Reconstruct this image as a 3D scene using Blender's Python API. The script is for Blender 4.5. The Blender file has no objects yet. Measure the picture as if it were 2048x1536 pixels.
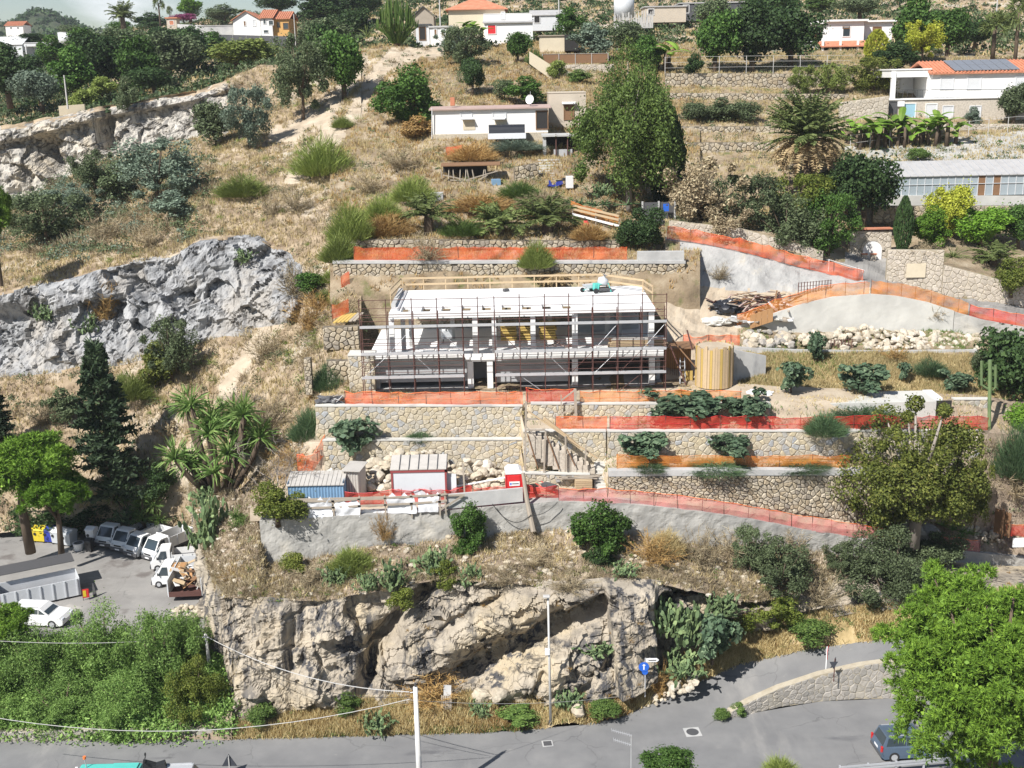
import bpy,bmesh,math,random
import numpy as np
from mathutils import Vector,Matrix
from mathutils.bvhtree import BVHTree

# ------------------------------------------------------------------ camera, sky, sun, exposure
SC = bpy.context.scene
COL = SC.collection
HC = 40.3                       # camera height above the lower road (m)
FPX = 2300.0                    # focal length in photo pixels (2048 wide)
PITCH = math.radians(15.0)
ROLL = math.radians(1.2)
_cp,_sp = math.cos(PITCH),math.sin(PITCH)
_F = np.array([0,_cp,-_sp]); _R0 = np.array([1.0,0,0]); _U0 = np.array([0,_sp,_cp])
_R = math.cos(ROLL) * _R0 - math.sin(ROLL) * _U0
_U = math.sin(ROLL) * _R0 + math.cos(ROLL) * _U0
CAM = np.array([0,0,HC])
cam_d = bpy.data.cameras.new('camera')
cam = bpy.data.objects.new('camera',cam_d); COL.objects.link(cam)
cam_d.sensor_width = 36.0; cam_d.lens = FPX / 2048 * 36.0
cam_d.clip_start = 0.5; cam_d.clip_end = 20000
cam.matrix_world = Matrix(((_R[0],_U[0],-_F[0],0),(_R[1],_U[1],-_F[1],0),(_R[2],_U[2],-_F[2],HC),(0,0,0,1)))
SC.camera = cam

SUN_EL = math.radians(47.0)
_sh = np.array([4.5,5.3]); _sh = _sh / np.linalg.norm(_sh)
sun_dir = Vector((_sh[0] * math.cos(SUN_EL),_sh[1] * math.cos(SUN_EL),-math.sin(SUN_EL)))
world = bpy.data.worlds.new('World'); SC.world = world; world.use_nodes = True
wn = world.node_tree.nodes; wl = world.node_tree.links
sky = wn.new('ShaderNodeTexSky'); sky.sky_type = 'NISHITA'; sky.sun_disc = False
sky.sun_elevation = SUN_EL; sky.sun_rotation = math.atan2(-_sh[0],-_sh[1])
sky.altitude = 60; sky.air_density = 1.0; sky.dust_density = .5; sky.ozone_density = 1.0
bg = wn['Background']; bg.inputs['Strength'].default_value = 0.068
# fair-weather clouds, everywhere in the sky alike
_tc = wn.new('ShaderNodeTexCoord'); _mp = wn.new('ShaderNodeMapping'); _mp.inputs['Scale'].default_value = (3,3,9)
_nz = wn.new('ShaderNodeTexNoise'); _nz.inputs['Scale'].default_value = 2.0; _nz.inputs['Detail'].default_value = 7
_rp = wn.new('ShaderNodeValToRGB'); _rp.color_ramp.elements[0].position = .6; _rp.color_ramp.elements[1].position = .76
_mx = wn.new('ShaderNodeMix'); _mx.data_type = 'RGBA'
wl.new(_tc.outputs['Generated'],_mp.inputs[0]); wl.new(_mp.outputs[0],_nz.inputs['Vector']); wl.new(_nz.outputs['Fac'],_rp.inputs[0])
wl.new(_rp.outputs[0],_mx.inputs['Factor']); wl.new(sky.outputs[0],_mx.inputs['A']); _mx.inputs['B'].default_value = (11,11.3,11.8,1)
wl.new(_mx.outputs['Result'],bg.inputs[0])
sun_l = bpy.data.lights.new('sun','SUN'); sun_l.energy = 5.0; sun_l.angle = math.radians(.5); sun_l.color = (1,.965,.915)
sun_o = bpy.data.objects.new('sun',sun_l); COL.objects.link(sun_o); sun_o.location = (-40,-40,90)
sun_o.rotation_euler = sun_dir.to_track_quat('-Z','Y').to_euler()
SC.view_settings.view_transform = 'Standard'; SC.view_settings.look = 'None'
SC.view_settings.exposure = 0.54; SC.view_settings.gamma = 1.0; SC.view_settings.use_curve_mapping = False
SC.render.engine = 'CYCLES'
cy = SC.cycles
cy.use_denoising = True; cy.max_bounces = 6; cy.diffuse_bounces = 3; cy.glossy_bounces = 2; cy.transmission_bounces = 4
cy.transparent_max_bounces = 12; cy.caustics_reflective = False; cy.caustics_refractive = False

# ------------------------------------------------------------------ pixel <-> place
def ray(x,y):
    return _F + (x - 1024) / FPX * _R - (y - 768) / FPX * _U
def W(x,y,Y):
    d = ray(x,y); return CAM + d * (Y / d[1])
def WZ(x,y,Z):
    d = ray(x,y); return CAM + d * ((Z - HC) / d[2])
def px(p):
    v = np.asarray(p,float) - CAM
    z = v @ _F
    return 1024 + FPX * (v @ _R) / z,768 - FPX * (v @ _U) / z
def ppm(p):
    return FPX / ((np.asarray(p,float) - CAM) @ _F)

# ------------------------------------------------------------------ noise
def _hash(i,j,k,s):
    h = (i * 374761393 + j * 668265263 + k * 2147483647 + s * 1274126177) & 0xffffffff
    h = ((h ^ (h >> 13)) * 1274126177) & 0xffffffff
    h = ((h ^ (h >> 16)) * 2246822519) & 0xffffffff
    return ((h ^ (h >> 15)) & 0xffffff) / float(0xffffff)
def vnoise(p,s=0):
    p = np.asarray(p,float); i = np.floor(p).astype(np.int64); f = p - i; f = f * f * (3 - 2 * f)
    r = 0
    for a in (0,1):
        for b in (0,1):
            for c in (0,1):
                w = (f[:,0] if a else 1 - f[:,0]) * (f[:,1] if b else 1 - f[:,1]) * (f[:,2] if c else 1 - f[:,2])
                r = r + w * _hash(i[:,0] + a,i[:,1] + b,i[:,2] + c,s)
    return r * 2 - 1
def fbm(p,o=4,s=0,g=.5):
    p = np.asarray(p,float); r = 0; a = 1.0
    for k in range(o):
        r = r + a * vnoise(p,s + k); p = p * 2.03 + 7.1; a *= g
    return r
def cells(p,s=0,tilt=1.0):
    """fractured-rock offset: every cell has its own height and its own tilted face"""
    p = np.asarray(p,float); base = np.floor(p).astype(np.int64)
    best = np.full(len(p),1e9); val = np.zeros(len(p))
    for a in (-1,0,1):
        for b in (-1,0,1):
            for c in (-1,0,1):
                q = base + np.array([a,b,c]); h = lambda k: _hash(q[:,0],q[:,1],q[:,2],s + k)
                cpt = q + np.stack([h(1),h(2),h(3)],1)
                d = p - cpt; dd = (d * d).sum(1)
                v = (h(4) * 2 - 1) + tilt * (d[:,0] * (h(5) * 2 - 1) + d[:,1] * (h(6) * 2 - 1) + d[:,2] * (h(7) * 2 - 1))
                m = dd < best; best = np.where(m,dd,best); val = np.where(m,v,val)
    return val
def seg_dist(x,y,pts):
    d = np.full(np.shape(x),1e9)
    for (x0,y0),(x1,y1) in zip(pts[:-1],pts[1:]):
        L = (x1 - x0) ** 2 + (y1 - y0) ** 2
        t = np.clip(((x - x0) * (x1 - x0) + (y - y0) * (y1 - y0)) / L,0,1)
        d = np.minimum(d,np.hypot(x - x0 - t * (x1 - x0),y - y0 - t * (y1 - y0)))
    return d
def sstep(a,b,x):
    t = np.clip((x - a) / (b - a),0,1); return t * t * (3 - 2 * t)

# ------------------------------------------------------------------ objects
def link(o,parent=None):
    COL.objects.link(o)
    if parent is not None: o.parent = parent
    return o
def tag(o,label=None,cat=None,group=None,kind=None):
    if label: o['label'] = label
    if cat: o['category'] = cat
    if group: o['group'] = group
    if kind or cat: o['kind'] = kind or 'thing'
    return o
def empty(name,loc=(0,0,0),rz=0.0,label=None,cat=None,group=None):
    o = bpy.data.objects.new(name,None); o.empty_display_size = .2
    o.location = loc; o.rotation_euler = (0,0,rz); COL.objects.link(o)
    return tag(o,label,cat,group)
def meshobj(name,verts,faces,mat,parent=None,smooth=False):
    me = bpy.data.meshes.new(name); me.from_pydata([tuple(v) for v in verts],[],faces)
    if mat is not None: me.materials.append(mat)
    if smooth: me.shade_smooth()
    me.update()
    return link(bpy.data.objects.new(name,me),parent)
def npmesh(name,verts,faces,mat,smooth=False):
    """fast mesh from arrays, all faces with the same number of corners"""
    me = bpy.data.meshes.new(name); verts = np.asarray(verts,np.float32); faces = np.asarray(faces,np.int32)
    k = faces.shape[1]
    me.vertices.add(len(verts)); me.vertices.foreach_set('co',verts.ravel())
    me.loops.add(faces.size); me.loops.foreach_set('vertex_index',faces.ravel())
    me.polygons.add(len(faces)); me.polygons.foreach_set('loop_start',np.arange(len(faces),dtype=np.int32) * k)
    me.polygons.foreach_set('use_smooth',np.full(len(faces),smooth))
    if mat is not None: me.materials.append(mat)
    me.update(calc_edges=True); me.validate()
    return me
class MB:
    """collects boxes, tubes and prisms into ONE mesh"""
    def __init__(s): s.v = []; s.f = []
    def add(s,vs,fs):
        b = len(s.v); s.v += [tuple(float(c) for c in v) for v in vs]; s.f += [tuple(b + i for i in f) for f in fs]; return s
    def box(s,c,d,rz=0.0,bevel=0.0,rx=0.0):
        hx,hy,hz = d[0] / 2,d[1] / 2,d[2] / 2
        if bevel:
            bm = bmesh.new(); bmesh.ops.create_cube(bm,size=1)
            for v in bm.verts: v.co = Vector((v.co.x * d[0],v.co.y * d[1],v.co.z * d[2]))
            bmesh.ops.bevel(bm,geom=bm.edges[:] ,offset=bevel,segments=2,affect='EDGES',profile=.5)
            bm.verts.index_update(); vs = [v.co.copy() for v in bm.verts]; fs = [[v.index for v in f.verts] for f in bm.faces]; bm.free()
        else:
            vs = [Vector((x,y,z)) for x in (-hx,hx) for y in (-hy,hy) for z in (-hz,hz)]
            fs = [(0,1,3,2),(4,6,7,5),(0,4,5,1),(2,3,7,6),(0,2,6,4),(1,5,7,3)]
        m = Matrix.Rotation(rz,3,'Z') @ Matrix.Rotation(rx,3,'X')
        return s.add([m @ v + Vector(c) for v in vs],fs)
    def bar(s,p0,p1,w,h=None,up=(0,0,1)):
        p0 = Vector(p0); p1 = Vector(p1); d = (p1 - p0).normalized(); h = h or w
        u = Vector(up)
        if abs(d.dot(u)) > .98: u = Vector((0,1,0))
        r = d.cross(u).normalized(); u = r.cross(d)
        vs = [p + r * (a * w / 2) + u * (b * h / 2) for p in (p0,p1) for a,b in ((-1,-1),(1,-1),(1,1),(-1,1))]
        return s.add(vs,[(3,2,1,0),(4,5,6,7),(0,1,5,4),(1,2,6,5),(2,3,7,6),(3,0,4,7)])
    def tube(s,pts,r,n=6,cap=True):
        pts = [Vector(p) for p in pts]; rs = r if hasattr(r,'__len__') else [r] * len(pts); b = len(s.v); vs = []; fs = []
        for i,p in enumerate(pts):
            d = (pts[min(i + 1,len(pts) - 1)] - pts[max(i - 1,0)]).normalized()
            u = Vector((0,0,1)) if abs(d.z) < .95 else Vector((1,0,0))
            a = d.cross(u).normalized(); c = a.cross(d)
            vs += [p + (a * math.cos(2 * math.pi * k / n) + c * math.sin(2 * math.pi * k / n)) * rs[i] for k in range(n)]
        for i in range(len(pts) - 1):
            for k in range(n):
                q = (k + 1) % n; fs.append((i * n + k,i * n + q,(i + 1) * n + q,(i + 1) * n + k))
        if cap: fs += [tuple(range(n))[::-1],tuple((len(pts) - 1) * n + k for k in range(n))]
        return s.add(vs,fs)
    def prism(s,poly,axis,a,b):
        """polygon of 2-D points swept along an axis: 'x' takes (y,z), 'y' takes (x,z), 'z' takes (x,y)"""
        f = {'x': lambda q,t: (t,q[0],q[1]),'y': lambda q,t: (q[0],t,q[1]),'z': lambda q,t: (q[0],q[1],t)}[axis]
        n = len(poly); vs = [f(q,a) for q in poly] + [f(q,b) for q in poly]
        fs = [tuple(range(n))[::-1],tuple(range(n,2 * n))] + [(i,(i + 1) % n,n + (i + 1) % n,n + i) for i in range(n)]
        return s.add(vs,fs)
    def quad(s,a,b,c,d): return s.add([a,b,c,d],[(0,1,2,3)])
    def cyl(s,c,r,h,n=16,axis='z',r2=None):
        c = Vector(c); e = {'z': Vector((0,0,h)),'x': Vector((h,0,0)),'y': Vector((0,h,0))}[axis]
        return s.tube([c,c + e],[r,r if r2 is None else r2],n)
    def build(s,name,mat,parent=None,smooth=False):
        o = meshobj(name,s.v,s.f,mat,parent,smooth)
        bm = bmesh.new(); bm.from_mesh(o.data); bmesh.ops.recalc_face_normals(bm,faces=bm.faces); bm.to_mesh(o.data); bm.free()
        return o
def copy_tree(o,parent=None):
    c = o.copy(); COL.objects.link(c); c.parent = parent
    for ch in o.children: copy_tree(ch,c)
    return c

# ------------------------------------------------------------------ materials
def new_mat(name):
    m = bpy.data.materials.new(name); m.use_nodes = True
    nt = m.node_tree; return m,nt.nodes,nt.links,nt.nodes['Principled BSDF']
def ramp(nd,stops):
    r = nd.new('ShaderNodeValToRGB'); e = r.color_ramp.elements
    while len(e) < len(stops): e.new(.5)
    for k,(p,c) in enumerate(stops): e[k].position = p; e[k].color = (*c,1) if len(c) == 3 else c
    return r
def coords(nd,ln,coord,stretch):
    if coord == 'pos':
        g = nd.new('ShaderNodeNewGeometry'); out = g.outputs['Position']
    else:
        g = nd.new('ShaderNodeTexCoord'); out = g.outputs['Object']
    if stretch != (1,1,1):
        mp = nd.new('ShaderNodeMapping'); mp.inputs['Scale'].default_value = stretch; ln.new(out,mp.inputs[0]); out = mp.outputs[0]
    return out
def noise(nd,ln,vec,scale,detail=6,rough=.6):
    n = nd.new('ShaderNodeTexNoise'); n.inputs['Scale'].default_value = scale; n.inputs['Detail'].default_value = detail
    n.inputs['Roughness'].default_value = rough; ln.new(vec,n.inputs['Vector']); return n.outputs['Fac']
def mixc(nd,ln,fac,a,b,mode='MIX'):
    m = nd.new('ShaderNodeMix'); m.data_type = 'RGBA'; m.blend_type = mode
    for s,v in (('Factor',fac),('A',a),('B',b)):
        if isinstance(v,(int,float)): m.inputs[s].default_value = v
        elif isinstance(v,tuple): m.inputs[s].default_value = (*v,1)
        else: ln.new(v,m.inputs[s])
    return m.outputs['Result']
def rr(nd,ln,fac,lo,hi):
    m = nd.new('ShaderNodeMapRange'); m.inputs[1].default_value = lo; m.inputs[2].default_value = hi; m.clamp = True
    m.interpolation_type = 'SMOOTHSTEP'; ln.new(fac,m.inputs[0]); return m.outputs[0]
def bump(nd,ln,bs,h,strength=.5,dist=.1):
    b = nd.new('ShaderNodeBump'); b.inputs['Strength'].default_value = strength; b.inputs['Distance'].default_value = dist
    ln.new(h,b.inputs['Height']); ln.new(b.outputs[0],bs.inputs['Normal'])
def noisy(name,stops,scale=1.0,detail=8,rough=.9,bump_s=6.0,bump_k=.4,bump_d=.05,coord='pos',stretch=(1,1,1),layers=(),rnd=0.0,metal=0.0,spec=.3,cracks=None):
    """noise -> colour ramp, then layers of (colour, noise scale, lo, hi, stretch), then a per-object lightness jitter"""
    m,nd,ln,bs = new_mat(name)
    v = coords(nd,ln,coord,stretch); f = noise(nd,ln,v,scale,detail)
    r = ramp(nd,stops); ln.new(f,r.inputs[0]); c = r.outputs[0]
    for (col,sc,lo,hi,st) in layers:
        vv = coords(nd,ln,coord,st); c = mixc(nd,ln,rr(nd,ln,noise(nd,ln,vv,sc,6),lo,hi),c,col)
    if cracks:
        dn = nd.new('ShaderNodeTexNoise'); dn.inputs['Scale'].default_value = .6; dn.inputs['Detail'].default_value = 6; ln.new(v,dn.inputs['Vector']); dm = nd.new('ShaderNodeVectorMath'); dm.operation = 'MULTIPLY_ADD'; ln.new(dn.outputs['Color'],dm.inputs[0]); dm.inputs[1].default_value = (2,2,2); ln.new(v,dm.inputs[2])
        vo = nd.new('ShaderNodeTexVoronoi'); vo.feature = 'DISTANCE_TO_EDGE'; vo.inputs['Scale'].default_value = cracks; ln.new(dm.outputs[0],vo.inputs['Vector']); iv = nd.new('ShaderNodeMapRange'); ln.new(vo.outputs['Distance'],iv.inputs[0]); iv.inputs[2].default_value = .012; iv.inputs[3].default_value = .38; iv.inputs[4].default_value = 0
        gm = nd.new('ShaderNodeMath'); gm.operation = 'MULTIPLY'; ln.new(iv.outputs[0],gm.inputs[0]); ln.new(rr(nd,ln,noise(nd,ln,v,.12,3),.44,.56),gm.inputs[1]); c = mixc(nd,ln,gm.outputs[0],c,(.05,.05,.05))
    if rnd:
        oi = nd.new('ShaderNodeObjectInfo'); mr = nd.new('ShaderNodeMapRange'); ln.new(oi.outputs['Random'],mr.inputs[0])
        mr.inputs[3].default_value = 1 - rnd; mr.inputs[4].default_value = 1 + rnd * .6
        hs = nd.new('ShaderNodeHueSaturation'); ln.new(mr.outputs[0],hs.inputs['Value']); ln.new(c,hs.inputs['Color']); c = hs.outputs[0]
    ln.new(c,bs.inputs['Base Color']); bs.inputs['Roughness'].default_value = rough; bs.inputs['Metallic'].default_value = metal
    bs.inputs['Specular IOR Level'].default_value = spec
    if bump_k: bump(nd,ln,bs,noise(nd,ln,v,bump_s,8,.65),bump_k,bump_d)
    return m
def paint(name,col,rough=.5,metal=0.0,dirt=.25,scale=2.0,dcol=None,coord='obj'):
    """painted or plain surface with uneven dirt"""
    d = dcol or tuple(c * .55 + .02 for c in col)
    m,nd,ln,bs = new_mat(name); v = coords(nd,ln,coord,(1,1,1))
    f = noise(nd,ln,v,scale,7,.65); c = mixc(nd,ln,rr(nd,ln,f,.42,.78),col,mixc(nd,ln,dirt,col,d))
    f2 = noise(nd,ln,v,scale * 9,4); c = mixc(nd,ln,rr(nd,ln,f2,.5,.8),c,mixc(nd,ln,dirt * .6,c,d))
    ln.new(c,bs.inputs['Base Color']); bs.inputs['Roughness'].default_value = rough; bs.inputs['Metallic'].default_value = metal
    return m
def leaf(name,stops,trans=.22,rough=.6,jit=.22,bright=(1.3,1.38,1.15)):
    m,nd,ln,bs = new_mat(name)
    g = nd.new('ShaderNodeNewGeometry'); oi = nd.new('ShaderNodeObjectInfo')
    v = coords(nd,ln,'obj',(1,1,1)); f = noise(nd,ln,g.outputs['Position'],.9,3)
    ad = nd.new('ShaderNodeMath'); ad.operation = 'MULTIPLY_ADD'; ad.inputs[1].default_value = .55; ln.new(g.outputs['Random Per Island'],ad.inputs[0])
    sb = nd.new('ShaderNodeMath'); sb.operation = 'MULTIPLY'; sb.inputs[1].default_value = .5; ln.new(f,sb.inputs[0]); ln.new(sb.outputs[0],ad.inputs[2])
    r = ramp(nd,[(p_,tuple(min(.75,q_ * k_) for q_,k_ in zip(c_,bright))) for p_,c_ in stops]); ln.new(ad.outputs[0],r.inputs[0])
    mr = nd.new('ShaderNodeMapRange'); ln.new(oi.outputs['Random'],mr.inputs[0]); mr.inputs[3].default_value = 1 - jit; mr.inputs[4].default_value = 1 + jit
    hs = nd.new('ShaderNodeHueSaturation'); ln.new(mr.outputs[0],hs.inputs['Value']); ln.new(r.outputs[0],hs.inputs['Color'])
    ln.new(hs.outputs[0],bs.inputs['Base Color']); bs.inputs['Roughness'].default_value = rough; bs.inputs['Specular IOR Level'].default_value = .25
    if trans:
        t = nd.new('ShaderNodeBsdfTranslucent'); ln.new(hs.outputs[0],t.inputs[0]); mx = nd.new('ShaderNodeMixShader'); mx.inputs[0].default_value = trans
        ln.new(bs.outputs[0],mx.inputs[1]); ln.new(t.outputs[0],mx.inputs[2]); ln.new(mx.outputs[0],nd['Material Output'].inputs[0])
    return m
def netmat(name,col,dens=.7,col2=None,cell=.09):
    """plastic safety net: fine open mesh, so partly see-through; folds where it doubles are denser"""
    m,nd,ln,bs = new_mat(name); g = nd.new('ShaderNodeNewGeometry'); v = g.outputs['Position']
    f = noise(nd,ln,v,.9,5); mp = nd.new('ShaderNodeMapping'); mp.inputs['Scale'].default_value = (.15,.15,1.6); ln.new(v,mp.inputs[0])
    f2 = noise(nd,ln,mp.outputs[0],2.2,3)
    c = mixc(nd,ln,rr(nd,ln,f2,.35,.65),col,col2 or tuple(x * .8 for x in col)); ln.new(c,bs.inputs['Base Color']); bs.inputs['Roughness'].default_value = .55
    t = nd.new('ShaderNodeBsdfTranslucent'); ln.new(c,t.inputs[0]); a = nd.new('ShaderNodeMixShader'); a.inputs[0].default_value = .35
    ln.new(bs.outputs[0],a.inputs[1]); ln.new(t.outputs[0],a.inputs[2])
    tr = nd.new('ShaderNodeBsdfTransparent'); mx = nd.new('ShaderNodeMixShader')
    mr = nd.new('ShaderNodeMapRange'); ln.new(f,mr.inputs[0]); mr.inputs[1].default_value = .3; mr.inputs[2].default_value = .7
    mr.inputs[3].default_value = max(0,dens - .22); mr.inputs[4].default_value = min(1,dens + .2)
    # woven cells
    br = nd.new('ShaderNodeTexBrick'); mp2 = nd.new('ShaderNodeMapping'); mp2.inputs['Rotation'].default_value = (math.pi / 2,0,0); ln.new(v,mp2.inputs[0]); ln.new(mp2.outputs[0],br.inputs['Vector'])
    br.offset = 0; br.inputs['Scale'].default_value = 1 / cell; br.inputs['Mortar Size'].default_value = .16; br.inputs['Brick Width'].default_value = 1; br.inputs['Row Height'].default_value = .7
    br.inputs['Color1'].default_value = (0,0,0,1); br.inputs['Color2'].default_value = (0,0,0,1); br.inputs['Mortar'].default_value = (1,1,1,1)
    mxx = nd.new('ShaderNodeMath'); mxx.operation = 'MULTIPLY_ADD'; mxx.use_clamp = True; ln.new(br.outputs['Color'],mxx.inputs[0]); mxx.inputs[1].default_value = .35; ln.new(mr.outputs[0],mxx.inputs[2])
    ln.new(mxx.outputs[0],mx.inputs[0]); ln.new(tr.outputs[0],mx.inputs[1]); ln.new(a.outputs[0],mx.inputs[2]); ln.new(mx.outputs[0],nd['Material Output'].inputs[0])
    return m
def glass(name,col=(.04,.055,.065),rough=.08):
    m,nd,ln,bs = new_mat(name); bs.inputs['Base Color'].default_value = (*col,1); bs.inputs['Roughness'].default_value = rough
    bs.inputs['Specular IOR Level'].default_value = .8; return m

ONE = (1,1,1)
MT = {}
MT['dry'] = noisy('dry_hillside',[(.3,(.17,.12,.08)),(.45,(.31,.235,.155)),(.58,(.42,.33,.225)),(.75,(.5,.425,.32))],.55,10,.95,5,.9,.12,
    layers=[((.5,.44,.35),.16,.52,.68,ONE),((.17,.13,.075),1.6,.56,.72,ONE),((.13,.13,.05),.35,.62,.78,ONE)])
MT['slope'] = noisy('scrubby_slope',[(.3,(.18,.14,.105)),(.5,(.33,.26,.19)),(.72,(.48,.4,.3))],.8,10,.95,6,.9,.12,
    layers=[((.22,.17,.13),2.2,.5,.7,ONE),((.5,.44,.34),.5,.62,.75,ONE)])
MT['soil'] = noisy('pale_soil',[(.3,(.34,.27,.195)),(.55,(.455,.38,.285)),(.75,(.53,.46,.36))],.5,10,.95,7,.6,.06,layers=[((.3,.24,.16),2.5,.6,.75,ONE)])
MT['concrete_ground'] = noisy('pale_yard',[(.3,(.42,.39,.34)),(.6,(.55,.5,.42)),(.8,(.6,.55,.47))],.7,8,.9,12,.3,.02)
MT['grass'] = noisy('golden_grass_ground',[(.3,(.2,.15,.07)),(.5,(.37,.28,.14)),(.7,(.47,.37,.21))],1.0,9,.95,8,.7,.08,layers=[((.46,.36,.25),.5,.55,.7,ONE),((.1,.12,.04),1.3,.6,.75,ONE)])
MT['terrace'] = noisy('terrace_soil',[(.3,(.15,.115,.075)),(.5,(.28,.215,.14)),(.7,(.42,.35,.25))],.5,9,.95,6,.8,.1,layers=[((.13,.14,.05),.6,.52,.7,ONE),((.42,.36,.27),.25,.6,.74,ONE)])
MT['far'] = noisy('far_hill',[(.3,(.03,.045,.025)),(.5,(.055,.07,.035)),(.7,(.1,.1,.055))],.09,9,.95,.3,1.0,1.5)
MT['asphalt'] = noisy('asphalt',[(.3,(.16,.16,.162)),(.55,(.2,.199,.198)),(.75,(.24,.237,.232))],.35,9,.9,60,.15,.01,
    layers=[((.3,.29,.275),.22,.55,.75,(1,.3,1)),((.12,.12,.125),.5,.62,.76,(.25,1,1)),((.34,.32,.29),1.2,.66,.8,(.5,1,1))],cracks=.22)
MT['lot'] = noisy('lot_asphalt',[(.3,(.2,.19,.18)),(.55,(.27,.26,.245)),(.75,(.31,.295,.275))],.3,9,.9,50,.15,.01,layers=[((.15,.135,.125),.25,.58,.7,ONE),((.38,.36,.33),.4,.6,.74,ONE),((.1,.09,.085),1.1,.7,.8,ONE)],cracks=.16)
def rockmat(name,pale,mid,dark,warm,stain):
    m,nd,ln,bs = new_mat(name); g = nd.new('ShaderNodeNewGeometry'); v = g.outputs['Position']
    f = noise(nd,ln,v,.45,10,.62); r = ramp(nd,[(.28,dark),(.44,mid),(.62,pale),(.8,pale)]); ln.new(f,r.inputs[0]); c = r.outputs[0]
    c = mixc(nd,ln,rr(nd,ln,noise(nd,ln,v,.17,5),.46,.66),c,warm)
    st = nd.new('ShaderNodeMapping'); st.inputs['Scale'].default_value = (1,1,.12); ln.new(v,st.inputs[0])
    s1 = rr(nd,ln,noise(nd,ln,st.outputs[0],1.5,6,.7),.47,.58); s2 = rr(nd,ln,noise(nd,ln,v,.11,3),.36,.5)
    mm = nd.new('ShaderNodeMath'); mm.operation = 'MULTIPLY'; ln.new(s1,mm.inputs[0]); ln.new(s2,mm.inputs[1])
    m2 = nd.new('ShaderNodeMath'); m2.operation = 'MULTIPLY'; ln.new(mm.outputs[0],m2.inputs[0]); m2.inputs[1].default_value = stain
    c = mixc(nd,ln,m2.outputs[0],c,(.075,.075,.08))
    bd = nd.new('ShaderNodeMapping'); bd.inputs['Scale'].default_value = (.35,.35,3.0); bd.inputs['Rotation'].default_value = (0,-.2,0); ln.new(v,bd.inputs[0])
    b1 = noise(nd,ln,bd.outputs[0],1.2,9,.7)
    c = mixc(nd,ln,rr(nd,ln,b1,.6,.74),c,mixc(nd,ln,.35,c,dark))
    c = mixc(nd,ln,rr(nd,ln,noise(nd,ln,v,6,6,.7),.56,.76),c,mixc(nd,ln,.55,c,dark))
    dn = nd.new('ShaderNodeTexNoise'); dn.inputs['Scale'].default_value = .8; dn.inputs['Detail'].default_value = 4; ln.new(v,dn.inputs['Vector'])
    dm = nd.new('ShaderNodeVectorMath'); dm.operation = 'MULTIPLY_ADD'; ln.new(dn.outputs['Color'],dm.inputs[0]); dm.inputs[1].default_value = (1.6,1.6,1.6); ln.new(v,dm.inputs[2]); ck = []
    for sc_k in (.42,1.15):
        vo = nd.new('ShaderNodeTexVoronoi'); vo.feature = 'DISTANCE_TO_EDGE'; vo.inputs['Scale'].default_value = sc_k; ln.new(dm.outputs[0],vo.inputs['Vector'])
        iv = nd.new('ShaderNodeMapRange'); ln.new(vo.outputs['Distance'],iv.inputs[0]); iv.inputs[1].default_value = .0; iv.inputs[2].default_value = .055; iv.inputs[3].default_value = 1; iv.inputs[4].default_value = 0; ck.append(iv.outputs[0])
    cm = nd.new('ShaderNodeMath'); cm.operation = 'MAXIMUM'; ln.new(ck[0],cm.inputs[0]); c5 = nd.new('ShaderNodeMath'); c5.operation = 'MULTIPLY'; c5.inputs[1].default_value = .6; ln.new(ck[1],c5.inputs[0]); ln.new(c5.outputs[0],cm.inputs[1])
    gt = nd.new('ShaderNodeMath'); gt.operation = 'MULTIPLY'; ln.new(cm.outputs[0],gt.inputs[0]); ln.new(rr(nd,ln,noise(nd,ln,v,.35,3),.45,.65),gt.inputs[1])
    c = mixc(nd,ln,gt.outputs[0],c,(.06,.055,.05))
    ln.new(c,bs.inputs['Base Color']); bs.inputs['Roughness'].default_value = .95; bs.inputs['Specular IOR Level'].default_value = .15
    a = nd.new('ShaderNodeMath'); a.operation = 'MULTIPLY_ADD'; ln.new(b1,a.inputs[0]); a.inputs[1].default_value = 1.2; ln.new(noise(nd,ln,v,3.2,10,.7),a.inputs[2])
    a2 = nd.new('ShaderNodeMath'); a2.operation = 'MULTIPLY_ADD'; ln.new(gt.outputs[0],a2.inputs[0]); a2.inputs[1].default_value = -1.2; ln.new(a.outputs[0],a2.inputs[2]); bump(nd,ln,bs,a2.outputs[0],.6,.14); return m
MT['cliff'] = rockmat('cliff_rock',(.45,.395,.315),(.35,.305,.245),(.14,.125,.105),(.47,.395,.28),1.0)
MT['greyrock'] = rockmat('grey_rock',(.4,.4,.4),(.32,.325,.33),(.16,.16,.165),(.38,.355,.32),.55)
MT['whiterock'] = rockmat('white_rock',(.54,.505,.45),(.43,.405,.36),(.18,.17,.155),(.5,.44,.345),.7)
MT['plaster'] = noisy('weathered_render',[(.3,(.26,.255,.24)),(.5,(.37,.36,.335)),(.7,(.46,.445,.41))],.6,10,.95,4,.5,.06,layers=[((.5,.47,.41),.35,.55,.7,ONE),((.2,.195,.185),3,.6,.75,(1,1,.35))])
MT['shotcrete'] = noisy('shotcrete',[(.3,(.27,.265,.255)),(.5,(.36,.355,.34)),(.7,(.44,.43,.41))],.5,10,.95,3.5,.8,.1,layers=[((.42,.38,.31),.25,.58,.72,ONE)])
MT['mortar'] = noisy('mortar',[(.3,(.34,.29,.21)),(.6,(.45,.4,.31))],1.5,8,.95,10,.5,.03)
MT['joint'] = noisy('dark_joint',[(.3,(.1,.085,.065)),(.6,(.2,.17,.13))],2,6,.95,10,.5,.03)
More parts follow.
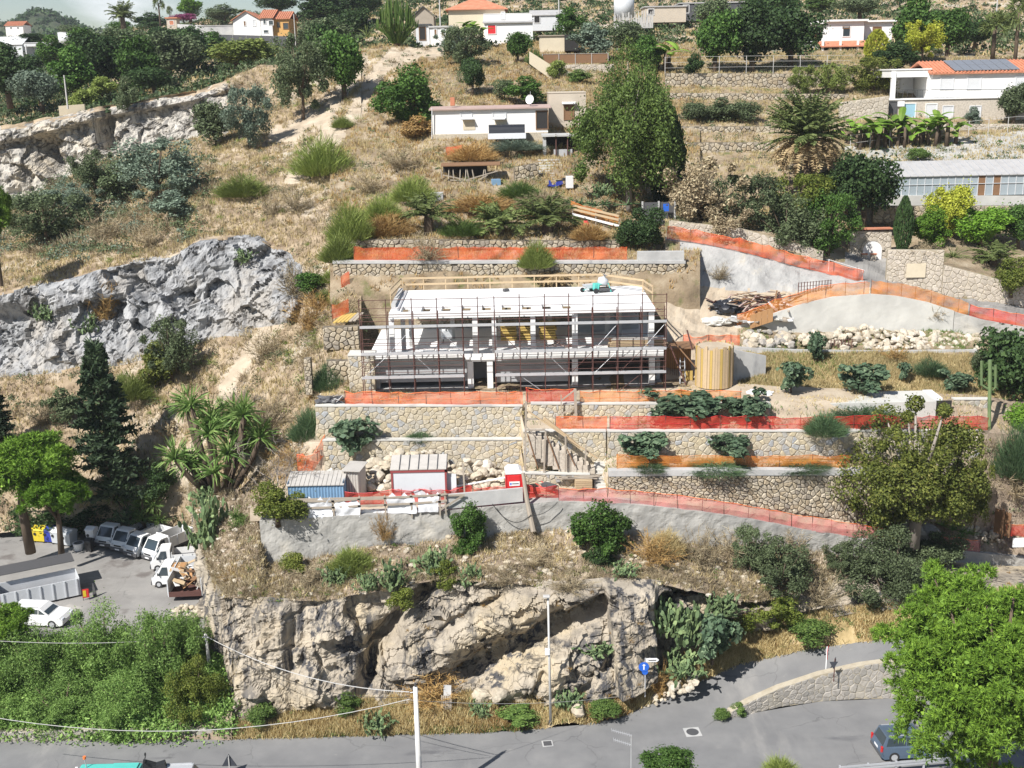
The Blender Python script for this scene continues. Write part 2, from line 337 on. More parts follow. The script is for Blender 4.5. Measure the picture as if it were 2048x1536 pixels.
def stonemat(name,stops):
    m,nd,ln,bs = new_mat(name); g = nd.new('ShaderNodeNewGeometry'); oi = nd.new('ShaderNodeObjectInfo')
    wn_ = nd.new('ShaderNodeTexWhiteNoise'); wn_.noise_dimensions = '2D'; cx = nd.new('ShaderNodeCombineXYZ'); ln.new(g.outputs['Random Per Island'],cx.inputs[0]); ln.new(oi.outputs['Random'],cx.inputs[1]); ln.new(cx.outputs[0],wn_.inputs['Vector'])
    r = ramp(nd,stops); ln.new(wn_.outputs['Value'],r.inputs[0]); f = noise(nd,ln,g.outputs['Position'],5,7,.65)
    c = mixc(nd,ln,rr(nd,ln,f,.38,.75),r.outputs[0],mixc(nd,ln,.45,r.outputs[0],(.12,.1,.08)))
    c = mixc(nd,ln,rr(nd,ln,noise(nd,ln,g.outputs['Position'],.5,4),.5,.7),c,mixc(nd,ln,.3,c,(.5,.44,.33)))
    ln.new(c,bs.inputs['Base Color']); bs.inputs['Roughness'].default_value = .93; bs.inputs['Specular IOR Level'].default_value = .15
    bump(nd,ln,bs,noise(nd,ln,g.outputs['Position'],9,8,.7),.6,.04); return m
MT['stone'] = stonemat('new_wall_stone',[(0,(.55,.47,.32)),(.3,(.5,.44,.33)),(.55,(.58,.52,.41)),(.78,(.45,.42,.36)),(.92,(.38,.4,.42)),(1,(.6,.53,.4))])
MT['oldstone'] = stonemat('dry_wall_stone',[(0,(.36,.29,.2)),(.3,(.46,.39,.28)),(.6,(.52,.46,.36)),(.8,(.38,.33,.26)),(1,(.28,.25,.21))])
MT['palestone'] = stonemat('pale_wall_stone',[(0,(.5,.44,.36)),(.4,(.56,.5,.42)),(.8,(.46,.41,.34)),(1,(.6,.54,.46))])
MT['rubble'] = stonemat('rubble_stone',[(0,(.5,.43,.32)),(.4,(.58,.52,.42)),(.7,(.44,.38,.29)),(1,(.62,.57,.49))])
MT['greystone'] = stonemat('grey_block_stone',[(0,(.34,.32,.29)),(.5,(.42,.39,.35)),(1,(.3,.285,.26))])
MT['slab'] = paint('white_slab',(.74,.74,.73),.8,0,.25,.6)
MT['conc'] = noisy('cast_concrete',[(.3,(.36,.36,.355)),(.6,(.48,.475,.46)),(.8,(.54,.535,.52))],.7,8,.85,14,.2,.02,layers=[((.3,.3,.3),.8,.58,.75,(1,1,.4))])
MT['concdark'] = noisy('board_marked_concrete',[(.3,(.3,.31,.32)),(.6,(.42,.43,.44)),(.8,(.5,.505,.51))],.8,8,.85,10,.3,.03,stretch=(.5,.5,2.5))
MT['paleconc'] = noisy('pale_concrete',[(.3,(.46,.45,.42)),(.55,(.56,.55,.51)),(.8,(.63,.61,.56))],.35,8,.88,10,.2,.02,layers=[((.4,.395,.375),.3,.55,.72,(1,1,.5))])
MT['white'] = paint('white_wall_paint',(.78,.77,.75),.7,0,.22,.5)
MT['cream'] = paint('cream_wall',(.62,.54,.4),.8,0,.3,.5)
MT['ochre'] = paint('ochre_wall',(.62,.36,.12),.8,0,.2,.5)
MT['beige'] = paint('beige_wall',(.52,.45,.36),.85,0,.35,.6)
MT['tile'] = noisy('terracotta_tiles',[(.3,(.42,.16,.09)),(.6,(.52,.22,.13)),(.8,(.58,.28,.18))],1.5,6,.85,8,.5,.05)
MT['roofgrey'] = paint('grey_sheet_roof',(.42,.41,.4),.6,0,.5,1.0)
MT['pinkroof'] = paint('faded_pink_roof',(.44,.32,.28),.8,0,.4,.6)
MT['shade'] = paint('painted_shade',(.025,.023,.022),.9,0,0)  # near-black colour painted in place of the shade inside doorways, porches and recesses
MT['glass'] = glass('window_glass'); MT['paleglass'] = glass('greenhouse_glass',(.32,.37,.4),.18)
MT['timber'] = paint('raw_timber',(.5,.375,.23),.75,0,.35,1.2)
MT['greywood'] = paint('weathered_wood',(.36,.31,.25),.85,0,.5,1.5)
MT['brownwood'] = paint('brown_wood',(.22,.12,.06),.8,0,.4,1.5)
MT['formwork'] = paint('formwork_panel',(.5,.35,.1),.7,0,.4,.8)
MT['formside'] = paint('formwork_side_panel',(.42,.23,.1),.7,0,.4,.8)
MT['rust'] = paint('rusty_steel',(.13,.06,.05),.75,.3,.5,3)
MT['steel'] = paint('galvanised_steel',(.55,.56,.58),.45,.35,.4,2)
MT['greypole'] = paint('grey_pole',(.5,.49,.47),.7,0,.3,2)
MT['whitepole'] = paint('white_concrete_pole',(.68,.67,.65),.8,0,.3,2)
MT['orange'] = netmat('orange_net',(.85,.2,.06),.4,(.8,.12,.04))
MT['amber'] = netmat('amber_net',(.86,.36,.08),.34,(.85,.28,.05))
MT['red'] = netmat('red_net',(.75,.1,.06),.42,(.7,.06,.04))
MT['pink'] = netmat('faded_pink_net',(.8,.34,.32),.36,(.8,.25,.24))
MT['orangecord'] = paint('orange_cord',(.85,.2,.05),.6,0,.1)
MT['whitecord'] = paint('white_tape',(.8,.74,.68),.6,0,.1)
MT['cable'] = paint('cable',(.5,.49,.47),.6,0,.1); MT['darkcable'] = paint('dark_cable',(.03,.03,.03),.6,0,.1)
MT['redpaint'] = paint('red_plastic',(.62,.025,.03),.45,0,.2,1.5); MT['whiteplastic'] = paint('white_plastic',(.78,.78,.78),.4,0,.15,2)
MT['bluesteel'] = paint('blue_sheet',(.2,.34,.5),.5,.1,.35,1.5); MT['palesteel'] = paint('pale_panel',(.6,.62,.64),.55,0,.25,.7)
MT['corr'] = paint('corrugated_sheet',(.5,.47,.43),.6,.1,.5,1.2)
MT['maroon'] = paint('maroon_frame',(.28,.06,.06),.5,0,.2)
MT['vanwhite'] = paint('van_white',(.76,.76,.75),.35,0,.15,1.0); MT['tyre'] = paint('tyre',(.025,.025,.027),.85,0,.2); MT['black'] = paint('black_plastic',(.02,.02,.022),.5,0,.2)
MT['darkgrey'] = paint('dark_grey',(.08,.08,.085),.6,0,.3); MT['carblue'] = paint('grey_blue_car',(.13,.18,.25),.3,.4,.1); MT['carsilver'] = paint('silver_car',(.55,.56,.57),.3,.3,.1)
MT['teal'] = paint('teal_paint',(.1,.48,.42),.45,0,.3,1.2); MT['headlight'] = glass('headlight',(.55,.57,.6),.1); MT['redlight'] = paint('tail_light',(.5,.02,.02),.3,0,0)
MT['yellow'] = paint('yellow_plastic',(.62,.48,.03),.5,0,.3); MT['bluebin'] = paint('blue_plastic',(.03,.05,.32),.5,0,.3); MT['greybin'] = paint('pale_bin_plastic',(.5,.52,.54),.5,0,.3)
MT['sheet'] = paint('white_sheet',(.7,.71,.74),.6,0,.2,1.2); MT['blacksheet'] = paint('black_plastic_sheet',(.02,.022,.028),.35,0,.3)
MT['signblue'] = paint('sign_blue',(.02,.12,.55),.4,0,.05); MT['signred'] = paint('sign_red',(.6,.03,.03),.4,0,.05); MT['signwhite'] = paint('sign_white',(.8,.8,.8),.4,0,.05); MT['signback'] = paint('sign_back',(.06,.065,.08),.5,.2,.2)
MT['solar'] = glass('solar_panel',(.2,.21,.23),.25); MT['shutter'] = paint('white_shutter',(.62,.63,.64),.6,0,.2); MT['aqua'] = glass('blue_window',(.3,.5,.6),.2)
# foliage
L = leaf
MT['f_broad'] = L('broadleaf',[(.1,(.02,.045,.01)),(.5,(.05,.1,.022)),(.85,(.1,.17,.04))])
MT['f_dark'] = L('dark_evergreen',[(.1,(.012,.026,.01)),(.5,(.03,.055,.02)),(.85,(.06,.095,.035))])
MT['f_olive'] = L('olive',[(.1,(.03,.04,.022)),(.5,(.075,.095,.052)),(.85,(.14,.165,.1))])
MT['f_grey'] = L('silver_acacia',[(.1,(.05,.065,.055)),(.5,(.12,.15,.13)),(.85,(.2,.24,.21))])
MT['f_euc'] = L('eucalyptus',[(.1,(.025,.045,.012)),(.5,(.07,.105,.026)),(.85,(.14,.185,.055))])
MT['f_broom'] = L('broom',[(.1,(.07,.09,.02)),(.5,(.15,.18,.05)),(.85,(.24,.27,.09))])
MT['f_lime'] = L('lime_pine',[(.1,(.03,.06,.01)),(.45,(.08,.14,.02)),(.85,(.165,.25,.035))],.1)
MT['f_pine'] = L('pine',[(.1,(.035,.08,.008)),(.5,(.09,.17,.02)),(.85,(.16,.26,.035))])
MT['f_spruce'] = L('spruce',[(.1,(.008,.016,.01)),(.5,(.022,.036,.02)),(.85,(.05,.07,.038))],.1)
MT['f_pepper'] = L('pepper_tree',[(.1,(.05,.09,.022)),(.5,(.125,.2,.055)),(.85,(.23,.32,.105))])
MT['f_hedge'] = L('ivy_hedge',[(.1,(.035,.055,.01)),(.5,(.09,.11,.02)),(.85,(.18,.19,.045))])
MT['f_carob'] = L('carob',[(.1,(.03,.04,.01)),(.45,(.085,.1,.022)),(.78,(.17,.175,.045)),(.95,(.17,.1,.05))])
MT['f_yellow'] = L('yellow_bamboo',[(.1,(.12,.13,.015)),(.5,(.28,.29,.035)),(.85,(.4,.38,.07))])
MT['f_castor'] = L('castor',[(.1,(.025,.042,.03)),(.5,(.065,.1,.068)),(.85,(.14,.18,.125))])
MT['f_palm'] = L('palm',[(.1,(.04,.055,.02)),(.5,(.1,.125,.045)),(.85,(.18,.2,.085))])
MT['f_deadpalm'] = L('dead_frond',[(.1,(.12,.08,.055)),(.5,(.26,.18,.12)),(.85,(.4,.3,.2))])
MT['f_banana'] = L('banana',[(.1,(.05,.09,.012)),(.5,(.12,.2,.03)),(.8,(.2,.27,.06)),(.97,(.3,.24,.1))])
MT['f_yucca'] = L('yucca',[(.1,(.03,.06,.015)),(.5,(.09,.15,.04)),(.85,(.2,.26,.1))])
MT['f_cactus'] = L('prickly_pear',[(.1,(.045,.065,.035)),(.5,(.1,.14,.075)),(.85,(.19,.23,.12))],0)
MT['f_dry'] = L('dry_twigs',[(.1,(.13,.09,.065)),(.5,(.24,.18,.135)),(.85,(.38,.31,.24))],.1)
MT['f_rust'] = L('rust_scrub',[(.1,(.15,.08,.035)),(.5,(.28,.16,.07)),(.85,(.4,.27,.13))],.1)
MT['f_straw'] = L('straw',[(.1,(.22,.15,.08)),(.5,(.38,.285,.165)),(.85,(.52,.42,.28))],.2)
MT['f_weed'] = L('green_weed',[(.1,(.04,.07,.02)),(.5,(.08,.13,.035)),(.85,(.15,.2,.06))])
MT['f_bluegreen'] = L('fennel',[(.1,(.03,.055,.03)),(.5,(.06,.1,.055)),(.85,(.12,.17,.09))])
MT['f_purple'] = L('bougainvillea',[(.1,(.1,.02,.06)),(.5,(.2,.04,.13)),(.85,(.3,.08,.2))])
MT['bark'] = noisy('bark',[(.3,(.07,.05,.035)),(.6,(.14,.105,.075)),(.8,(.22,.18,.14))],3,6,.95,10,.8,.05,coord='obj')
MT['palebark'] = noisy('pale_bark',[(.3,(.2,.17,.14)),(.6,(.34,.3,.26)),(.8,(.42,.38,.33))],3,6,.95,10,.8,.05,coord='obj')

# ================================================================== TERRAIN
rng = np.random.default_rng(7)
def YZ(x,y,Z):
    """distance Y at which pixel (x,y) meets height Z"""
    return WZ(x,y,Z)[1]
def yYZ(x,Y,Z):
    lo,hi = -2000.0,4000.0
    for _ in range(50):
        m = (lo + hi) / 2
        if W(x,m,Y)[2] > Z: lo = m
        else: hi = m
    return lo
GRID = {}
_bv = []; _bf = []
def patch(name,rows,xs,subs,mat,disp=None,label=None,kind='structure',noise_amp=.25,noise_scale=.35,smooth=True,split=()):
    xs = np.asarray(xs,float); P = []
    for r in rows:
        r = np.array(r,float); y = np.interp(xs,r[:,0],r[:,1]); Y = np.interp(xs,r[:,0],r[:,2])
        P.append(np.array([W(a,b,c) for a,b,c in zip(xs,y,Y)]))
    out = []; band = []
    for i in range(len(rows) - 1):
        for k in range(subs[i]):
            t = k / subs[i]; out.append(P[i] * (1 - t) + P[i + 1] * t); band.append(i)
    out.append(P[-1]); band.append(len(rows) - 2)
    A = np.array(out); nr,nc = A.shape[:2]; flat = A.reshape(-1,3)
    if noise_amp:
        flat = flat + np.stack([np.zeros(len(flat)),np.zeros(len(flat)),noise_amp * fbm(flat * noise_scale,5,3)],1)
    if disp is not None:
        flat = disp(flat,np.repeat(np.arange(nr) / (nr - 1),nc))
    A = flat.reshape(nr,nc,3)
    idx = np.arange(nr * nc).reshape(nr,nc)
    F = np.stack([idx[:-1,:-1],idx[:-1,1:],idx[1:,1:],idx[1:,:-1]],-1).reshape(-1,4)
    rest = np.ones(len(F),bool)
    for (nm,test,m2,lab) in split:
        c = flat[F].mean(1); sel = test(c) & rest; rest &= ~sel
        u,inv = np.unique(F[sel],return_inverse=True)
        tag(link(bpy.data.objects.new(nm,npmesh(nm,flat[u],inv.reshape(-1,4),m2,False))),lab,None,None,kind)
    u,inv = np.unique(F[rest],return_inverse=True)
    o = link(bpy.data.objects.new(name,npmesh(name,flat[u],inv.reshape(-1,4),mat,smooth))); tag(o,label,None,None,kind)
    GRID[name] = (A,np.array(band))
    b = sum(len(v) for v in _bv); _bv.append(flat); _bf.append(F + b)
    return o
def sheet(name,poly,mat,kind='structure',thick=0):
    """flat polygon of world points"""
    o = meshobj(name,poly,[tuple(range(len(poly)))],mat); tag(o,None,None,None,kind)
    v = np.array(poly,float); b = sum(len(q) for q in _bv); _bv.append(v)
    n = len(v); _bf.append(np.array([[b,b + i,b + i + 1,b + i + 1] for i in range(1,n - 1)]))
    return o

# ---- main road: one broad sheet at z = 0, and the ramp that climbs to the right
ground = sheet('ground',[(-1500,-150,-.6),(1500,-150,-.6),(1500,62,-.6),(-1500,62,-.6)],MT['dry'])
road_far = [(-700,1452),(0,1461),(200,1470),(470,1478),(640,1473),(800,1469),(1000,1463),(1160,1450),(1230,1434),(1330,1428),(1440,1434),(1500,1427),(1640,1403),(1800,1396),(2048,1398),(2700,1420)]
pts = [WZ(x,y,0) for x,y in road_far]
pts_in = [p + np.array([0,3.0,0]) for p in pts]
rl = [(p[0],p[1],0) for p in pts]
near = [(110,40,0),(-110,40,0)]
road = sheet('road',near + rl,MT['asphalt'])
# ramp road
def ramp_z(x): return float(np.interp(x,[1180,1260,1330,1400,1480,1600,1720,1900,2100,2760],[0.0,.02,.12,.42,.95,1.85,2.7,3.9,5.2,8]))
rf = [(1150,1455),(1230,1440),(1300,1407),(1400,1362),(1480,1327),(1600,1301),(1720,1284),(1900,1262),(2100,1240),(2760,1190)]
rn = [(1330,1470),(1400,1462),(1430,1440),(1500,1393),(1560,1371),(1640,1350),(1720,1333),(1900,1310),(2100,1288),(2760,1240)]
rf_w = [WZ(x,y,ramp_z(x) + .008) for x,y in rf]
rn_w = [WZ(x,y,.008 + float(np.interp(x,[1400,1430,1500,1560,1640,1720,1900,2100,2760],[0,.02,.3,.65,1.3,2.0,3.4,4.8,7.5]))) for x,y in rn]
def resample(pts,n):
    p = np.array(pts); s = np.concatenate([[0],np.cumsum(np.linalg.norm(np.diff(p,axis=0),axis=1))]); t = np.linspace(0,s[-1],n)
    return np.stack([np.interp(t,s,p[:,k]) for k in range(3)],1)
A_,B_ = resample(rf_w,60),resample(rn_w,60)
ramp_v = np.concatenate([A_ * (1 - t) + B_ * t for t in np.linspace(0,1,6)])
idx = np.arange(360).reshape(6,60); fq = np.stack([idx[:-1,:-1],idx[:-1,1:],idx[1:,1:],idx[1:,:-1]],-1).reshape(-1,4)
o = link(bpy.data.objects.new('ramp_road',npmesh('ramp_road',ramp_v,fq,MT['asphalt'],True))); tag(o,None,None,None,'structure')
b = sum(len(v) for v in _bv); _bv.append(ramp_v); _bf.append(fq + b)

# ---- lower cliff
LOTZ = 2.4
foot = [(470,1446,.4),(560,1432,.6),(640,1418,.8),(800,1408,.9),(900,1402,1),(1000,1400,1),(1100,1412,.8),(1200,1402,.9),(1270,1385,.9),(1330,1350,1.2),(1400,1312,1.6),(1480,1268,2.3),(1600,1245,3.2),(1720,1225,4.2),(1900,1205,5),(2100,1190,5.6),(2760,1145,8.5)]
foot = [(x,y,YZ(x,y,z)) for x,y,z in foot]
footL = [(x,yYZ(x,Y,z),Y) for x,Y,z in ((384,91,LOTZ),(392,85,LOTZ - .2),(402,79,2),(414,74.5,1.6),(430,71,1.0),(450,68.5,.5))]
top = [(384,985,91.6),(392,1020,86),(402,1075,80),(414,1120,76),(430,1165,72.6),(450,1186,70.4),(470,1188,69.6),(560,1194,69.4),(640,1193,69.4),(700,1184,69.6),(800,1166,69.9),(870,1152,70),(1000,1156,70),(1100,1160,70),(1200,1152,70.2),(1300,1156,70.5),(1400,1176,71),(1500,1196,72),(1600,1178,74),(1700,1130,76.2),(1800,1128,77),(1900,1125,78),(2100,1135,80)]
xs_c = np.concatenate([np.arange(384,470,.8),np.arange(470,2101,2.6),np.arange(2106,2760,8)])
def cliff_disp(p,t):
    x,y = px(p); n1 = fbm(p * .45,4,11); wp = p + .5 * np.stack([n1,n1,fbm(p * .6,3,17)],1); c1 = cells(wp * np.array([.3,.3,.45]),3); c2 = cells(wp * np.array([.8,.8,1.2]),9)
    tt = y + .38 * (x - 900); led = np.mod(tt / 34 + .35 * n1,1.0)
    o = .35 * n1 + .55 * c1 + .2 * c2 + .2 * (led - .5) + .05 * cells(wp * np.array([2.4,2.4,3.6]),15)
    left = sstep(470,520,x) * (1 - sstep(690,760,x))
    gul = fbm(np.stack([p[:,0] * 1.1,p[:,2] * .12,p[:,1] * 0],1),4,21); o = o + left * .45 * gul - left * .3 * (led - .5)
    def line(pl,w,d): return d * np.exp(-(seg_dist(x,y,pl) / w) ** 2)
    o = o - line([(872,1160),(800,1236),(745,1300),(722,1400)],17,2.1)
    o = o - line([(735,1330),(760,1400)],30,1.0)
    o = o - line([(925,1352),(1040,1296),(1120,1256),(1205,1205)],26,2.3) + line([(905,1275),(1010,1232),(1120,1180),(1190,1165)],36,1.3)
    o = o + line([(810,1235),(830,1330)],26,.8) - line([(800,1385),(900,1378),(1000,1352)],22,1.2)
    o = o + line([(1000,1385),(1100,1330),(1200,1330)],40,.9) - line([(960,1180),(1060,1168)],9,.9) - line([(880,1265),(950,1215),(1000,1195)],8,.9)
    o = o - line([(1215,1330),(1150,1400)],10,.8) - line([(1060,1395),(1085,1340)],8,.7) - line([(640,1200),(600,1215)],12,.5)
    pil = sstep(1203,1213,x - (y - 1165) * .13) * (1 - sstep(1300,1312,x - (y - 1165) * .06)) * sstep(1150,1165,y)
    o = o * (1 - .35 * pil) + 1.4 * pil
    o = o - 1.3 * sstep(1310,1325,x) * (1 - sstep(1440,1500,x)) * sstep(1170,1200,y)
    e = np.clip(np.minimum(t / .04,(1 - t) / .10),0,1)
    side = 1 - sstep(425,462,x)
    dv = np.stack([-.95 * side,-(1 - .75 * side),.12 + 0 * x],1)
    return p + dv * (o * (.25 + .75 * e) * (1 - .4 * side))[:,None]
patch('rock_cliff',[footL + foot,top],xs_c,[84],MT['cliff'],cliff_disp,'stained cream rock cliff above the road',noise_amp=0,smooth=False)
# ---- verge between road and cliff
vr = [(384,yYZ(384,66,-.05),66),(470,1479,YZ(470,1479,-.03))] + [(x,y + 2,YZ(x,y + 2,-.03)) for x,y in road_far if 470 < x <= 1160] + [(x,y + 2,YZ(x,y + 2,ramp_z(x) - .03)) for x,y in rf if x > 1200]
vf = footL + [(x,y - 12,Y + .5) for x,y,Y in foot]
patch('verge',[vr,vf],np.concatenate([np.arange(400,2100,3),np.arange(2104,2760,10)]),[14],MT['grass'],None,'dry grass verge at the foot of the cliff',noise_amp=.22,noise_scale=1.1)
# ---- scrubby slope between cliff top and retaining wall
wallfoot = [(384,960,93),(400,985,86),(430,985,82),(470,975,81),(518,990,79),(530,1128,73.9),(640,1112,74),(700,1100,74.1),(800,1088,74.3),(900,1078,74.5),(1050,1062,74.9),(1150,1062,75.1),(1300,1078,75.4),(1400,1088,75.8),(1500,1098,76.2),(1600,1100,76.9),(1700,1112,77.6),(1800,1124,78.2),(1950,1140,79),(2100,1155,80)]
def slope_disp(p,t):
    o = .16 * fbm(p * 1.3,4,31) + .12 * cells(p * 1.1,41); e = np.clip(np.minimum(t / .08,1),0,1); q = p.copy(); q[:,2] += o * e; q[:,1] -= .1; return q
top_s = [(x,y + 8,Y - .25) for x,y,Y in top]
patch('scrub_slope',[top_s,wallfoot],xs_c[::1],[34],MT['slope'],slope_disp,'dry scrubby slope under the long retaining wall',noise_amp=.18,noise_scale=.5)

# ---- truck yard
lot_pts = [WZ(x,y,LOTZ) for x,y in ((-900,1330),(-200,1310),(60,1300),(300,1285),(420,1262),(402,1180),(391,1075),(200,1062),(0,1062),(-400,1062),(-900,1062))]
sheet('truck_yard',lot_pts,MT['lot'])
# bank between the road and the truck yard
bank0 = [(x,yYZ(x,Y,-.02),Y) for x,Y in ((-800,66.5),(0,65.5),(200,65.0),(400,64.8),(470,64.6))]
bank1 = [(x,yYZ(x,Y,.9),Y) for x,Y in ((-800,67),(0,66.0),(200,65.6),(400,65.3),(470,65.0))]
bank2 = [(x,yYZ(x,Y,LOTZ + .03),Y) for x,Y in ((-800,73),(0,72),(200,72),(400,71.5),(470,70))]
patch('bank',[bank0,bank1,bank2],np.arange(-700,466,6),[4,8],MT['slope'],None,None,noise_amp=.1)

# ---- left hillside with grey rock band and upper quarry face
E0 = [(-500,1064,93),(0,1064,93),(300,1064,93),(380,1052,92.5),(410,1010,90),(450,985,84),(520,990,80),(640,960,81),(730,930,82)]
E1 = [(-500,890,97),(0,890,97),(200,900,97),(300,905,96),(400,935,92),(480,930,87),(560,900,84),(640,880,84),(730,860,84)]
E1b = [(-500,820,101),(0,820,101),(250,790,101),(400,775,99),(480,780,96),(560,800,90),(640,790,88),(680,788,86.8),(730,785,86.6)]
E2 = [(-500,770,104),(0,752,105),(150,730,105),(250,715,105),(400,680,104.5),(500,655,103.5),(580,645,101),(640,690,95),(680,700,93),(730,700,93)]
E3 = [(-500,600,108.6),(0,588,108.6),(100,568,108.6),(200,540,108.6),(260,528,108.4),(340,518,108.5),(400,480,109),(460,474,110),(520,476,110.5),(580,512,108),(640,560,102),(680,578,99),(730,578,99)]
E3b = [(-500,560,116),(0,550,116),(200,500,116),(400,462,114),(600,480,110),(640,500,107),(680,505,104),(730,505,104)]
E4 = [(-500,480,130),(0,470,130),(200,430,130),(400,400,122),(600,390,120),(680,400,116),(760,400,115)]
E5 = [(-500,400,151),(0,398,151),(60,390,151),(110,365,151),(215,312,153),(300,292,153),(400,268,153),(480,262,149),(600,250,146),(700,230,143),(760,225,142)]
E6 = [(-500,265,154.5),(0,252,154.5),(130,230,155.5),(215,210,156),(300,197,156.5),(400,180,157.5),(440,165,160),(520,130,166),(600,135,166),(700,110,169),(740,97,171),(800,94,172)]
BARE = [[(885,97),(800,112),(745,160),(700,235),(640,300),(585,350)],[(560,640),(470,740),(420,830),(370,930),(330,1010)],[(730,130),(640,235),(560,275)]]
def bare_d(x,y): return np.min([seg_dist(x,y,q) for q in BARE],axis=0)
def bare(c):
    x,y = px(c); return bare_d(x,y) + 16 * fbm(c * .3,4,77) < 20
def hill_disp(p,t):
    x,y = px(p); q = p.copy()
    # grey rock band: between the E2 and E3 lines
    yb = np.interp(x,[a for a,_,_ in E2],[b for _,b,_ in E2]); yt = np.interp(x,[a for a,_,_ in E3],[b for _,b,_ in E3])
    u = (yb - y) / np.maximum(yb - yt,1); inb = sstep(-.12,.1,u) * (1 - sstep(.95,1.06,u)) * (1 - sstep(575,625,x))
    n1 = fbm(p * .3,4,51); wp = p + .8 * np.stack([n1,n1,fbm(p * .4,3,17)],1); o = .6 * n1 + .85 * cells(wp * np.array([.2,.2,.3]),61) + .36 * cells(wp * np.array([.5,.5,.75]),67) + .13 * cells(wp * np.array([1.3,1.3,1.9]),71)
    o -= 1.6 * np.exp(-(seg_dist(x,y,[(262,530),(285,600),(300,660)]) / 16) ** 2) + 2.5 * (1 - sstep(0,150,x)) * sstep(590,640,y)
    q[:,1] -= inb * o; q[:,2] += inb * .2 * o
    # upper quarry face: between E5 and E6, left of x = 470
    yb = np.interp(x,[a for a,_,_ in E5],[b for _,b,_ in E5]); yt = np.interp(x,[a for a,_,_ in E6],[b for _,b,_ in E6])
    u = (yb - y) / np.maximum(yb - yt,1); inq = sstep(-.08,.08,u) * (1 - sstep(.94,1.03,u)) * (1 - sstep(440,520,x))
    o = 1.0 * n1 + 1.1 * cells(p * np.array([.16,.16,.22]),81,.8) + .4 * cells(p * np.array([.5,.5,.7]),83) + .15 * cells(p * 1.4,85)
    o -= 3.2 * np.exp(-(seg_dist(x,y,[(95,300),(120,360)]) / 16) ** 2) + 2.2 * np.exp(-(seg_dist(x,y,[(215,225),(215,300)]) / 9) ** 2)
    o += 1.5 * sstep(.72,.8,u) * (1 - sstep(.9,.97,u))
    q[:,1] -= inq * o
    q[:,2] += (1 - np.maximum(inb,inq)) * (.3 * fbm(p * .22,4,91) + .12 * fbm(p * 1.1,3,93))
    return q
def in_band(lo,hi,x1,m0=0,m1=0):
    lo = np.array(lo,float); hi = np.array(hi,float)
    def t(c):
        x,y = px(c); w = 9 * fbm(c * np.array([.4,.4,.6]),3,5)
        return (x < x1(y)) & (np.interp(x,hi[:,0],hi[:,1]) - m1 + w < y) & (y < np.interp(x,lo[:,0],lo[:,1]) + m0 + w)
    return t
xs_e = np.arange(-500,724,3.2)
SUB_E = [18,14,12,44,14,16,24,34]
patch('hillside',[E0,E1,E1b,E2,E3,E3b,E4,E5,E6],xs_e,SUB_E,MT['dry'],hill_disp,'dry grassy hillside left of the building site',noise_amp=0,split=[
    ('grey_rock_outcrop',in_band(E2,E3,lambda y: 610 - (y - 500) * .15,6,2),MT['greyrock'],'fractured pale grey rock outcrop on the left hillside'),
    ('quarry_face',in_band(E5,E6,lambda y: 455 + 0 * y,4,-4),MT['whiterock'],'white quarried rock face high on the left'),('sandy_path',bare,MT['soil'],'bare sandy track down the left hillside')])

# ---- site terraces
s0 = [(500,1042,74.4),(700,1030,74.5),(860,1023,74.7),(1050,1007,75.1),(1120,1001,75.3),(1250,1006,75.5),(1400,1022,75.9),(1500,1037,76.3),(1600,1057,77.0),(1700,1072,77.8),(1800,1087,78.4),(1950,1104,79.1),(2100,1120,80)]
s1 = [(500,962,85),(620,950,81),(1040,946,81),(1050,972,78.2),(1205,975,78.2),(1216,985,77.2),(1450,1002,77.3),(1700,1035,79),(1950,1062,81),(2100,1080,82)]
s2 = [(500,895,90),(620,884,81.2),(1040,882,81.2),(1050,950,78.4),(1205,950,78.4),(1216,942,77.5),(1700,941,79.3),(1950,941,81.4),(2100,960,82.5)]
s3 = [(500,890,91),(620,880,82),(1040,879,82),(1050,938,79.4),(1205,938,79.4),(1216,913,79.4),(1700,913,80.5),(1950,913,82.2),(2100,930,83)]
s4 = [(500,880,92),(630,872,82.4),(637,814,82.2),(1040,813,82.3),(1050,862,79.7),(1216,862,79.7),(1950,861,82.3),(2100,880,83.2)]
s5 = [(500,868,93),(630,860,85),(640,800,84),(1040,800,84),(1050,838,82.3),(1500,837,82.4),(1950,837,84),(2100,850,85)]
s6 = [(500,850,94),(630,835,87.5),(640,792,85.2),(1040,792,85.2),(1050,810,82.6),(1480,806,82.7),(1550,806,82.7),(1950,800,85),(2100,820,86)]
def flatY(xs,Y,Z): return [(x,yYZ(x,Y,Z),Y) for x in xs]
s7 = [(500,830,96),(630,810,90)] + flatY((640,1040,1480),87,16.6) + [(1950,790,86.5),(2100,810,87)]
patch('site_terraces',[s0,s1,s2,s3,s4,s5,s6,s7],np.concatenate([np.arange(500,2101,5),np.arange(2110,2760,12)]),[8,2,3,2,6,2,4],MT['soil'],None,'pale earth of the stepped building site',noise_amp=.05,noise_scale=.8,split=[('carob_bank',lambda c: px(c)[0] + 25 * fbm(c * .4,3,5) > 1735,MT['slope'],'dry bank under the large carob tree')])

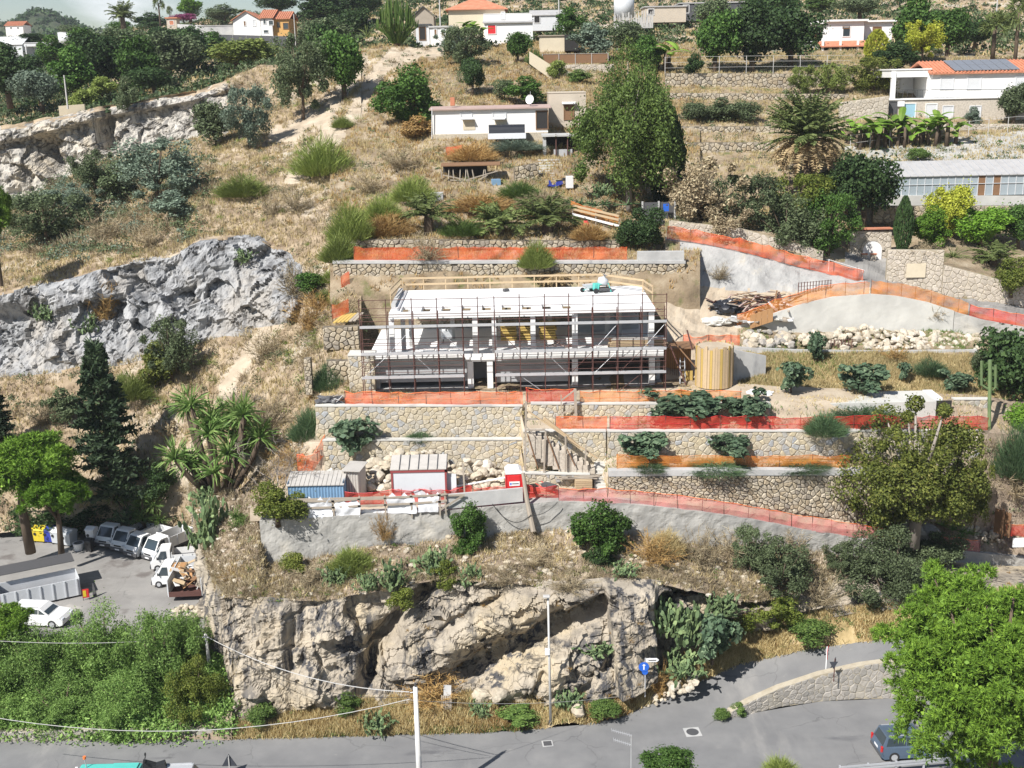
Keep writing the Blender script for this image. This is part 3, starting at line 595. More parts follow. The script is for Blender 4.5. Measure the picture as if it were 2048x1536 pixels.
# ---- behind the building: cut earth and the planted terraces up to the cabin and the ridge
FA = flatY((660,1330,1400),86.6,16.58); FB = flatY((660,1330,1400),97.6,16.58)
FC = [(660,578,98.4),(1370,578,98.6),(1400,578,99)]
F1 = [(660,524,99.9),(1370,524,100.0),(1400,524,100)]
F2 = [(660,502,104),(1260,500,104),(1400,498,104.6)]
F3 = [(660,478,104.5),(1260,480,104.5),(1400,480,108)]
F4 = [(660,430,111),(900,442,110),(1150,455,109.5),(1260,458,109.5),(1400,455,110)]
F5 = [(660,370,119),(880,388,116),(1060,384,117),(1190,376,118),(1260,402,117),(1400,420,116)]
F6 = [(660,310,128),(860,300,127),(1060,300,127),(1190,345,121),(1260,370,121),(1400,395,122)]
F7 = [(660,260,137),(860,277,130.5),(1100,277,131),(1200,275,131.5),(1260,330,127),(1400,330,127)]
F8 = [(660,190,152),(760,190,150),(900,205,142),(1090,205,142),(1260,240,140),(1400,248,139)]
F9 = [(660,120,166),(760,105,167),(900,120,163),(1090,140,158),(1260,150,158),(1400,150,158)]
F10 = [(660,98,172),(760,94,172),(880,95,172),(1000,90,178),(1090,82,182),(1260,85,182),(1400,90,182)]
patch('terraced_slope',[FA,FB,FC,F1,F2,F3,F4,F5,F6,F7,F8,F9,F10],np.arange(660,1401,4),[4,10,8,5,4,10,10,10,10,10,14,8],MT['terrace'],None,'planted terraces climbing behind the building',noise_amp=.28,noise_scale=.5,split=[('sandy_ridge',bare,MT['soil'],'bare sandy ridge left of the fig tree')])
sheet('slope_filler',[W(640,700,93.5) + np.array([0,0,-3]),W(760,700,97) + np.array([0,0,-6]),W(760,520,112) + np.array([0,0,-6]),W(640,520,112) + np.array([0,0,-3])],MT['dry'])

# ---- right of the building
X8 = (1330,1400,1480,1600,1740,1900,2048,2500)
def rowX(*yY): return [(x,*q) for x,q in zip(X8,yY)]
G0 = rowX((760,88),(775,87.5),(792,86.4),(792,86.4),(792,86.4),(792,86.6),(800,87),(820,87))
Ga = rowX((690,93),(690,93),(706,93),(706,93),(706,93),(708,92.7),(715,92.3),(735,91.5))
Gb = rowX((640,96),(662,95.5),(664,96.4),(660,97.5),(658,97.6),(656,97.4),(682,96.2),(712,94.4))
Gc = rowX((618,97.5),(640,97.3),(655,97.2),(612,98.0),(592,98.2),(624,97.8),(657,96.8),(692,94.8))
Gd = rowX((564,100.6),(570,101),(578,101.3),(582,101.3),(576,100.2),(613,99),(646,97.8),(682,95.8))
Ge = rowX((480,104.6),(489,104.6),(505,104.1),(537,103.6),(563,102.2),(600,101.6),(631,100.2),(666,98.3))
Gf = rowX((470,108),(480,108),(494,107.5),(523,107),(527,109.5),(591,103.6),(616,103.2),(651,101.2))
Gg = rowX((442,109),(448,109),(457,108.6),(490,107.7),(512,114),(537,104.3),(567,103.7),(602,101.7))
Gh = rowX((422,114),(427,114),(432,114),(447,114),(478,118),(505,110),(525,110),(562,108))
Gi = rowX((400,120),(405,120),(410,120),(416,121),(436,121.5),(440,121),(440,120.5),(460,117))
Gj = rowX((335,127),(335,127),(335,127),(332,127),(335,126),(330,127),(322,128),(322,127))
Gk = rowX((305,133),(305,133),(303,133),(300,133.5),(298,134),(280,136),(262,137.5),(262,137))
Gl = rowX((250,139),(250,139),(248,139),(248,139.5),(248,139.5),(249,140.5),(249,141),(249,141))
Gm = rowX((150,158),(150,158),(150,158),(150,159),(170,152),(190,149),(190,149),(190,149))
Gn = rowX((108,176),(106,177),(104,178),(102,179),(100,179),(112,172),(114,172),(114,172))
def g_disp(p,t):
    x,y = px(p); q = p.copy(); a = .22 * fbm(p * .5,4,101) + .1 * fbm(p * 1.7,3,103); q[:,2] += a * (1 - .7 * sstep(600,560,y) * sstep(520,500,y)); return q
def tw(lo,hi,xa,xb,m=2):
    lo = np.array(lo,float); hi = np.array(hi,float)
    def t(c):
        x,y = px(c); w = 3 * vnoise(c * .7,5)
        return (x > xa) & (x < xb) & (np.interp(x,hi[:,0],hi[:,1]) - m + w < y) & (y < np.interp(x,lo[:,0],lo[:,1]) + m + w)
    return t
def any_of(*ts): return lambda c: np.any([t(c) for t in ts],axis=0)
patch('right_terraces',[G0,Ga,Gb,Gc,Gd,Ge,Gf,Gg,Gh,Gi,Gj,Gk,Gl,Gm,Gn],np.arange(1330,2500,5),[14,8,4,10,12,4,4,6,6,12,8,8,14,8],MT['terrace'],g_disp,'terraced ground right of the building',noise_amp=0,split=[
    ('shotcrete_bank',tw(Gd,Ge,1362,1735),MT['shotcrete'],'grey sprayed concrete bank with drain holes under the ramp'),
    ('upper_road',any_of(tw(Ge,Gf,1300,1735),tw(Gd,Gf,1735,2600),tw(Gf,Gg,1690,1775)),MT['lot'],'narrow concrete lane behind the orange netting'),
    ('dirt_slope',any_of(tw(G0,Gd,1330,1475),tw(Gc,Gd,1470,1740)),MT['soil'],'bare sandy dirt beside the unfinished house'),
    ('grass_terrace',tw(G0,Ga,1475,2600),MT['grass'],'golden dry grass terrace above the concrete tank'),
    ('concrete_bank',tw(Gj,Gk,1690,2600),MT['plaster'],'sloping grey concrete bank above the greenhouse')])
# ---- background hills
H0 = [(x,y + 14,Y + .4) for x,y,Y in E6 if x < 700] + [(760,108,172),(900,105,175),(1250,90,180),(1600,102,179),(2048,114,172),(2500,114,172)]
H1 = [(-500,205,205),(0,205,205),(300,165,205),(600,112,210),(900,78,205),(1250,72,205),(1600,72,208),(2048,72,210),(2500,72,210)]
H2 = [(-500,120,300),(0,128,300),(200,96,290),(420,97,270),(600,97,260),(700,60,260),(900,40,260),(1250,30,250),(1600,20,260),(2048,10,260),(2500,0,260)]
H3 = [(-500,70,420),(0,80,420),(150,72,400),(300,52,380),(420,40,350),(600,28,340),(750,0,340),(900,-30,340),(1250,-60,330),(2500,-90,330)]
H4 = [(-500,100,520),(0,100,520),(300,70,480),(600,30,440),(900,-20,440),(2500,-80,430)]
patch('background_hill',[H0,H1,H2,H3,H4],np.arange(-500,2500,10),[14,16,16,6],MT['dry'],None,'inhabited hillside at the top of the picture',noise_amp=.7,noise_scale=.06)
def far_disp(p,t):
    q = p.copy(); q[:,2] += 6 * fbm(p * .012,5,111) ; return q
patch('far_hill',[[(-600,160,700),(700,160,700)],[(-600,62,900),(-100,58,900),(20,46,900),(70,22,900),(110,18,900),(150,46,900),(190,60,900),(400,75,900),(700,90,900)],[(-600,120,1100),(700,130,1100)]],np.arange(-600,700,6),[24,8],MT['far'],far_disp,'distant wooded hill under the sky',noise_amp=4,noise_scale=.06)
BV = BVHTree.FromPolygons(np.concatenate(_bv).tolist(),[tuple(f) if f[2] != f[3] else tuple(f[:3]) for f in np.concatenate(_bf).tolist()])
def G(x,y):
    """the place on the terrain seen at pixel (x,y)"""
    h = BV.ray_cast(Vector(CAM),Vector(ray(x,y)).normalized())
    return np.array(h[0]) if h[0] is not None else W(x,y,100)
def drop(X,Y,z=200):
    h = BV.ray_cast(Vector((X,Y,z)),Vector((0,0,-1))); return np.array(h[0]) if h[0] is not None else np.array([X,Y,0])

# ================================================================== WALLS
def wl_(o,root):
    """parent a mesh whose vertices are in world coordinates"""
    o.parent = root; o.matrix_parent_inverse = Matrix.Translation(-Vector(root.location)); return o
def clip(poly,n,d):
    out = []; k = len(poly)
    for i in range(k):
        a = poly[i]; b = poly[(i + 1) % k]; da = a[0] * n[0] + a[1] * n[1] - d; db = b[0] * n[0] + b[1] * n[1] - d
        if da <= 0: out.append(a)
        if da * db < 0:
            t = da / (da - db); out.append((a[0] + t * (b[0] - a[0]),a[1] + t * (b[1] - a[1])))
    return out
def voronoi(Lx,H,cw,ch,rnd,jit=.56):
    nx = max(2,round(Lx / cw)); ny = max(1,round(H / ch)); seeds = {}
    for j in range(-1,ny + 1):
        for i in range(-2,nx + 2):
            w = .75 + .5 * rnd.random()
            seeds[i,j] = ((i + .5 + .5 * (j % 2) + (rnd.random() - .5) * jit * 2) * Lx / nx,(j + .5 + (rnd.random() - .5) * jit * 1.6) * H / ny)
    cells_ = []
    for j in range(ny):
        for i in range(-1,nx + 1):
            c = seeds[i,j]; poly = [(0,0),(Lx,0),(Lx,H),(0,H)]
            for dj in (-2,-1,0,1,2):
                for di in (-2,-1,0,1,2):
                    q = seeds.get((i + di,j + dj))
                    if (di or dj) and q:
                        n = (q[0] - c[0],q[1] - c[1]); poly = clip(poly,n,(q[0] ** 2 + q[1] ** 2 - c[0] ** 2 - c[1] ** 2) / 2)
                        if len(poly) < 3: break
                if len(poly) < 3: break
            if len(poly) >= 3: cells_.append(poly)
    return cells_
def wall_frame(pts):
    """pts: [(x, ytop, ybot, Y)] -> functions of arc length s"""
    B = np.array([W(x,yb,Y) for x,yt,yb,Y in pts]); T = np.array([W(x,yt,Y)[2] for x,yt,yb,Y in pts])
    s = np.concatenate([[0],np.cumsum(np.linalg.norm(np.diff(B[:,:2],axis=0),axis=1))])
    def at(q,v,dep=0.0):
        X = np.interp(q,s,B[:,0]); Y = np.interp(q,s,B[:,1]); b = np.interp(q,s,B[:,2]); t = np.interp(q,s,T)
        i = int(np.clip(np.searchsorted(s,q) - 1,0,len(s) - 2)); d = B[i + 1,:2] - B[i,:2]; d = d / np.linalg.norm(d)
        return (X + d[1] * dep,Y - d[0] * dep,b + v * (t - b))
    return s,B,T,at
def stone_wall(name,label,pts,cw=.44,ch=.33,stone='stone',core='mortar',parts=300,thick=.45,coping=None,proud=.05,gap=.018,seed=1,kind_cat='wall',group=None,cop_h=.1,hole=None):
    rnd = random.Random(seed); s,B,T,at = wall_frame(pts); Lx = s[-1]; H = float(np.mean(T - B[:,2]))
    root = empty(name,B[0],0,label,kind_cat,group)
    mb = MB(); n = max(2,int(Lx / 1.0)); qs = sorted(set(list(np.linspace(0,Lx,n)) + list(s)))
    f = [at(q,0,0) for q in qs] + [at(q,1,0) for q in qs]; k = [at(q,0,-thick) for q in qs] + [at(q,1,-thick) for q in qs]; m = len(qs)
    vs = f + k; fs = []
    for i in range(m - 1):
        fs += [(i,i + 1,m + i + 1,m + i),(2 * m + i,3 * m + i,3 * m + i + 1,2 * m + i + 1),(m + i,m + i + 1,3 * m + i + 1,3 * m + i)]
    fs += [(0,m,3 * m,2 * m),(m - 1,3 * m - 1,4 * m - 1,2 * m - 1)]
    mb.add(vs,fs); wl_(mb.build('core',MT[core]),root)
    st = []
    for poly in voronoi(Lx,H,cw,ch,rnd):
        cx = sum(p[0] for p in poly) / len(poly); cy = sum(p[1] for p in poly) / len(poly)
        ar = abs(sum(a[0] * b[1] - b[0] * a[1] for a,b in zip(poly,poly[1:] + poly[:1]))) / 2
        if ar < cw * ch * .12 or (hole and hole(cx,cy)): continue
        r = math.sqrt(ar); k1 = 1 - gap / r * 1.6; d = proud * (.5 + 1.0 * rnd.random()); vs = []; n = len(poly)
        for sc_,dp in ((k1,-.03),(k1 * .97,d * .55),(k1 * .74,d)):
            for p in poly:
                j = 1 + (rnd.random() - .5) * .06
                vs.append(at(min(max(cx + (p[0] - cx) * sc_ * j,0),Lx),min(max((cy + (p[1] - cy) * sc_ * j) / H,0),1),dp + (rnd.random() - .5) * .012))
        fs = [tuple(2 * n + i for i in range(n))]
        for ring in (0,1): fs += [(ring * n + i,ring * n + (i + 1) % n,(ring + 1) * n + (i + 1) % n,(ring + 1) * n + i) for i in range(n)]
        st.append((ar,vs,fs))
    st.sort(key=lambda q: -q[0]); big = MB()
    for i,(ar,vs,fs) in enumerate(st):
        if i < parts: wl_(meshobj('stone',vs,fs,MT[stone]),root)
        else: big.add(vs,fs)
    if big.v: tag(wl_(meshobj('small_stones',big.v,big.f,MT[stone]),root),kind='stuff')
    if coping:
        mb = MB()
        for a,b in zip(qs[:-1],qs[1:]):
            p0 = np.array(at(a,1,proud + .02)); p1 = np.array(at(b,1,proud + .02)); p2 = np.array(at(b,1,-thick - .03)); p3 = np.array(at(a,1,-thick - .03)); u = np.array([0,0,cop_h]); e = np.array([0,0,.004])
            mb.add([p0 + e,p1 + e,p2 + e,p3 + e,p0 + u,p1 + u,p2 + u,p3 + u],[(0,1,5,4),(4,5,6,7),(2,3,7,6),(1,2,6,5),(3,0,4,7)])
        wl_(mb.build('coping',MT[coping]),root)
    return root
def panel_wall(name,label,pts,mat,thick=.4,amp=.06,rows=14,step=.25,cat='wall',sc=1.2,part='wall_face',lean=0.0):
    """solid cast or rendered wall with an uneven face"""
    s,B,T,at = wall_frame(pts); root = empty(name,B[0],0,label,cat); nq = max(4,int(s[-1] / step)); qs = np.linspace(0,s[-1],nq)
    A = np.array([[at(q,v,-lean * v) for q in qs] for v in np.linspace(0,1,rows)]); fl = A.reshape(-1,3).copy(); fl[:,1] -= amp * fbm(fl * sc,4,7)
    bk = np.array([[at(q,v,-thick) for q in qs] for v in (1,0)]).reshape(-1,3)
    V = np.concatenate([fl,bk]); idx = np.arange(rows * nq).reshape(rows,nq); F = np.stack([idx[:-1,:-1],idx[:-1,1:],idx[1:,1:],idx[1:,:-1]],-1).reshape(-1,4)
    t = idx[-1]; b1 = rows * nq + np.arange(nq); b0 = b1 + nq; E = [(t[:-1],t[1:],b1[1:],b1[:-1]),(b1[:-1],b1[1:],b0[1:],b0[:-1])]
    F = np.concatenate([F] + [np.stack(e,-1) for e in E]); ends = []
    for c in (0,nq - 1):
        for r in range(rows - 1): ends.append((idx[r,c],idx[r + 1,c],b1[c],b1[c]) if r else (idx[0,c],idx[1,c],b1[c],b0[c]))
    o = link(bpy.data.objects.new(part,npmesh(part,V,F,mat))); wl_(o,root)
    for c in (0,nq - 1): wl_(MB().add(list(V[idx[:,c]]) + [V[b1[c]],V[b0[c]]],[tuple(range(rows + 2))]).build('end_face',mat),root)
    return root

stone_wall('stone_wall','tall new stone retaining wall below the scaffolded house, left of the stairs',[(635,813,884,82.0),(1046,813,882,82.0)],.46,.33,coping='paleconc',seed=2)
stone_wall('stone_wall','low new stone wall at the back of the rubble heap',[(650,882,955,81.0),(1046,880,950,81.0)],.46,.33,coping='paleconc',seed=3)
stone_wall('stone_wall','new stone wall behind the timber braced stairs',[(1048,864,952,79.4),(1212,864,946,79.4)],.44,.33,coping='paleconc',seed=4)
stone_wall('stone_wall','long new stone wall between the red and the amber netting',[(1215,864,918,79.3),(1705,863,918,80.1),(1958,862,920,82.0)],.48,.36,coping='paleconc',seed=5)
stone_wall('stone_wall','new stone wall under the house beside the castor bushes',[(1062,809,842,82.3),(1540,809,840,82.4)],.46,.34,coping='paleconc',seed=6)
stone_wall('stone_wall','short new stone wall at the right end of the tank',[(1905,800,836,84.6),(1976,800,836,84.8)],.46,.34,coping='paleconc',seed=7)
stone_wall('dry_stone_wall','rough dry stone wall above the pink fenced path',[(1217,952,990,77.1),(1450,950,1006,77.15),(1600,950,1028,78.0),(1712,950,1044,78.9),(1830,950,1058,79.9)],.42,.3,'oldstone','joint',300,.5,'conc',.11,.03,8,cop_h=.42)
stone_wall('dry_stone_wall','old stone terrace wall right behind the flat roof',[(668,527,566,99.3),(1278,527,566,99.5),(1370,527,566,99.6)],.5,.34,'oldstone','joint',300,.5,'conc',.1,.03,9,cop_h=.25)
stone_wall('dry_stone_wall','low old terrace wall under the date palms',[(700,479,496,103.9),(1240,482,499,103.9)],.5,.32,'oldstone','joint',160,.5,None,.1,.03,10)
stone_wall('dry_stone_wall','crumbling old stone wall left of the scaffolding',[(648,655,700,93.2),(720,652,700,93.2)],.48,.36,'oldstone','joint',60,.6,None,.12,.03,11)
stone_wall('dry_stone_wall','mossy old stone wall in the weeds left of the house',[(655,722,770,88.6),(702,722,770,88.6)],.48,.36,'oldstone','joint',40,.6,None,.12,.03,12)
stone_wall('stone_pier','stone corner pier at the left end of the scaffolding',[(700,712,790,86.9),(752,712,790,86.9)],.44,.33,'stone','mortar',80,1.6,'paleconc',.05,.02,13)
stone_wall('stone_pier','ruined narrow wall stub standing in the scrub left of the site',[(612,718,790,87.6),(626,716,790,87.6)],.4,.3,'oldstone','joint',40,.5,None,.08,.02,14)
stone_wall('garden_wall','pale stone garden wall carrying the cream plaque',[(1772,500,562,104.3),(1882,501,592,103.8)],.5,.36,'palestone','mortar',200,.5,None,.05,.02,15)
stone_wall('garden_wall','long pale stone garden wall running along the lane at right',[(1883,530,592,103.7),(1990,558,608,103.4),(2060,572,622,103.2),(2300,600,650,102)],.55,.38,'palestone','mortar',260,.5,None,.05,.02,16)
stone_wall('garden_wall','curved pale stone wall below the grey scrub by the ramp',[(1338,441,473,108.4),(1480,457,497,108.0),(1600,490,526,107.4),(1645,502,535,107.6)],.55,.38,'palestone','mortar',220,.5,None,.05,.02,17)
nicheX = lambda cx,cy: 1.0 < cx < 2.75 and cy < 2.3
niche = stone_wall('niche_wall','stone wall with a white arched niche beside the lane',[(1697,462,527,112.3),(1780,462,527,112.3)],.5,.36,'palestone','mortar',120,.5,None,.06,.02,18,hole=nicheX)
stone_wall('terrace_wall','highest dry stone terrace wall under the wire fence',[(1330,146,182,153),(1705,148,182,153)],.62,.42,'oldstone','joint',0,.5,None,.1,.03,19)
stone_wall('terrace_wall','second dry stone terrace wall right of the eucalyptus',[(1330,186,240,148),(1695,188,240,148)],.6,.42,'oldstone','joint',0,.5,None,.1,.03,20)
stone_wall('terrace_wall','rounded boulder terrace wall above the mown strip',[(1362,253,282,137.3),(1560,253,280,137.3)],.55,.42,'oldstone','joint',150,.5,None,.12,.03,21)
stone_wall('terrace_wall','rounded boulder terrace wall below the mown strip',[(1362,285,310,133.0),(1560,285,308,133.0)],.55,.42,'oldstone','joint',150,.5,None,.12,.03,22)
stone_wall('terrace_wall','small pale stone wall under the brown fence',[(1092,130,160,158.5),(1228,128,160,158.5)],.6,.42,'palestone','mortar',0,.5,None,.06,.02,23)
stone_wall('terrace_wall','dry stone wall under the greenhouse',[(1745,412,446,119.4),(2120,412,446,119.4)],.55,.4,'oldstone','joint',120,.5,None,.08,.02,24)
stone_wall('terrace_wall','white stone wall of the garden below the solar roofed house',[(1678,205,246,141),(1775,192,246,141)],.6,.42,'palestone','mortar',0,.5,None,.05,.02,25)
stone_wall('terrace_wall','pale stone wall in front of the white house garden',[(1700,250,284,138.4),(1780,250,284,138.4),(1900,248,276,138.8),(2150,248,272,139)],.6,.42,'palestone','mortar',0,.5,None,.05,.02,26)
stone_wall('terrace_wall','old stone wall below the collapsed shack',[(1030,335,385,119.5),(1078,325,382,120)],.5,.38,'oldstone','joint',60,.5,None,.1,.03,27)
rw = [(1462,1424,1436),(1500,1403,1427),(1560,1376,1413),(1640,1349,1402),(1720,1331,1397),(1800,1320,1396),(1960,1302,1400)]
stone_wall('block_wall','squared stone wall holding up the ramp road',[(x,t,b + 1,YZ(x,b + 1,-.02)) for x,t,b in rw],.5,.32,'greystone','mortar',260,.5,None,.04,.015,28)
stone_wall('kerb_wall','low stone wall along the road under the green bank',[(x,yYZ(x,65.0,.75),yYZ(x,65.0,-.1),65.0) for x in (-200,100,300,468)],.6,.4,'greystone','mortar',80,.4,None,.05,.02,29)
# rendered long retaining wall of the site yard
rt = [(x,y) for x,y,Y in s0]
def fy(x): return float(np.interp(x,[a for a,_,_ in wallfoot],[b for _,b,_ in wallfoot]))
panel_wall('retaining_wall','long grey rendered retaining wall under the site yard',[(x,float(np.interp(x,[a for a,_,_ in s0],[b for _,b,_ in s0])) + 1,max(fy(x),fy(540) if x < 540 else 0) + 14,float(np.interp(x,[a for a,_,_ in s0],[c for _,_,c in s0])) - .25) for x in (527,600,700,800,900,1050,1120,1250,1400,1500,1600,1700,1800,1950,2090,2400,2740)],MT['plaster'],1.2,.05,22,.16,sc=1.8)
panel_wall('block_parapet','grey block parapet on the retaining wall by the red toilet',[(893,990,1018,74.5),(1046,976,1003,74.9)],MT['conc'],.2,.01,4,.5)
panel_wall('concrete_wall','pale cast concrete wall with a curved top under the lane',[(1470,654,668,96.9),(1540,629,668,97.0),(1600,608,668,97.1),(1660,594,668,97.2),(1735,588,668,97.2),(1790,592,666,97.2),(1850,604,666,97.1),(1905,622,666,97.0)],MT['paleconc'],.35,.02,12,.3)
panel_wall('concrete_wall','rough grey retaining wall running right under the red netting',[(1906,624,668,96.9),(1960,640,690,96.3),(2060,658,712,95.5),(2400,690,740,94)],MT['plaster'],.35,.06,12,.3)
panel_wall('concrete_wall','low concrete kerb wall below the rubble band',[(1465,694,712,93.4),(1600,700,718,93.2),(1760,702,722,93.0),(1955,700,722,93.0)],MT['conc'],.3,.02,4,.5)
panel_wall('concrete_wall','concrete block above the terrace wall behind the roof',[(1276,504,527,99.4),(1368,503,528,99.6)],MT['conc'],.6,.01,4,.4)
panel_wall('concrete_wall','side wall of the cylinder pit in shade',[(1466,700,790,88.5),(1530,712,775,89.2)],MT['conc'],.3,.02,6,.4)
panel_wall('greenhouse_plinth','pale concrete plinth of the greenhouse',[(1752,391,414,121.2),(2120,392,414,121.2)],MT['paleconc'],.3,.02,4,.6)
# white back of the niche
nb = MB(); p0 = W(1721,530,112.6); p1 = W(1759,530,112.6); zt = W(1740,480,112.6)[2]
arc = [(p0[0],p0[2]),(p1[0],p1[2])] + [((p0[0] + p1[0]) / 2 + (p1[0] - p0[0]) / 2 * math.cos(t),zt - (p1[0] - p0[0]) / 2 + (p1[0] - p0[0]) / 2 * math.sin(t)) for t in np.linspace(0,math.pi,12)]
nb.prism(arc,'y',112.15,112.2); wl_(nb.build('niche_back',MT['white']),niche)
nb = MB(); c0 = np.array([(p0[0] + p1[0]) / 2,0,zt - (p1[0] - p0[0]) / 2]); R_ = (p1[0] - p0[0]) / 2
for a,b_ in zip(np.linspace(0,math.pi,12)[:-1],np.linspace(0,math.pi,12)[1:]):
    q = lambda t,r,y: (c0[0] + r * math.cos(t),y,c0[2] + r * math.sin(t))
    nb.add([q(a,R_,112.1),q(b_,R_,112.1),q(b_,R_ + .22,112.1),q(a,R_ + .22,112.1),q(a,R_,112.35),q(b_,R_,112.35),q(b_,R_ + .22,112.35),q(a,R_ + .22,112.35)],[(0,1,2,3),(0,1,5,4),(3,2,6,7)])
wl_(nb.build('arch_ring',MT['palestone']),niche)
for xx in (1728,1746):
    q = W(xx,527,111.7); nb = MB().box((q[0],q[1],q[2] + .45),(.5,.3,.9),0,.03); wl_(nb.build('pillar',MT['palestone']),niche)
    nb = MB().box((q[0],q[1] - .02,q[2] + .95),(.6,.4,.1),0,.02); wl_(nb.build('pillar_cap',MT['tile']),niche)
nb = MB(); a = W(1690,459,112.6); b = W(1782,459,112.6); nb.box(((a[0] + b[0]) / 2,112.5,a[2] + .06),(b[0] - a[0],.9,.12)); wl_(nb.build('tile_coping',MT['tile']),niche)
pl = MB(); a = W(1815,528,103.75); b = W(1851,555,103.75); pl.box(((a[0] + b[0]) / 2,103.78 + .12,(a[2] + b[2]) / 2),(b[0] - a[0],.1,a[2] - b[2]),math.radians(-3)); tag(pl.build('plaque',MT['cream']),'square cream plaque on the garden wall','plaque')

# ================================================================== FENCES
def net_fence(name,label,pts,h,mat,post_mat=None,step=2.0,cord=None,wob=.16,cat='fence',group=None,sag=.07,seed=1,mid=False):
    """pts [(x, ybase, Y)] ; net, one post object each, cords along the net"""
    B = np.array([W(*p) for p in pts]); s = np.concatenate([[0],np.cumsum(np.linalg.norm(np.diff(B,axis=0),axis=1))]); Lx = s[-1]
    at = lambda q: np.array([np.interp(q,s,B[:,k]) for k in range(3)]); root = empty(name,B[0],0,label,cat,group); rnd = random.Random(seed)
    n = max(6,int(Lx / .22)); rws = 7; V = []
    for r in range(rws):
        v = r / (rws - 1)
        for q in np.linspace(0,Lx,n):
            p = at(q); ph = (q % step) / step; sg = sag * (.5 + .9 * abs(math.sin(q * .71 + seed))) * (4 * ph * (1 - ph)) * v
            V.append((p[0],p[1],p[2] + .03 + v * h - sg))
    V = np.array(V); w = fbm(V * np.array([.9,.9,.9]),3,seed); w2 = fbm(V * 2.2,3,seed + 9); tt = np.repeat(np.arange(rws) / (rws - 1),n)
    V[:,1] += wob * (w + .5 * w2); V[:,2] += .5 * wob * w2 * tt
    idx = np.arange(rws * n).reshape(rws,n); F = np.stack([idx[:-1,:-1],idx[:-1,1:],idx[1:,1:],idx[1:,:-1]],-1).reshape(-1,4)
    wl_(link(bpy.data.objects.new('net',npmesh('net',V,F,MT[mat],True))),root)
    for k in range(int(Lx / step) + 1):
        p = at(min(k * step + rnd.uniform(-.1,.1),Lx)); mb = MB(); le = rnd.uniform(-.06,.06)
        mb.tube([(p[0],p[1] + .03,p[2] - .15),(p[0] + le,p[1] + .03,p[2] + h + .12)],.022,5); wl_(mb.build('post',MT[post_mat or 'rust']),root)
    for v,cm in ((1.0,cord),(.5,cord if mid else None)):
        if cm:
            mb = MB(); row = V[int(round(v * (rws - 1))) * n:][:n:3]; mb.tube([(p[0],p[1] - .02,p[2]) for p in row],.02 if v == 1 else .016,4); wl_(mb.build('cord',MT[cm]),root)
    return root
NF = net_fence
NF('safety_fence','orange safety net along the top of the tall stone wall',[(690,812,82.3),(1046,811,82.3)],1.05,'orange',cord='orangecord',seed=1,mid=True)
NF('safety_fence','short red net at the head of the timber stairs',[(1052,806,83.0),(1150,805,83.0)],1.1,'red',cord='orangecord',seed=2)
NF('safety_fence','amber net in front of the wooden cylinder',[(1160,808,82.7),(1482,806,82.9)],1.0,'amber',cord='orangecord',seed=3,step=1.5,mid=True)
NF('safety_fence','short orange net right beside the stairs',[(1112,860,79.9),(1214,860,79.9)],1.05,'orange',cord='orangecord',seed=4)
NF('safety_fence','long red net stretched in front of the concrete tank',[(1219,863,79.7),(1700,862,80.4),(1976,861,82.3)],1.1,'red',cord='redpaint',seed=5,mid=True)
NF('safety_fence','amber net on top of the rough dry stone wall',[(1233,940,77.5),(1700,939,79.2)],1.1,'amber',cord='amber',seed=6,step=2.4,mid=True)
NF('safety_fence','faded pink net along the curving edge of the retaining wall',[(1118,1002,75.15),(1250,1007,75.35),(1400,1023,75.75),(1500,1038,76.15),(1600,1058,76.85),(1700,1073,77.65),(1800,1088,78.25),(1960,1107,79)],1.0,'pink',cord='orangecord',seed=7,step=1.7,sag=.04)
NF('safety_fence','orange net with white tape on the wall behind the roof',[(708,521,99.7),(960,520,99.8),(1254,520,99.8)],1.15,'orange',cord=None,seed=8,step=3).children
NF('safety_fence','crumpled orange net running down the ramp',[(1334,478,104.9),(1400,487,104.8),(1480,503,104.4),(1600,535,103.8),(1727,565,102.2)],1.15,'orange',cord='orangecord',seed=9,wob=.3,step=2.2)
NF('safety_fence','amber net climbing the left side of the curved wall',[(1474,656,97.0),(1540,630,97.1),(1600,609,97.2),(1660,595,97.3),(1738,588,97.3)],1.15,'amber',cord='orangecord',seed=10,step=1.6)
NF('safety_fence','thin amber net on the right side of the curved wall',[(1742,588,97.4),(1800,594,97.3),(1850,605,97.2),(1935,632,97.0)],1.2,'amber',cord=None,seed=11,step=1.3)
NF('safety_fence','red net at the right end of the lane',[(1938,636,96.9),(2060,658,96.0),(2300,690,94.8)],1.1,'red',cord='orangecord',seed=12)
NF('safety_fence','orange net gathered above the wooden cylinder',[(1366,690,92.0),(1420,694,91.5),(1478,690,91.6)],.9,'orange',cord='orangecord',seed=13,wob=.35)
NF('safety_fence','small orange net on the slope above the yellow boards',[(664,640,94.6),(698,625,95)],1.2,'orange',seed=14)
NF('safety_fence','narrow orange net at the left edge of the terrace wall',[(683,582,98.5),(700,572,98.6)],1.3,'orange',seed=15)
NF('safety_fence','torn orange net in the scrub beside the blue shed',[(596,945,81),(625,944,80.5),(652,905,81.2)],1.3,'orange',cord='orangecord',seed=16,wob=.5)
NF('safety_fence','red net beside the gate post at the right edge',[(2010,1072,79.5),(2090,1076,79.5)],1.0,'red',cord='orangecord',seed=17)
NF('safety_fence','red netting behind the timber fence of the yard',[(690,1012,75.6),(900,1002,75.8),(1118,998,75.7)],.95,'red',cord='redpaint',seed=18,wob=.3,mid=True)
NF('safety_fence','orange net patch on the terrace below the cabin',[(892,312,125),(925,308,125)],.9,'orange',seed=19)
NF('safety_fence','amber net and boards beside the upper ramp',[(1142,425,111),(1190,440,110),(1238,458,109)],1.1,'amber',cord='orangecord',seed=20)
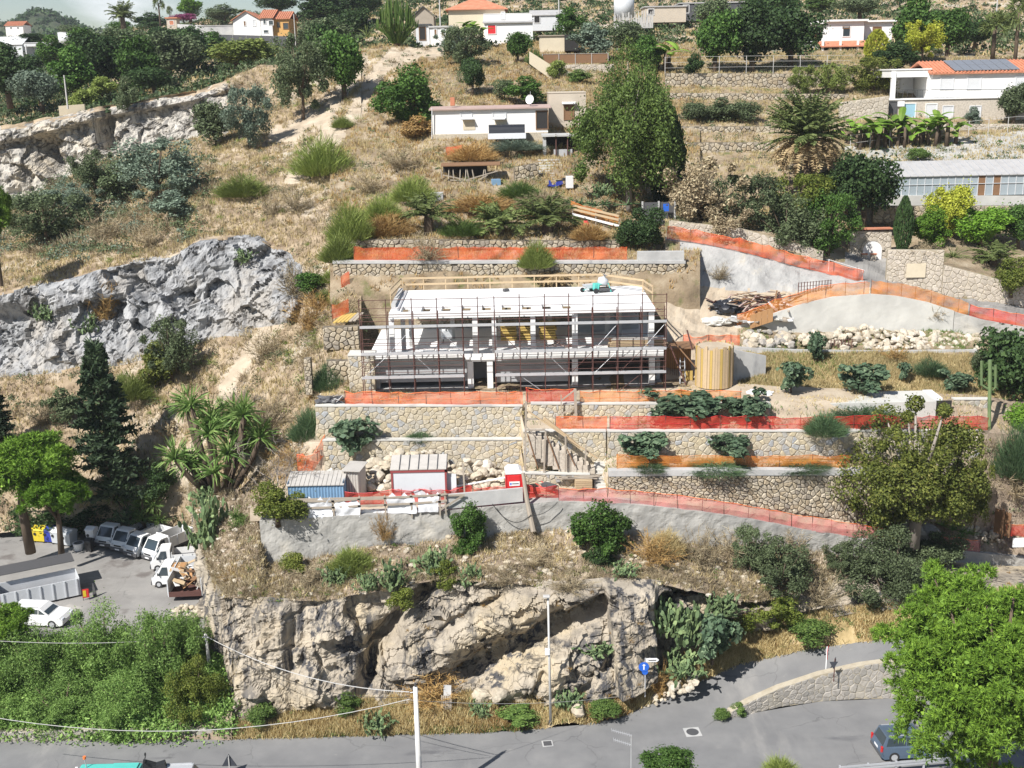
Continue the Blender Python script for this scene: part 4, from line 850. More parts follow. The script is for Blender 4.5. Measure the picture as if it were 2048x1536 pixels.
# wire fences
def wire_fence(label,pts,h,step=2.5,net=None,mat='greypole',name='wire_fence',rails=2):
    B = np.array([W(*p) for p in pts]); s = np.concatenate([[0],np.cumsum(np.linalg.norm(np.diff(B,axis=0),axis=1))]); at = lambda q: np.array([np.interp(q,s,B[:,k]) for k in range(3)])
    root = empty(name,B[0],0,label,'fence')
    for k in range(int(s[-1] / step) + 1):
        p = at(k * step); wl_(MB().tube([p - np.array([0,0,.3]),p + np.array([0,0,h])],.04,5).build('post',MT[mat]),root)
    for r in range(rails):
        mb = MB(); z = h * (1 - r / max(1,rails)) - .05; mb.tube([at(q) + np.array([0,0,z]) for q in np.linspace(0,s[-1],max(3,int(s[-1] / 3)))],.018,4); wl_(mb.build('rail',MT[mat]),root)
    if net:
        mb = MB(); qs = np.linspace(0,s[-1],max(3,int(s[-1] / 2)))
        for a,b in zip(qs[:-1],qs[1:]): mb.quad(at(a) + np.array([0,.05,.05]),at(b) + np.array([0,.05,.05]),at(b) + np.array([0,.05,h - .05]),at(a) + np.array([0,.05,h - .05]))
        wl_(mb.build('screen',MT[net]),root)
    return root
wire_fence('tall post and wire fence on the highest terrace wall',[(1330,146,153.4),(1520,143,153.6),(1700,142,154)],2.0,3.5,rails=3)
wire_fence('brown mesh fence panel above the small pale wall',[(1085,128,159),(1218,126,159.5)],1.3,2.2,'brownwood',rails=1)
wire_fence('thin wire fence around the banana garden',[(1700,302,133),(1830,285,135),(2048,262,137.5),(2150,262,137.5)],1.8,2.5,rails=2)
wire_fence('white railing at the lane junction',[(1657,540,104.2),(1728,562,102.4)],1.0,3.2,mat='whiteplastic',rails=1)
wire_fence('rusty steel mesh sheet standing beside the debris pile',[(1596,594,100.4),(1662,588,101)],1.3,.28,mat='rust',rails=4)
wire_fence('rusty steel mesh leaning on the rubble band',[(1640,708,93.6),(1705,706,93.8)],1.2,.3,mat='rust',rails=5)
# timber fence with white sheets along the yard edge
tf = empty('timber_fence',W(600,1038,74.6),0,'weathered timber fence hung with white sheets along the yard edge','fence')
tp = [(612,1037),(668,1035),(720,1031),(772,1029),(824,1027),(880,1024),(892,1021)]
tw_ = [W(x,y,74.35) for x,y in tp]
for p in tw_: wl_(MB().bar(p - np.array([0,0,.3]),p + np.array([rng.uniform(-.05,.05),0,1.42]),.1).build('post',MT['greywood']),tf)
for hz in (.75,1.25):
    for a,b in zip(tw_[:-1],tw_[1:]): wl_(MB().bar(a + np.array([-.1,-.07,hz + rng.uniform(-.05,.05)]),b + np.array([.1,-.07,hz + rng.uniform(-.05,.05)]),.05,.14).build('rail',MT['greywood']),tf)
wl_(MB().bar(W(560,1000,74.3),W(930,990,74.4),.05,.13).build('rail',MT['greywood']),tf)
wl_(MB().bar(W(880,1020,74.3),W(925,992,74.4),.05,.13).build('rail',MT['greywood']),tf)
def drape(x0,x1,y0,y1,Y,seed):
    n = 18; V = []; a = W(x0,y1,Y); b = W(x1,y1,Y); h = W(x0,y0,Y)[2] - a[2]
    for r in range(10):
        for q in range(n):
            u,v = q / (n - 1),r / 9; V.append((a[0] + (b[0] - a[0]) * u,Y,a[2] + (b[2] - a[2]) * u + h * v * (1 - .25 * abs(math.sin(u * 7 + seed)) * v)))
    V = np.array(V); V[:,1] += .12 * fbm(V * 1.7,3,seed); V[:,0] += .12 * fbm(V * 1.2,3,seed + 5)
    idx = np.arange(10 * n).reshape(10,n); F = np.stack([idx[:-1,:-1],idx[:-1,1:],idx[1:,1:],idx[1:,:-1]],-1).reshape(-1,4)
    wl_(link(bpy.data.objects.new('sheet',npmesh('sheet',V,F,MT['sheet'],True))),tf)
drape(616,668,992,1036,74.3,3); drape(668,720,996,1034,74.3,4); drape(775,832,984,1027,74.32,5); drape(836,878,984,1024,74.34,6); drape(720,775,1018,1031,74.6,8)

# ================================================================== UNFINISHED HOUSE
def bX(x,y=650,Y=87.0): return float(W(x,y,Y)[0])
Z0,Z1,Z2 = 16.6,19.5,22.85
HX0,HX1,RX0,RX1 = bX(737,705),bX(1328,705),bX(778,625),bX(1310,615)
HY0,HY1 = 87.0,96.6
house = empty('unfinished_house',((HX0 + HX1) / 2,HY0,Z0),0,'unfinished two storey concrete house frame behind scaffolding','house')
def hb(name,mat,x0,x1,y0,y1,z0,z1,parent=None,bev=0):
    o = MB().box(((x0 + x1) / 2,(y0 + y1) / 2,(z0 + z1) / 2),(x1 - x0,y1 - y0,z1 - z0),0,bev).build(name,MT[mat]); wl_(o,house)
    if parent is not None: o.parent = parent; o.matrix_parent_inverse = Matrix.Translation(-Vector(house.location))
    return o
hb('ground_slab','conc',HX0 + .1,HX1,HY0 + .1,HY1,Z0 - .1,Z0 + .08)
hb('floor_slab','slab',HX0,HX1,HY0,HY1,Z1 - .28,Z1)
hb('edge_beam','conc',bX(930),HX1 + .01,HY0 - .06,HY0 + .34,Z1 - .62,Z1 - .283)
# roof: solid rear part, beams round a row of openings at the front left
ROY = HY0 + 2.7
hb('roof_slab','slab',RX0,RX1,ROY,HY1,Z2 - .3,Z2)
hb('roof_slab','slab',bX(1147),RX1,HY0 - .2,ROY - .003,Z2 - .3,Z2)
hb('roof_beam','slab',RX0,bX(1147) - .003,HY0 - .2,HY0 + .3,Z2 - .45,Z2)
xo = np.linspace(RX0 + .0,bX(1147) - .1,10)
for xx in xo: hb('roof_beam','slab',xx,xx + .85,HY0 + .303,ROY - .003,Z2 - .35,Z2 - .003)
hb('parapet_curb','conc',RX0 - .05,RX0 + .3,HY0 + 2.2,HY1 - .3,Z2 + .003,Z2 + .26)
hb('parapet_curb','steel',RX0 + .55,RX0 + .68,HY0 + .6,HY1 - .6,Z2 + .003,Z2 + .1)
for (xx,y0,w) in ((783,87.0,.38),(806,88.2,.34),(822,89.6,.34),(950,87.0,.4),(988,87.0,.34),(1066,87.0,.38),(1150,87.0,.42),(1303,87.0,.42),(905,92.2,.36),(1000,92.2,.36),(1100,92.2,.36),(1215,92.2,.36),(1240,92.2,.3),(1290,92.2,.36),(950,95.8,.36),(1090,95.8,.36),(1220,95.8,.36)):
    X = bX(xx,660,y0); hb('column','conc' if y0 > 87.5 else 'slab',X - w / 2,X + w / 2,y0 + .02,y0 + .02 + w,Z1 + .002,Z2 - .3)
for (xx,w) in ((941,.45),(980,.45),(1150,.45),(1304,.45)):
    X = bX(xx,745); hb('column','slab',X - w / 2,X + w / 2,HY0 - .02,HY0 + .42,Z0 + .08,Z1 - .63 if xx > 1000 else Z1 - .5)
hb('lintel','slab',bX(931,720),bX(990,720),HY0 - .12,HY0 + .45,Z1 - .5,Z1 - .285)
hb('basement_wall','concdark',HX0 + .7,bX(934),HY0 + .8,HY0 + 1.1,Z0 + .5,Z1 - .283)
hb('basement_wall','concdark',bX(988),bX(1138),HY0 + .7,HY0 + 1.0,Z0 + .35,Z1 - .283)
hb('basement_wall','concdark',bX(936),bX(986),HY0 + 3.0,HY0 + 3.2,Z0 + .1,Z1 - .283)
hb('basement_wall','concdark',HX0 + .4,HX1,HY1 - .5,HY1 - .2,Z0 + .1,Z1 - .283)
hb('side_wall','concdark',HX0 + .4,HX0 + .7,HY0 + .5,HY1 - .5,Z0 + .1,Z1 - .283)
hb('side_wall','concdark',HX1 - .4,HX1 - .1,HY0 + 1.5,HY1 - .5,Z0 + .1,Z1 - .283)
hb('back_wall','concdark',bX(1155),bX(1245),94.0,94.2,Z1 + .002,Z2 - .3)
hb('upstand','slab',bX(1040,690),bX(1130,690),HY0 + .8,HY0 + 1.0,Z1 + .002,Z1 + .2)
for x0_,x1_ in ((846,868),(872,895),(900,925)):
    a = bX(x0_,695,88.2); hb('insulation_board','whiteplastic',a,bX(x1_,695,88.2),88.0,88.7,Z1 + .004,Z1 + .09)
# stone facing on the cut earth behind the upper floor
stone_wall('stone_wall','rough stone facing on the cut earth seen through the upper storey',[(830,622,668,97.2),(1150,622,668,97.2)],.6,.42,'oldstone','soil',90,.3,None,.1,.03,33)

# ---- scaffolding
SF,SB = 85.35,86.35
sc_ = empty('scaffolding',(0,SF,Z0),0,'rusty tube scaffolding with steel decks across the house front','scaffolding')
sx = [bX(x,690,SF) for x in (722,775,826,876,926,990,1040,1090,1138,1186,1236,1284,1332)]
ZT = float(W(1000,592,SF)[2]); decks = [float(W(1000,y,SF)[2]) for y in (753,706,652)]
rnd = random.Random(4)
for X in sx:
    wl_(MB().tube([(X,SF,Z0),(X,SF,ZT + rnd.uniform(-.1,.15))],.04,6).build('standard',MT['rust']),sc_)
    wl_(MB().tube([(X,SB,Z0),(X,SB,decks[2] + 1.1)],.04,6).build('standard',MT['rust']),sc_)
    for z in decks: wl_(MB().tube([(X,SF,z - .05),(X,SB,z - .05)],.03,5).build('transom',MT['rust']),sc_)
wl_(MB().tube([(bX(957,690,SF),SF,decks[1]),(bX(957,690,SF),SF,ZT)],.04,6).build('standard',MT['rust']),sc_)
for z,r in [(ZT - .12,.026),(ZT - .75,.02),(decks[2] + .55,.022),(decks[2] + 1.05,.024),(decks[1] + .45,.022),(decks[1] + .95,.024),(decks[0] + .5,.022),(decks[0] + 1.0,.024),(Z0 + .25,.026),(decks[1] - .5,.02)]:
    gaps = [(0,4),(5,12)] if z < decks[1] else [(0,12)]
    for a,b in gaps:
        wl_(MB().tube([(sx[a],SF - .05,z),(sx[b],SF - .05,z)],r,5).build('ledger',MT['rust']),sc_)
        if z < decks[2] + .9: wl_(MB().tube([(sx[a],SB,z + .1),(sx[b],SB,z + .1)],r,5).build('ledger',MT['rust']),sc_)
for lvl,z in enumerate(decks):
    for k in range(12):
        if lvl < 2 and k == 4: continue
        d = MB().box(((sx[k] + sx[k + 1]) / 2,(SF + SB) / 2,z),(sx[k + 1] - sx[k] - .03,.84,.055)); d = wl_(d.build('deck',MT['steel']),sc_)
        wl_(MB().box(((sx[k] + sx[k + 1]) / 2,SF - .09,z + .13 + rnd.uniform(-.01,.01)),(sx[k + 1] - sx[k] + .05,.03,.2)).build('toe_board',MT['steel']),sc_)
for k,(z0,z1) in ((0,(decks[0],decks[1])),(2,(decks[0],decks[1])),(6,(Z0,decks[0])),(8,(decks[0],decks[1])),(9,(decks[0],decks[1])),(10,(decks[0],decks[1])),(11,(decks[1],decks[2])),(3,(decks[1],decks[2])),(5,(decks[1],decks[2])),(9,(decks[1],decks[2])),(10,(Z0,decks[0])),(7,(decks[0],decks[1])),(1,(decks[1],decks[2]))):
    p,q = ((sx[k],SF + .06,z0),(sx[k + 1],SF + .06,z1)); p2,q2 = ((sx[k],SF + .06,z1),(sx[k + 1],SF + .06,z0))
    a,b = (p,q) if rnd.random() < .5 else (p2,q2); wl_(MB().tube([a,b],.022,5).build('brace',MT['steel' if rnd.random() < .6 else 'rust']),sc_)

# ---- timber guard rail round the roof
gr = empty('guard_rail',(RX0,HY1,Z2),0,'raw timber guard rail along the back of the flat roof','railing')
gp = [(RX0 - .3,HY0 + 4.5),(RX0 + .1,HY1 + .1)] + [(x,HY1 + .1) for x in np.linspace(RX0 + 2,RX1 - 3.4,9)] + [(RX1 - .2,HY1 - 3.2),(RX1 + .25,HY1 - 6)]
gpz = [Z2 - .3] + [Z2] * 12
for i,(a,b) in enumerate(gp):
    wl_(MB().bar((a,b,Z2 - .3),(a,b,Z2 + 1.1),.09).build('post',MT['timber']),gr)
for i in range(len(gp) - 1):
    for z in (.5,1.02):
        a,b = gp[i],gp[i + 1]; wl_(MB().bar((a[0],a[1] - .06,Z2 + z),(b[0],b[1] - .06,Z2 + z + rnd.uniform(-.02,.02)),.035,.16).build('rail',MT['timber']),gr)
# ---- cement mixer on the roof
mc = WZ(1205,584,Z2); mx_ = empty('cement_mixer',mc,math.radians(15),'teal cement mixer with pale drum standing on the flat roof','mixer')
def lp(mb,name,mat,parent,smooth=False): return mb.build(name,MT[mat],parent,smooth)
lp(MB().tube([(-.05,0,.55),(0,0,.75),(.1,0,1.1),(.22,0,1.45)],[.25,.46,.44,.26],16),'drum','greybin',mx_,True)
lp(MB().tube([(-.6,-.45,.05),(-.4,-.3,.7),(.4,-.3,.75),(.6,-.45,.05)],.05,6),'frame','teal',mx_); lp(MB().tube([(-.6,.45,.05),(-.4,.3,.7),(.4,.3,.75),(.6,.45,.05)],.05,6),'frame','teal',mx_)
lp(MB().box((-.55,0,.5),(.5,.5,.55),0,.05),'motor_box','teal',mx_); lp(MB().box((.1,-.05,.28),(1.1,.8,.2),0,.04),'tray','darkgrey',mx_)
for s in (-1,1): lp(MB().tube([(-.75,s * .5,.22),(-.75,s * .58,.22)],.22,14),'wheel','tyre',mx_)
wb = WZ(1180,583,Z2); wr = empty('wheelbarrow',wb,.4,'grey wheelbarrow beside the cement mixer','wheelbarrow')
lp(MB().prism([(-.45,.35),(.35,.35),(.55,.62),(-.6,.62)],'y',-.3,.3),'tray','greybin',wr); lp(MB().tube([(-.7,-.05,.2),(-.7,.05,.2)],.2,12),'wheel','tyre',wr)
for s in (-1,1): lp(MB().tube([(-.7,s * .1,.2),(.1,s * .25,.32),(1.0,s * .3,.55)],.025,5),'handle','teal',wr)
bs_ = WZ(1012,583,Z2); MB_ = MB().box((bs_[0],bs_[1],bs_[2] + .12),(.5,.35,.24),.5,.06); tag(MB_.build('cement_bag',MT['darkgrey']),'dark bag lying on the rear edge of the roof','bag')
# ---- formwork panels and materials on the upper floor
for i,(x0_,x1_) in enumerate(((1002,1035),(1037,1062),(1078,1112))):
    fw = empty('formwork_stack',(bX(x0_,670,92.6),92.6,Z1),0,('leftmost','middle','rightmost')[i] + ' stack of yellow formwork panels on the upper floor','panels','yellow formwork stacks')
    for k in range(7): 
        z = Z1 + .12 + k * .2; wl_(MB().box((bX((x0_ + x1_) / 2,670,92.4) + rnd.uniform(-.08,.08),91.6 + rnd.uniform(-.1,.1),z),(bX(x1_) - bX(x0_),1.2,.13)).build('panel',MT['formwork']),fw)
pl_ = empty('plank_stack',(bX(1240,700,88.5),88.5,Z1),0,'low stack of pale planks at the right end of the upper floor','planks')
for k in range(5):
    for j in range(3): wl_(MB().box((bX(1275,690,88) + rnd.uniform(-.1,.1),88.2 + j * .35,Z1 + .12 + k * .13),(4.4 + rnd.uniform(-.3,.3),.28,.09),rnd.uniform(-.02,.02)).build('plank',MT['timber' if k < 4 else 'paleconc']),pl_)
mxr = empty('mortar_tub',(bX(893,668,91),91,Z1),0,'pale mortar mixer standing on the left part of the upper floor','mixer')
wl_(MB().box((bX(893,668,91),91,Z1 + .75),(.8,.7,.75),.3,.06).build('tub',MT['palesteel']),mxr)
for a,b in ((-.3,-.25),(.3,-.25),(-.3,.25),(.3,.25)): wl_(MB().tube([(bX(893,668,91) + a,91 + b,Z1),(bX(893,668,91) + a * .8,91 + b * .8,Z1 + .45)],.04,5).build('leg',MT['darkgrey']),mxr)
wl_(MB().tube([(bX(893,668,91),90.6,Z1 + 1.1),(bX(893,668,91),91.3,Z1 + 1.3)],.06,6).build('handle',MT['darkgrey']),mxr)
# red debris inside the upper storey
def debris(name,label,c,r,n,mats,hmax,size,cat='debris',seed=1,lens=(1.2,2.6),flat=.5,group=None):
    rd = random.Random(seed); root = empty(name,c,0,label,cat,group)
    for k in range(n):
        a = rd.random() * 6.283; q = math.sqrt(rd.random()); X = q * math.cos(a) * r[0]; Y = q * math.sin(a) * r[1]; z = (1 - q) * hmax * rd.random() + .04
        d = rd.random() * 6.283 if rd.random() < .4 else rd.gauss(.3,.3); Lh = rd.uniform(*lens) / 2; t = rd.gauss(0,.18) * flat * 2
        o = MB().bar((-Lh * math.cos(d),-Lh * math.sin(d),-Lh * t),(Lh * math.cos(d),Lh * math.sin(d),Lh * t),size * rd.uniform(.6,1.5),size * rd.uniform(.2,.5)).build('board',MT[rd.choice(mats)],root)
        o.location = (X,Y,z + abs(Lh * t) * .5)
    return root
debris('twig_heap','heap of reddish offcuts on the upper floor',(bX(1112,690,88.6),88.6,Z1),(1.2,.5),26,['rust','pinkroof','brownwood'],.7,.07,'offcuts',5,(.4,1.1),1)
debris('board_heap','heap of red brown boards behind the upper storey',(bX(1245,650,95),95.4,Z1 + 1.4),(2.6,.6),26,['rust','tile','brownwood','greywood'],1.2,.14,'boards',6)
hb('floor_block','conc',bX(1190),bX(1300),94.8,96.2,Z1 + .002,Z1 + 1.4)
c = G(1520,612); debris('debris_pile','long pile of broken boards and laths under the grey bank',c,(4.2,1.4),90,['greywood','pinkroof','brownwood','sheet','greywood','rust','palebark' if 0 else 'timber'],1.7,.16,'debris',7,(1.2,3.4))
c = G(1520,640); debris('rubble_offcuts','scatter of pale broken slabs in front of the debris pile',c,(3.4,1.0),60,['paleconc','whiteplastic','greywood','conc'],.5,.35,'debris',8,(.3,.8))
def lumpy(name,label,c,r,mat,cat,seed,amp=.35,parent=None,sub=4):
    bm = bmesh.new(); bmesh.ops.create_icosphere(bm,subdivisions=sub,radius=1); P = np.array([v.co for v in bm.verts]); d = 1 + amp * fbm(P * 1.6,4,seed) + .3 * amp * cells(P * 2.2,seed)
    for v,k in zip(bm.verts,d): v.co = Vector((v.co.x * k * r[0],v.co.y * k * r[1],max(v.co.z * k * r[2],-r[2] * .25)))
    me = bpy.data.meshes.new(name); bm.to_mesh(me); bm.free(); me.materials.append(MT[mat]); o = bpy.data.objects.new(name,me); link(o,parent); o.location = c
    return tag(o,label,cat)
lumpy('plastic_sheet','crumpled black plastic sheet at the left end of the debris pile',G(1452,618),(1.5,.9,.9),'blacksheet','sheet',3)
lumpy('sand_heap','pale mortar heap below the black plastic',G(1432,645),(1.3,.8,.5),'paleconc','heap',4,.2)
# wood sided box at the fence corner
bx_ = empty('plywood_screen',W(1522,660,96.4),0,'brown plywood screen where the amber net begins','screen')
a = W(1500,658,96.4); b = W(1545,642,96.6); 
for k in range(4):
    t0,t1 = k / 4,(k + 1) / 4; p = a * (1 - t0) + b * t0; q = a * (1 - t1) + b * t1; wl_(MB().prism([(p[0],p[2]),(q[0] - .02,q[2]),(q[0] - .02,q[2] + 1.2),(p[0],p[2] + 1.2)],'y',96.4,96.45).build('panel',MT['formside']),bx_)

# ---- wooden cylinder and the formwork beside it
cyc = W(1427,780,87.0); CR = 1.42; zt = float(W(1427,697,85.6)[2])
cyl = empty('formwork_cylinder',(cyc[0],87.0,Z0),0,'tall cylinder of vertical timber formwork planks','formwork')
wl_(MB().tube([(cyc[0],87.0,Z0),(cyc[0],87.0,zt - .1)],CR - .07,40).build('core',MT['soil']),cyl)
for k in range(46):
    a = 2 * math.pi * k / 46; hh = zt + rnd.uniform(-.22,.12); w = 2 * math.pi * CR / 46 * .93
    wl_(MB().box((cyc[0] + CR * math.cos(a),87.0 + CR * math.sin(a),(Z0 + hh) / 2),(.05 + (.06 if k % 3 == 0 else 0),w,hh - Z0),a).build('plank',MT['timber' if k % 4 else 'formwork']),cyl)
fwb = empty('stair_formwork',(bX(1360,780,87.5),87.5,Z0),0,'dark stairwell formwork with props between house and cylinder','formwork')
X0,X1 = bX(1336,740,87.5),bX(1390,740,87.5)
wl_(MB().box(((X0 + X1) / 2,89.6,Z0 + 1.2),(X1 - X0,.06,2.4)).build('back_panel',MT['formside']),fwb)
wl_(MB().box(((X0 + X1) / 2,88.4,Z0 + 2.9),(X1 - X0,2.4,.06),0).build('deck_panel',MT['brownwood']),fwb)
wl_(MB().box((X1 - .5,88.0,Z0 + .45),(.8,.05,.9)).build('yellow_panel',MT['formwork']),fwb)
for k in range(12): wl_(MB().tube([(X0 + k * (X1 - X0) / 12,88.8,Z0),(X0 + k * (X1 - X0) / 12,88.8,Z0 + 2.7)],.015,4).build('rebar',MT['rust']),fwb)
for s in (0,.42): wl_(MB().bar((X0 + .9 + s,87.1,Z0),(X0 + 1.0 + s * .8,87.9,Z0 + 2.0),.06).build('ladder_rail',MT['steel']),fwb)
for k in range(6): wl_(MB().bar((X0 + .9,87.1 + k * .13,Z0 + .2 + k * .3),(X0 + 1.32,87.1 + k * .13,Z0 + .2 + k * .3),.03).build('ladder_rung',MT['steel']),fwb)
for (xa,ya,xb,yb,m) in ((1345,680,1392,735,'brownwood'),(1340,690,1372,770,'rust'),(1374,660,1385,700,'rust')):
    wl_(MB().bar(W(xa,ya,86.9),W(xb,yb,86.6),.09).build('prop',MT[m]),fwb)
# low rendered house base right end
c = W(1322,700,88)
# ---- concrete tank
TZ = float(W(1600,808,83.3)[2]); tY1 = YZ(1600,786,TZ); tx0,tx1 = bX(1538,820,83.3),bX(1872,820,83.3)
tank = empty('concrete_tank',(tx0,83.3,TZ - 1.3),0,'long pale concrete tank with flat top behind the red net','tank')
wl_(MB().box(((tx0 + tx1) / 2,(83.3 + tY1) / 2,TZ - .75),(tx1 - tx0,tY1 - 83.3,1.5),0,.02).build('body',MT['paleconc']),tank)
wl_(MB().box((tx1 + .35,(84.0 + tY1) / 2,TZ - .4),(.7,tY1 - 84.0,.9)).build('end_box',MT['slab']),tank)
wl_(MB().box((tx1 + .75,83.95,TZ - .5),(1.3,.04,.7)).build('opening_shade',MT['shade']),tank)  # black sheet, the shade inside the tank opening put in as colour
for i,(xa,ya,xb,yb,m) in enumerate(((1575,786,1600,806,'formwork'),(1583,785,1608,806,'formwork'))):
    a,b = WZ(xa,ya,TZ + .03 + .05 * i),WZ(xb,yb,TZ + .03 + .05 * i); tag(MB().bar(a,b,.3,.05).build('plank',MT[m]),('left','right')[i] + ' yellow board lying across the tank top','board')
lumpy('mortar_heap','heap of pale and red mortar bags left of the tank top',W(1520,792,85),(.9,.6,.45),'sheet','heap',6,.4)

# ================================================================== YARD
YZg = lambda x,y: G(x,y)
def rot_root(name,x,y,rz,label,cat,group=None): return empty(name,G(x,y),rz,label,cat,group)
# blue corrugated shed
b0 = W(578,1005,75.7); z0 = float(G(640,985)[2])
sh = empty('blue_shed',(b0[0],75.7,z0),0,'blue corrugated shed with grey sheet roof in the yard','shed')
Wd,Dp,Hh = float(W(688,1000,75.7)[0] - b0[0]),2.2,1.6
def corrug(x0,x1,y,z0_,z1_,n,d,axis='x'):
    mb = MB(); vs = []; 
    for i in range(n + 1):
        t = x0 + (x1 - x0) * i / n; o = d * (1 if i % 2 else -1)
        vs += [(t,y + o,z0_),(t,y + o,z1_)] if axis == 'x' else [(y + o,t,z0_),(y + o,t,z1_)]
    return mb.add(vs,[(2 * i,2 * i + 2,2 * i + 3,2 * i + 1) for i in range(n)])
lp(corrug(0,Wd,0,0,Hh,36,.03),'front_wall','bluesteel',sh); lp(corrug(0,Dp,Wd,0,Hh + .3,20,.03,'y'),'side_wall','bluesteel',sh); lp(corrug(0,Dp,0,0,Hh + .3,20,.03,'y'),'side_wall','bluesteel',sh); lp(corrug(0,Wd,Dp,0,Hh + .3,20,.03),'rear_wall','bluesteel',sh)
for k in range(13):
    x0_,x1_ = -.1 + k * (Wd + .2) / 13,-.1 + (k + 1) * (Wd + .2) / 13
    lp(MB().add([(x0_,-.15,Hh + .02),(x1_ - .03,-.15,Hh + .02),(x1_ - .03,Dp + .15,Hh + .5),(x0_,Dp + .15,Hh + .5),(x0_,-.15,Hh + .08),(x1_ - .03,-.15,Hh + .08),(x1_ - .03,Dp + .15,Hh + .56),(x0_,Dp + .15,Hh + .56)],[(0,1,5,4),(4,5,6,7),(1,2,6,5),(0,4,7,3),(0,3,2,1)]),'roof_sheet','corr',sh)
lp(MB().box((Wd / 2,-.06,.12),(Wd,.05,.2)),'base_rail','greywood',sh)
g2 = W(690,1000,77.6); s2_ = empty('sheet_shelter',(g2[0],76.6,z0 - .25),math.radians(-12),'grey corrugated lean-to right beside the blue shed','shed')
lp(corrug(0,1.2,.5,0,2.2,12,.03),'front_wall','corr',s2_); lp(corrug(.2,1.8,1.2,0,2.3,14,.03,'y'),'side_wall','corr',s2_); lp(MB().box((.6,1.2,2.33),(1.35,1.9,.04),0,0,.06),'roof_sheet','corr',s2_); lp(MB().box((.1,.3,1.0),(.05,.05,2.0)),'post','greywood',s2_)
sh.scale = (1,.75,(float(W(630,970,75.7)[2]) - z0) / 1.65)
# white site cabin with red frame
w0 = W(786,995,75.9); z1 = float(G(840,985)[2]); wd = float(W(893,995,75.9)[0] - w0[0])
ca = empty('site_cabin',(w0[0],75.9,z1 - .35),0,'white panel site cabin with dark red frame and ribbed roof','cabin')
lp(MB().box((wd / 2,1.1,1.15),(wd - .1,2.2,2.3)),'body','palesteel',ca)
for X in (0,wd):
    for Yy in (0,2.2): lp(MB().box((X,Yy,1.2),(.14,.14,2.4)),'corner_post','maroon',ca)
lp(MB().box((wd / 2,-.02,2.33),(wd + .2,.16,.16)),'roof_beam','maroon',ca); lp(MB().box((wd + .02,1.1,2.33),(.16,2.4,.16)),'roof_beam','maroon',ca); lp(MB().box((wd / 2,-.02,.1),(wd,.14,.18)),'floor_beam','maroon',ca)
for k in range(6):
    x0_,x1_ = -.1 + k * (wd + .2) / 6,-.1 + (k + 1) * (wd + .2) / 6
    lp(MB().add([(x0_,-.15,2.42),(x1_ - .05,-.15,2.42),(x1_ - .05,2.4,2.9),(x0_,2.4,2.9),(x0_,-.15,2.47),(x1_ - .05,-.15,2.47),(x1_ - .05,2.4,2.95),(x0_,2.4,2.95)],[(0,1,5,4),(4,5,6,7),(1,2,6,5),(0,4,7,3),(0,3,2,1)]),'roof_sheet','corr',ca)
    lp(MB().bar((x1_ - .02,-.16,2.5),(x1_ - .02,2.4,2.98),.05),'roof_rib','darkgrey',ca)
dr = lp(MB().box((wd + .35,.5,1.05),(.05,.85,1.95),math.radians(62)),'door','palesteel',ca); lp(MB().box((wd + .1,1.2,1.3),(.03,.6,.5)),'window','glass',ca); lp(MB().box((wd + .15,1.0,.12),(.6,.9,.2)),'step','conc',ca)
ca.scale = (1,.62,(float(W(840,939,75.9)[2]) - (z1 - .35)) / 2.42)
# portable toilet
t0 = W(1028,1000,76.0); tzz = float(G(1028,990)[2])
pt = empty('portable_toilet',(t0[0],76.0,tzz),math.radians(4),'red portable toilet with white roof in the yard','toilet')
lp(MB().box((0,0,1.08),(1.12,1.12,2.0),0,.05),'body','redpaint',pt); lp(MB().box((0,0,.05),(1.2,1.2,.1),0,.02),'base','black',pt)
lp(MB().prism([(-.6,2.05),(.6,2.05),(.58,2.22),(.35,2.38),(-.35,2.38),(-.58,2.22)],'y',-.6,.6),'roof','whiteplastic',pt)
d = lp(MB().box((0,-.575,1.05),(.82,.03,1.75),0,.01),'door','redpaint',pt); lp(MB().box((.02,-.6,1.35),(.72,.015,.32)),'sign','signwhite',d)
lp(MB().box((.08,-.61,1.35),(.46,.008,.07)),'lettering','darkgrey',d); lp(MB().box((-.24,-.61,1.35),(.1,.008,.16)),'emblem','signblue',d); lp(MB().box((.35,-.6,1.0),(.05,.03,.12)),'handle','whiteplastic',d)
for s in (-1,1): lp(MB().box((s * .57,-.57,1.05),(.06,.06,1.95)),'corner_trim','redpaint',pt)
# rubble
def rock_mesh(name,seed,mat,sub=1):
    bm = bmesh.new(); bmesh.ops.create_icosphere(bm,subdivisions=sub,radius=.5); r = np.random.default_rng(seed); st = r.uniform(.65,1.2,3)
    P = np.array([v.co for v in bm.verts]) * 2
    for k in range(7):
        n = r.normal(size=3); n /= np.linalg.norm(n); d = r.uniform(.55,.85); h = P @ n; P = P - np.maximum(h - d,0)[:,None] * n
    P += r.normal(size=P.shape) * .04
    for v,p in zip(bm.verts,P): v.co = Vector(p * st * .5)
    me = bpy.data.meshes.new(name); bm.to_mesh(me); bm.free(); me.materials.append(MT[mat]); return me
RM = [rock_mesh('rubble_stone',k,'rubble',2) for k in range(9)]; RG = [rock_mesh('rubble_stone',30 + k,'greystone',2) for k in range(4)]
def rubble(label,poly_fn,n,size,seed,mats=RM,name='rubble_heap',cat='rubble'):
    rd = random.Random(seed); c0 = poly_fn(.5,.2,rd); root = empty(name,c0,0,label,cat)
    for k in range(n):
        u,v = rd.random(),rd.random(); p = poly_fn(u,v,rd); o = bpy.data.objects.new('stone',rd.choice(mats)); COL.objects.link(o); o.parent = root
        s = size * (.5 + 1.1 * rd.random() ** 2); o.location = Vector(p) - Vector(c0); o.scale = (s * rd.uniform(.8,1.3),s,s * rd.uniform(.6,1)); o.rotation_euler = (rd.uniform(-.6,.6),rd.uniform(-.6,.6),rd.random() * 6.28)
    return root
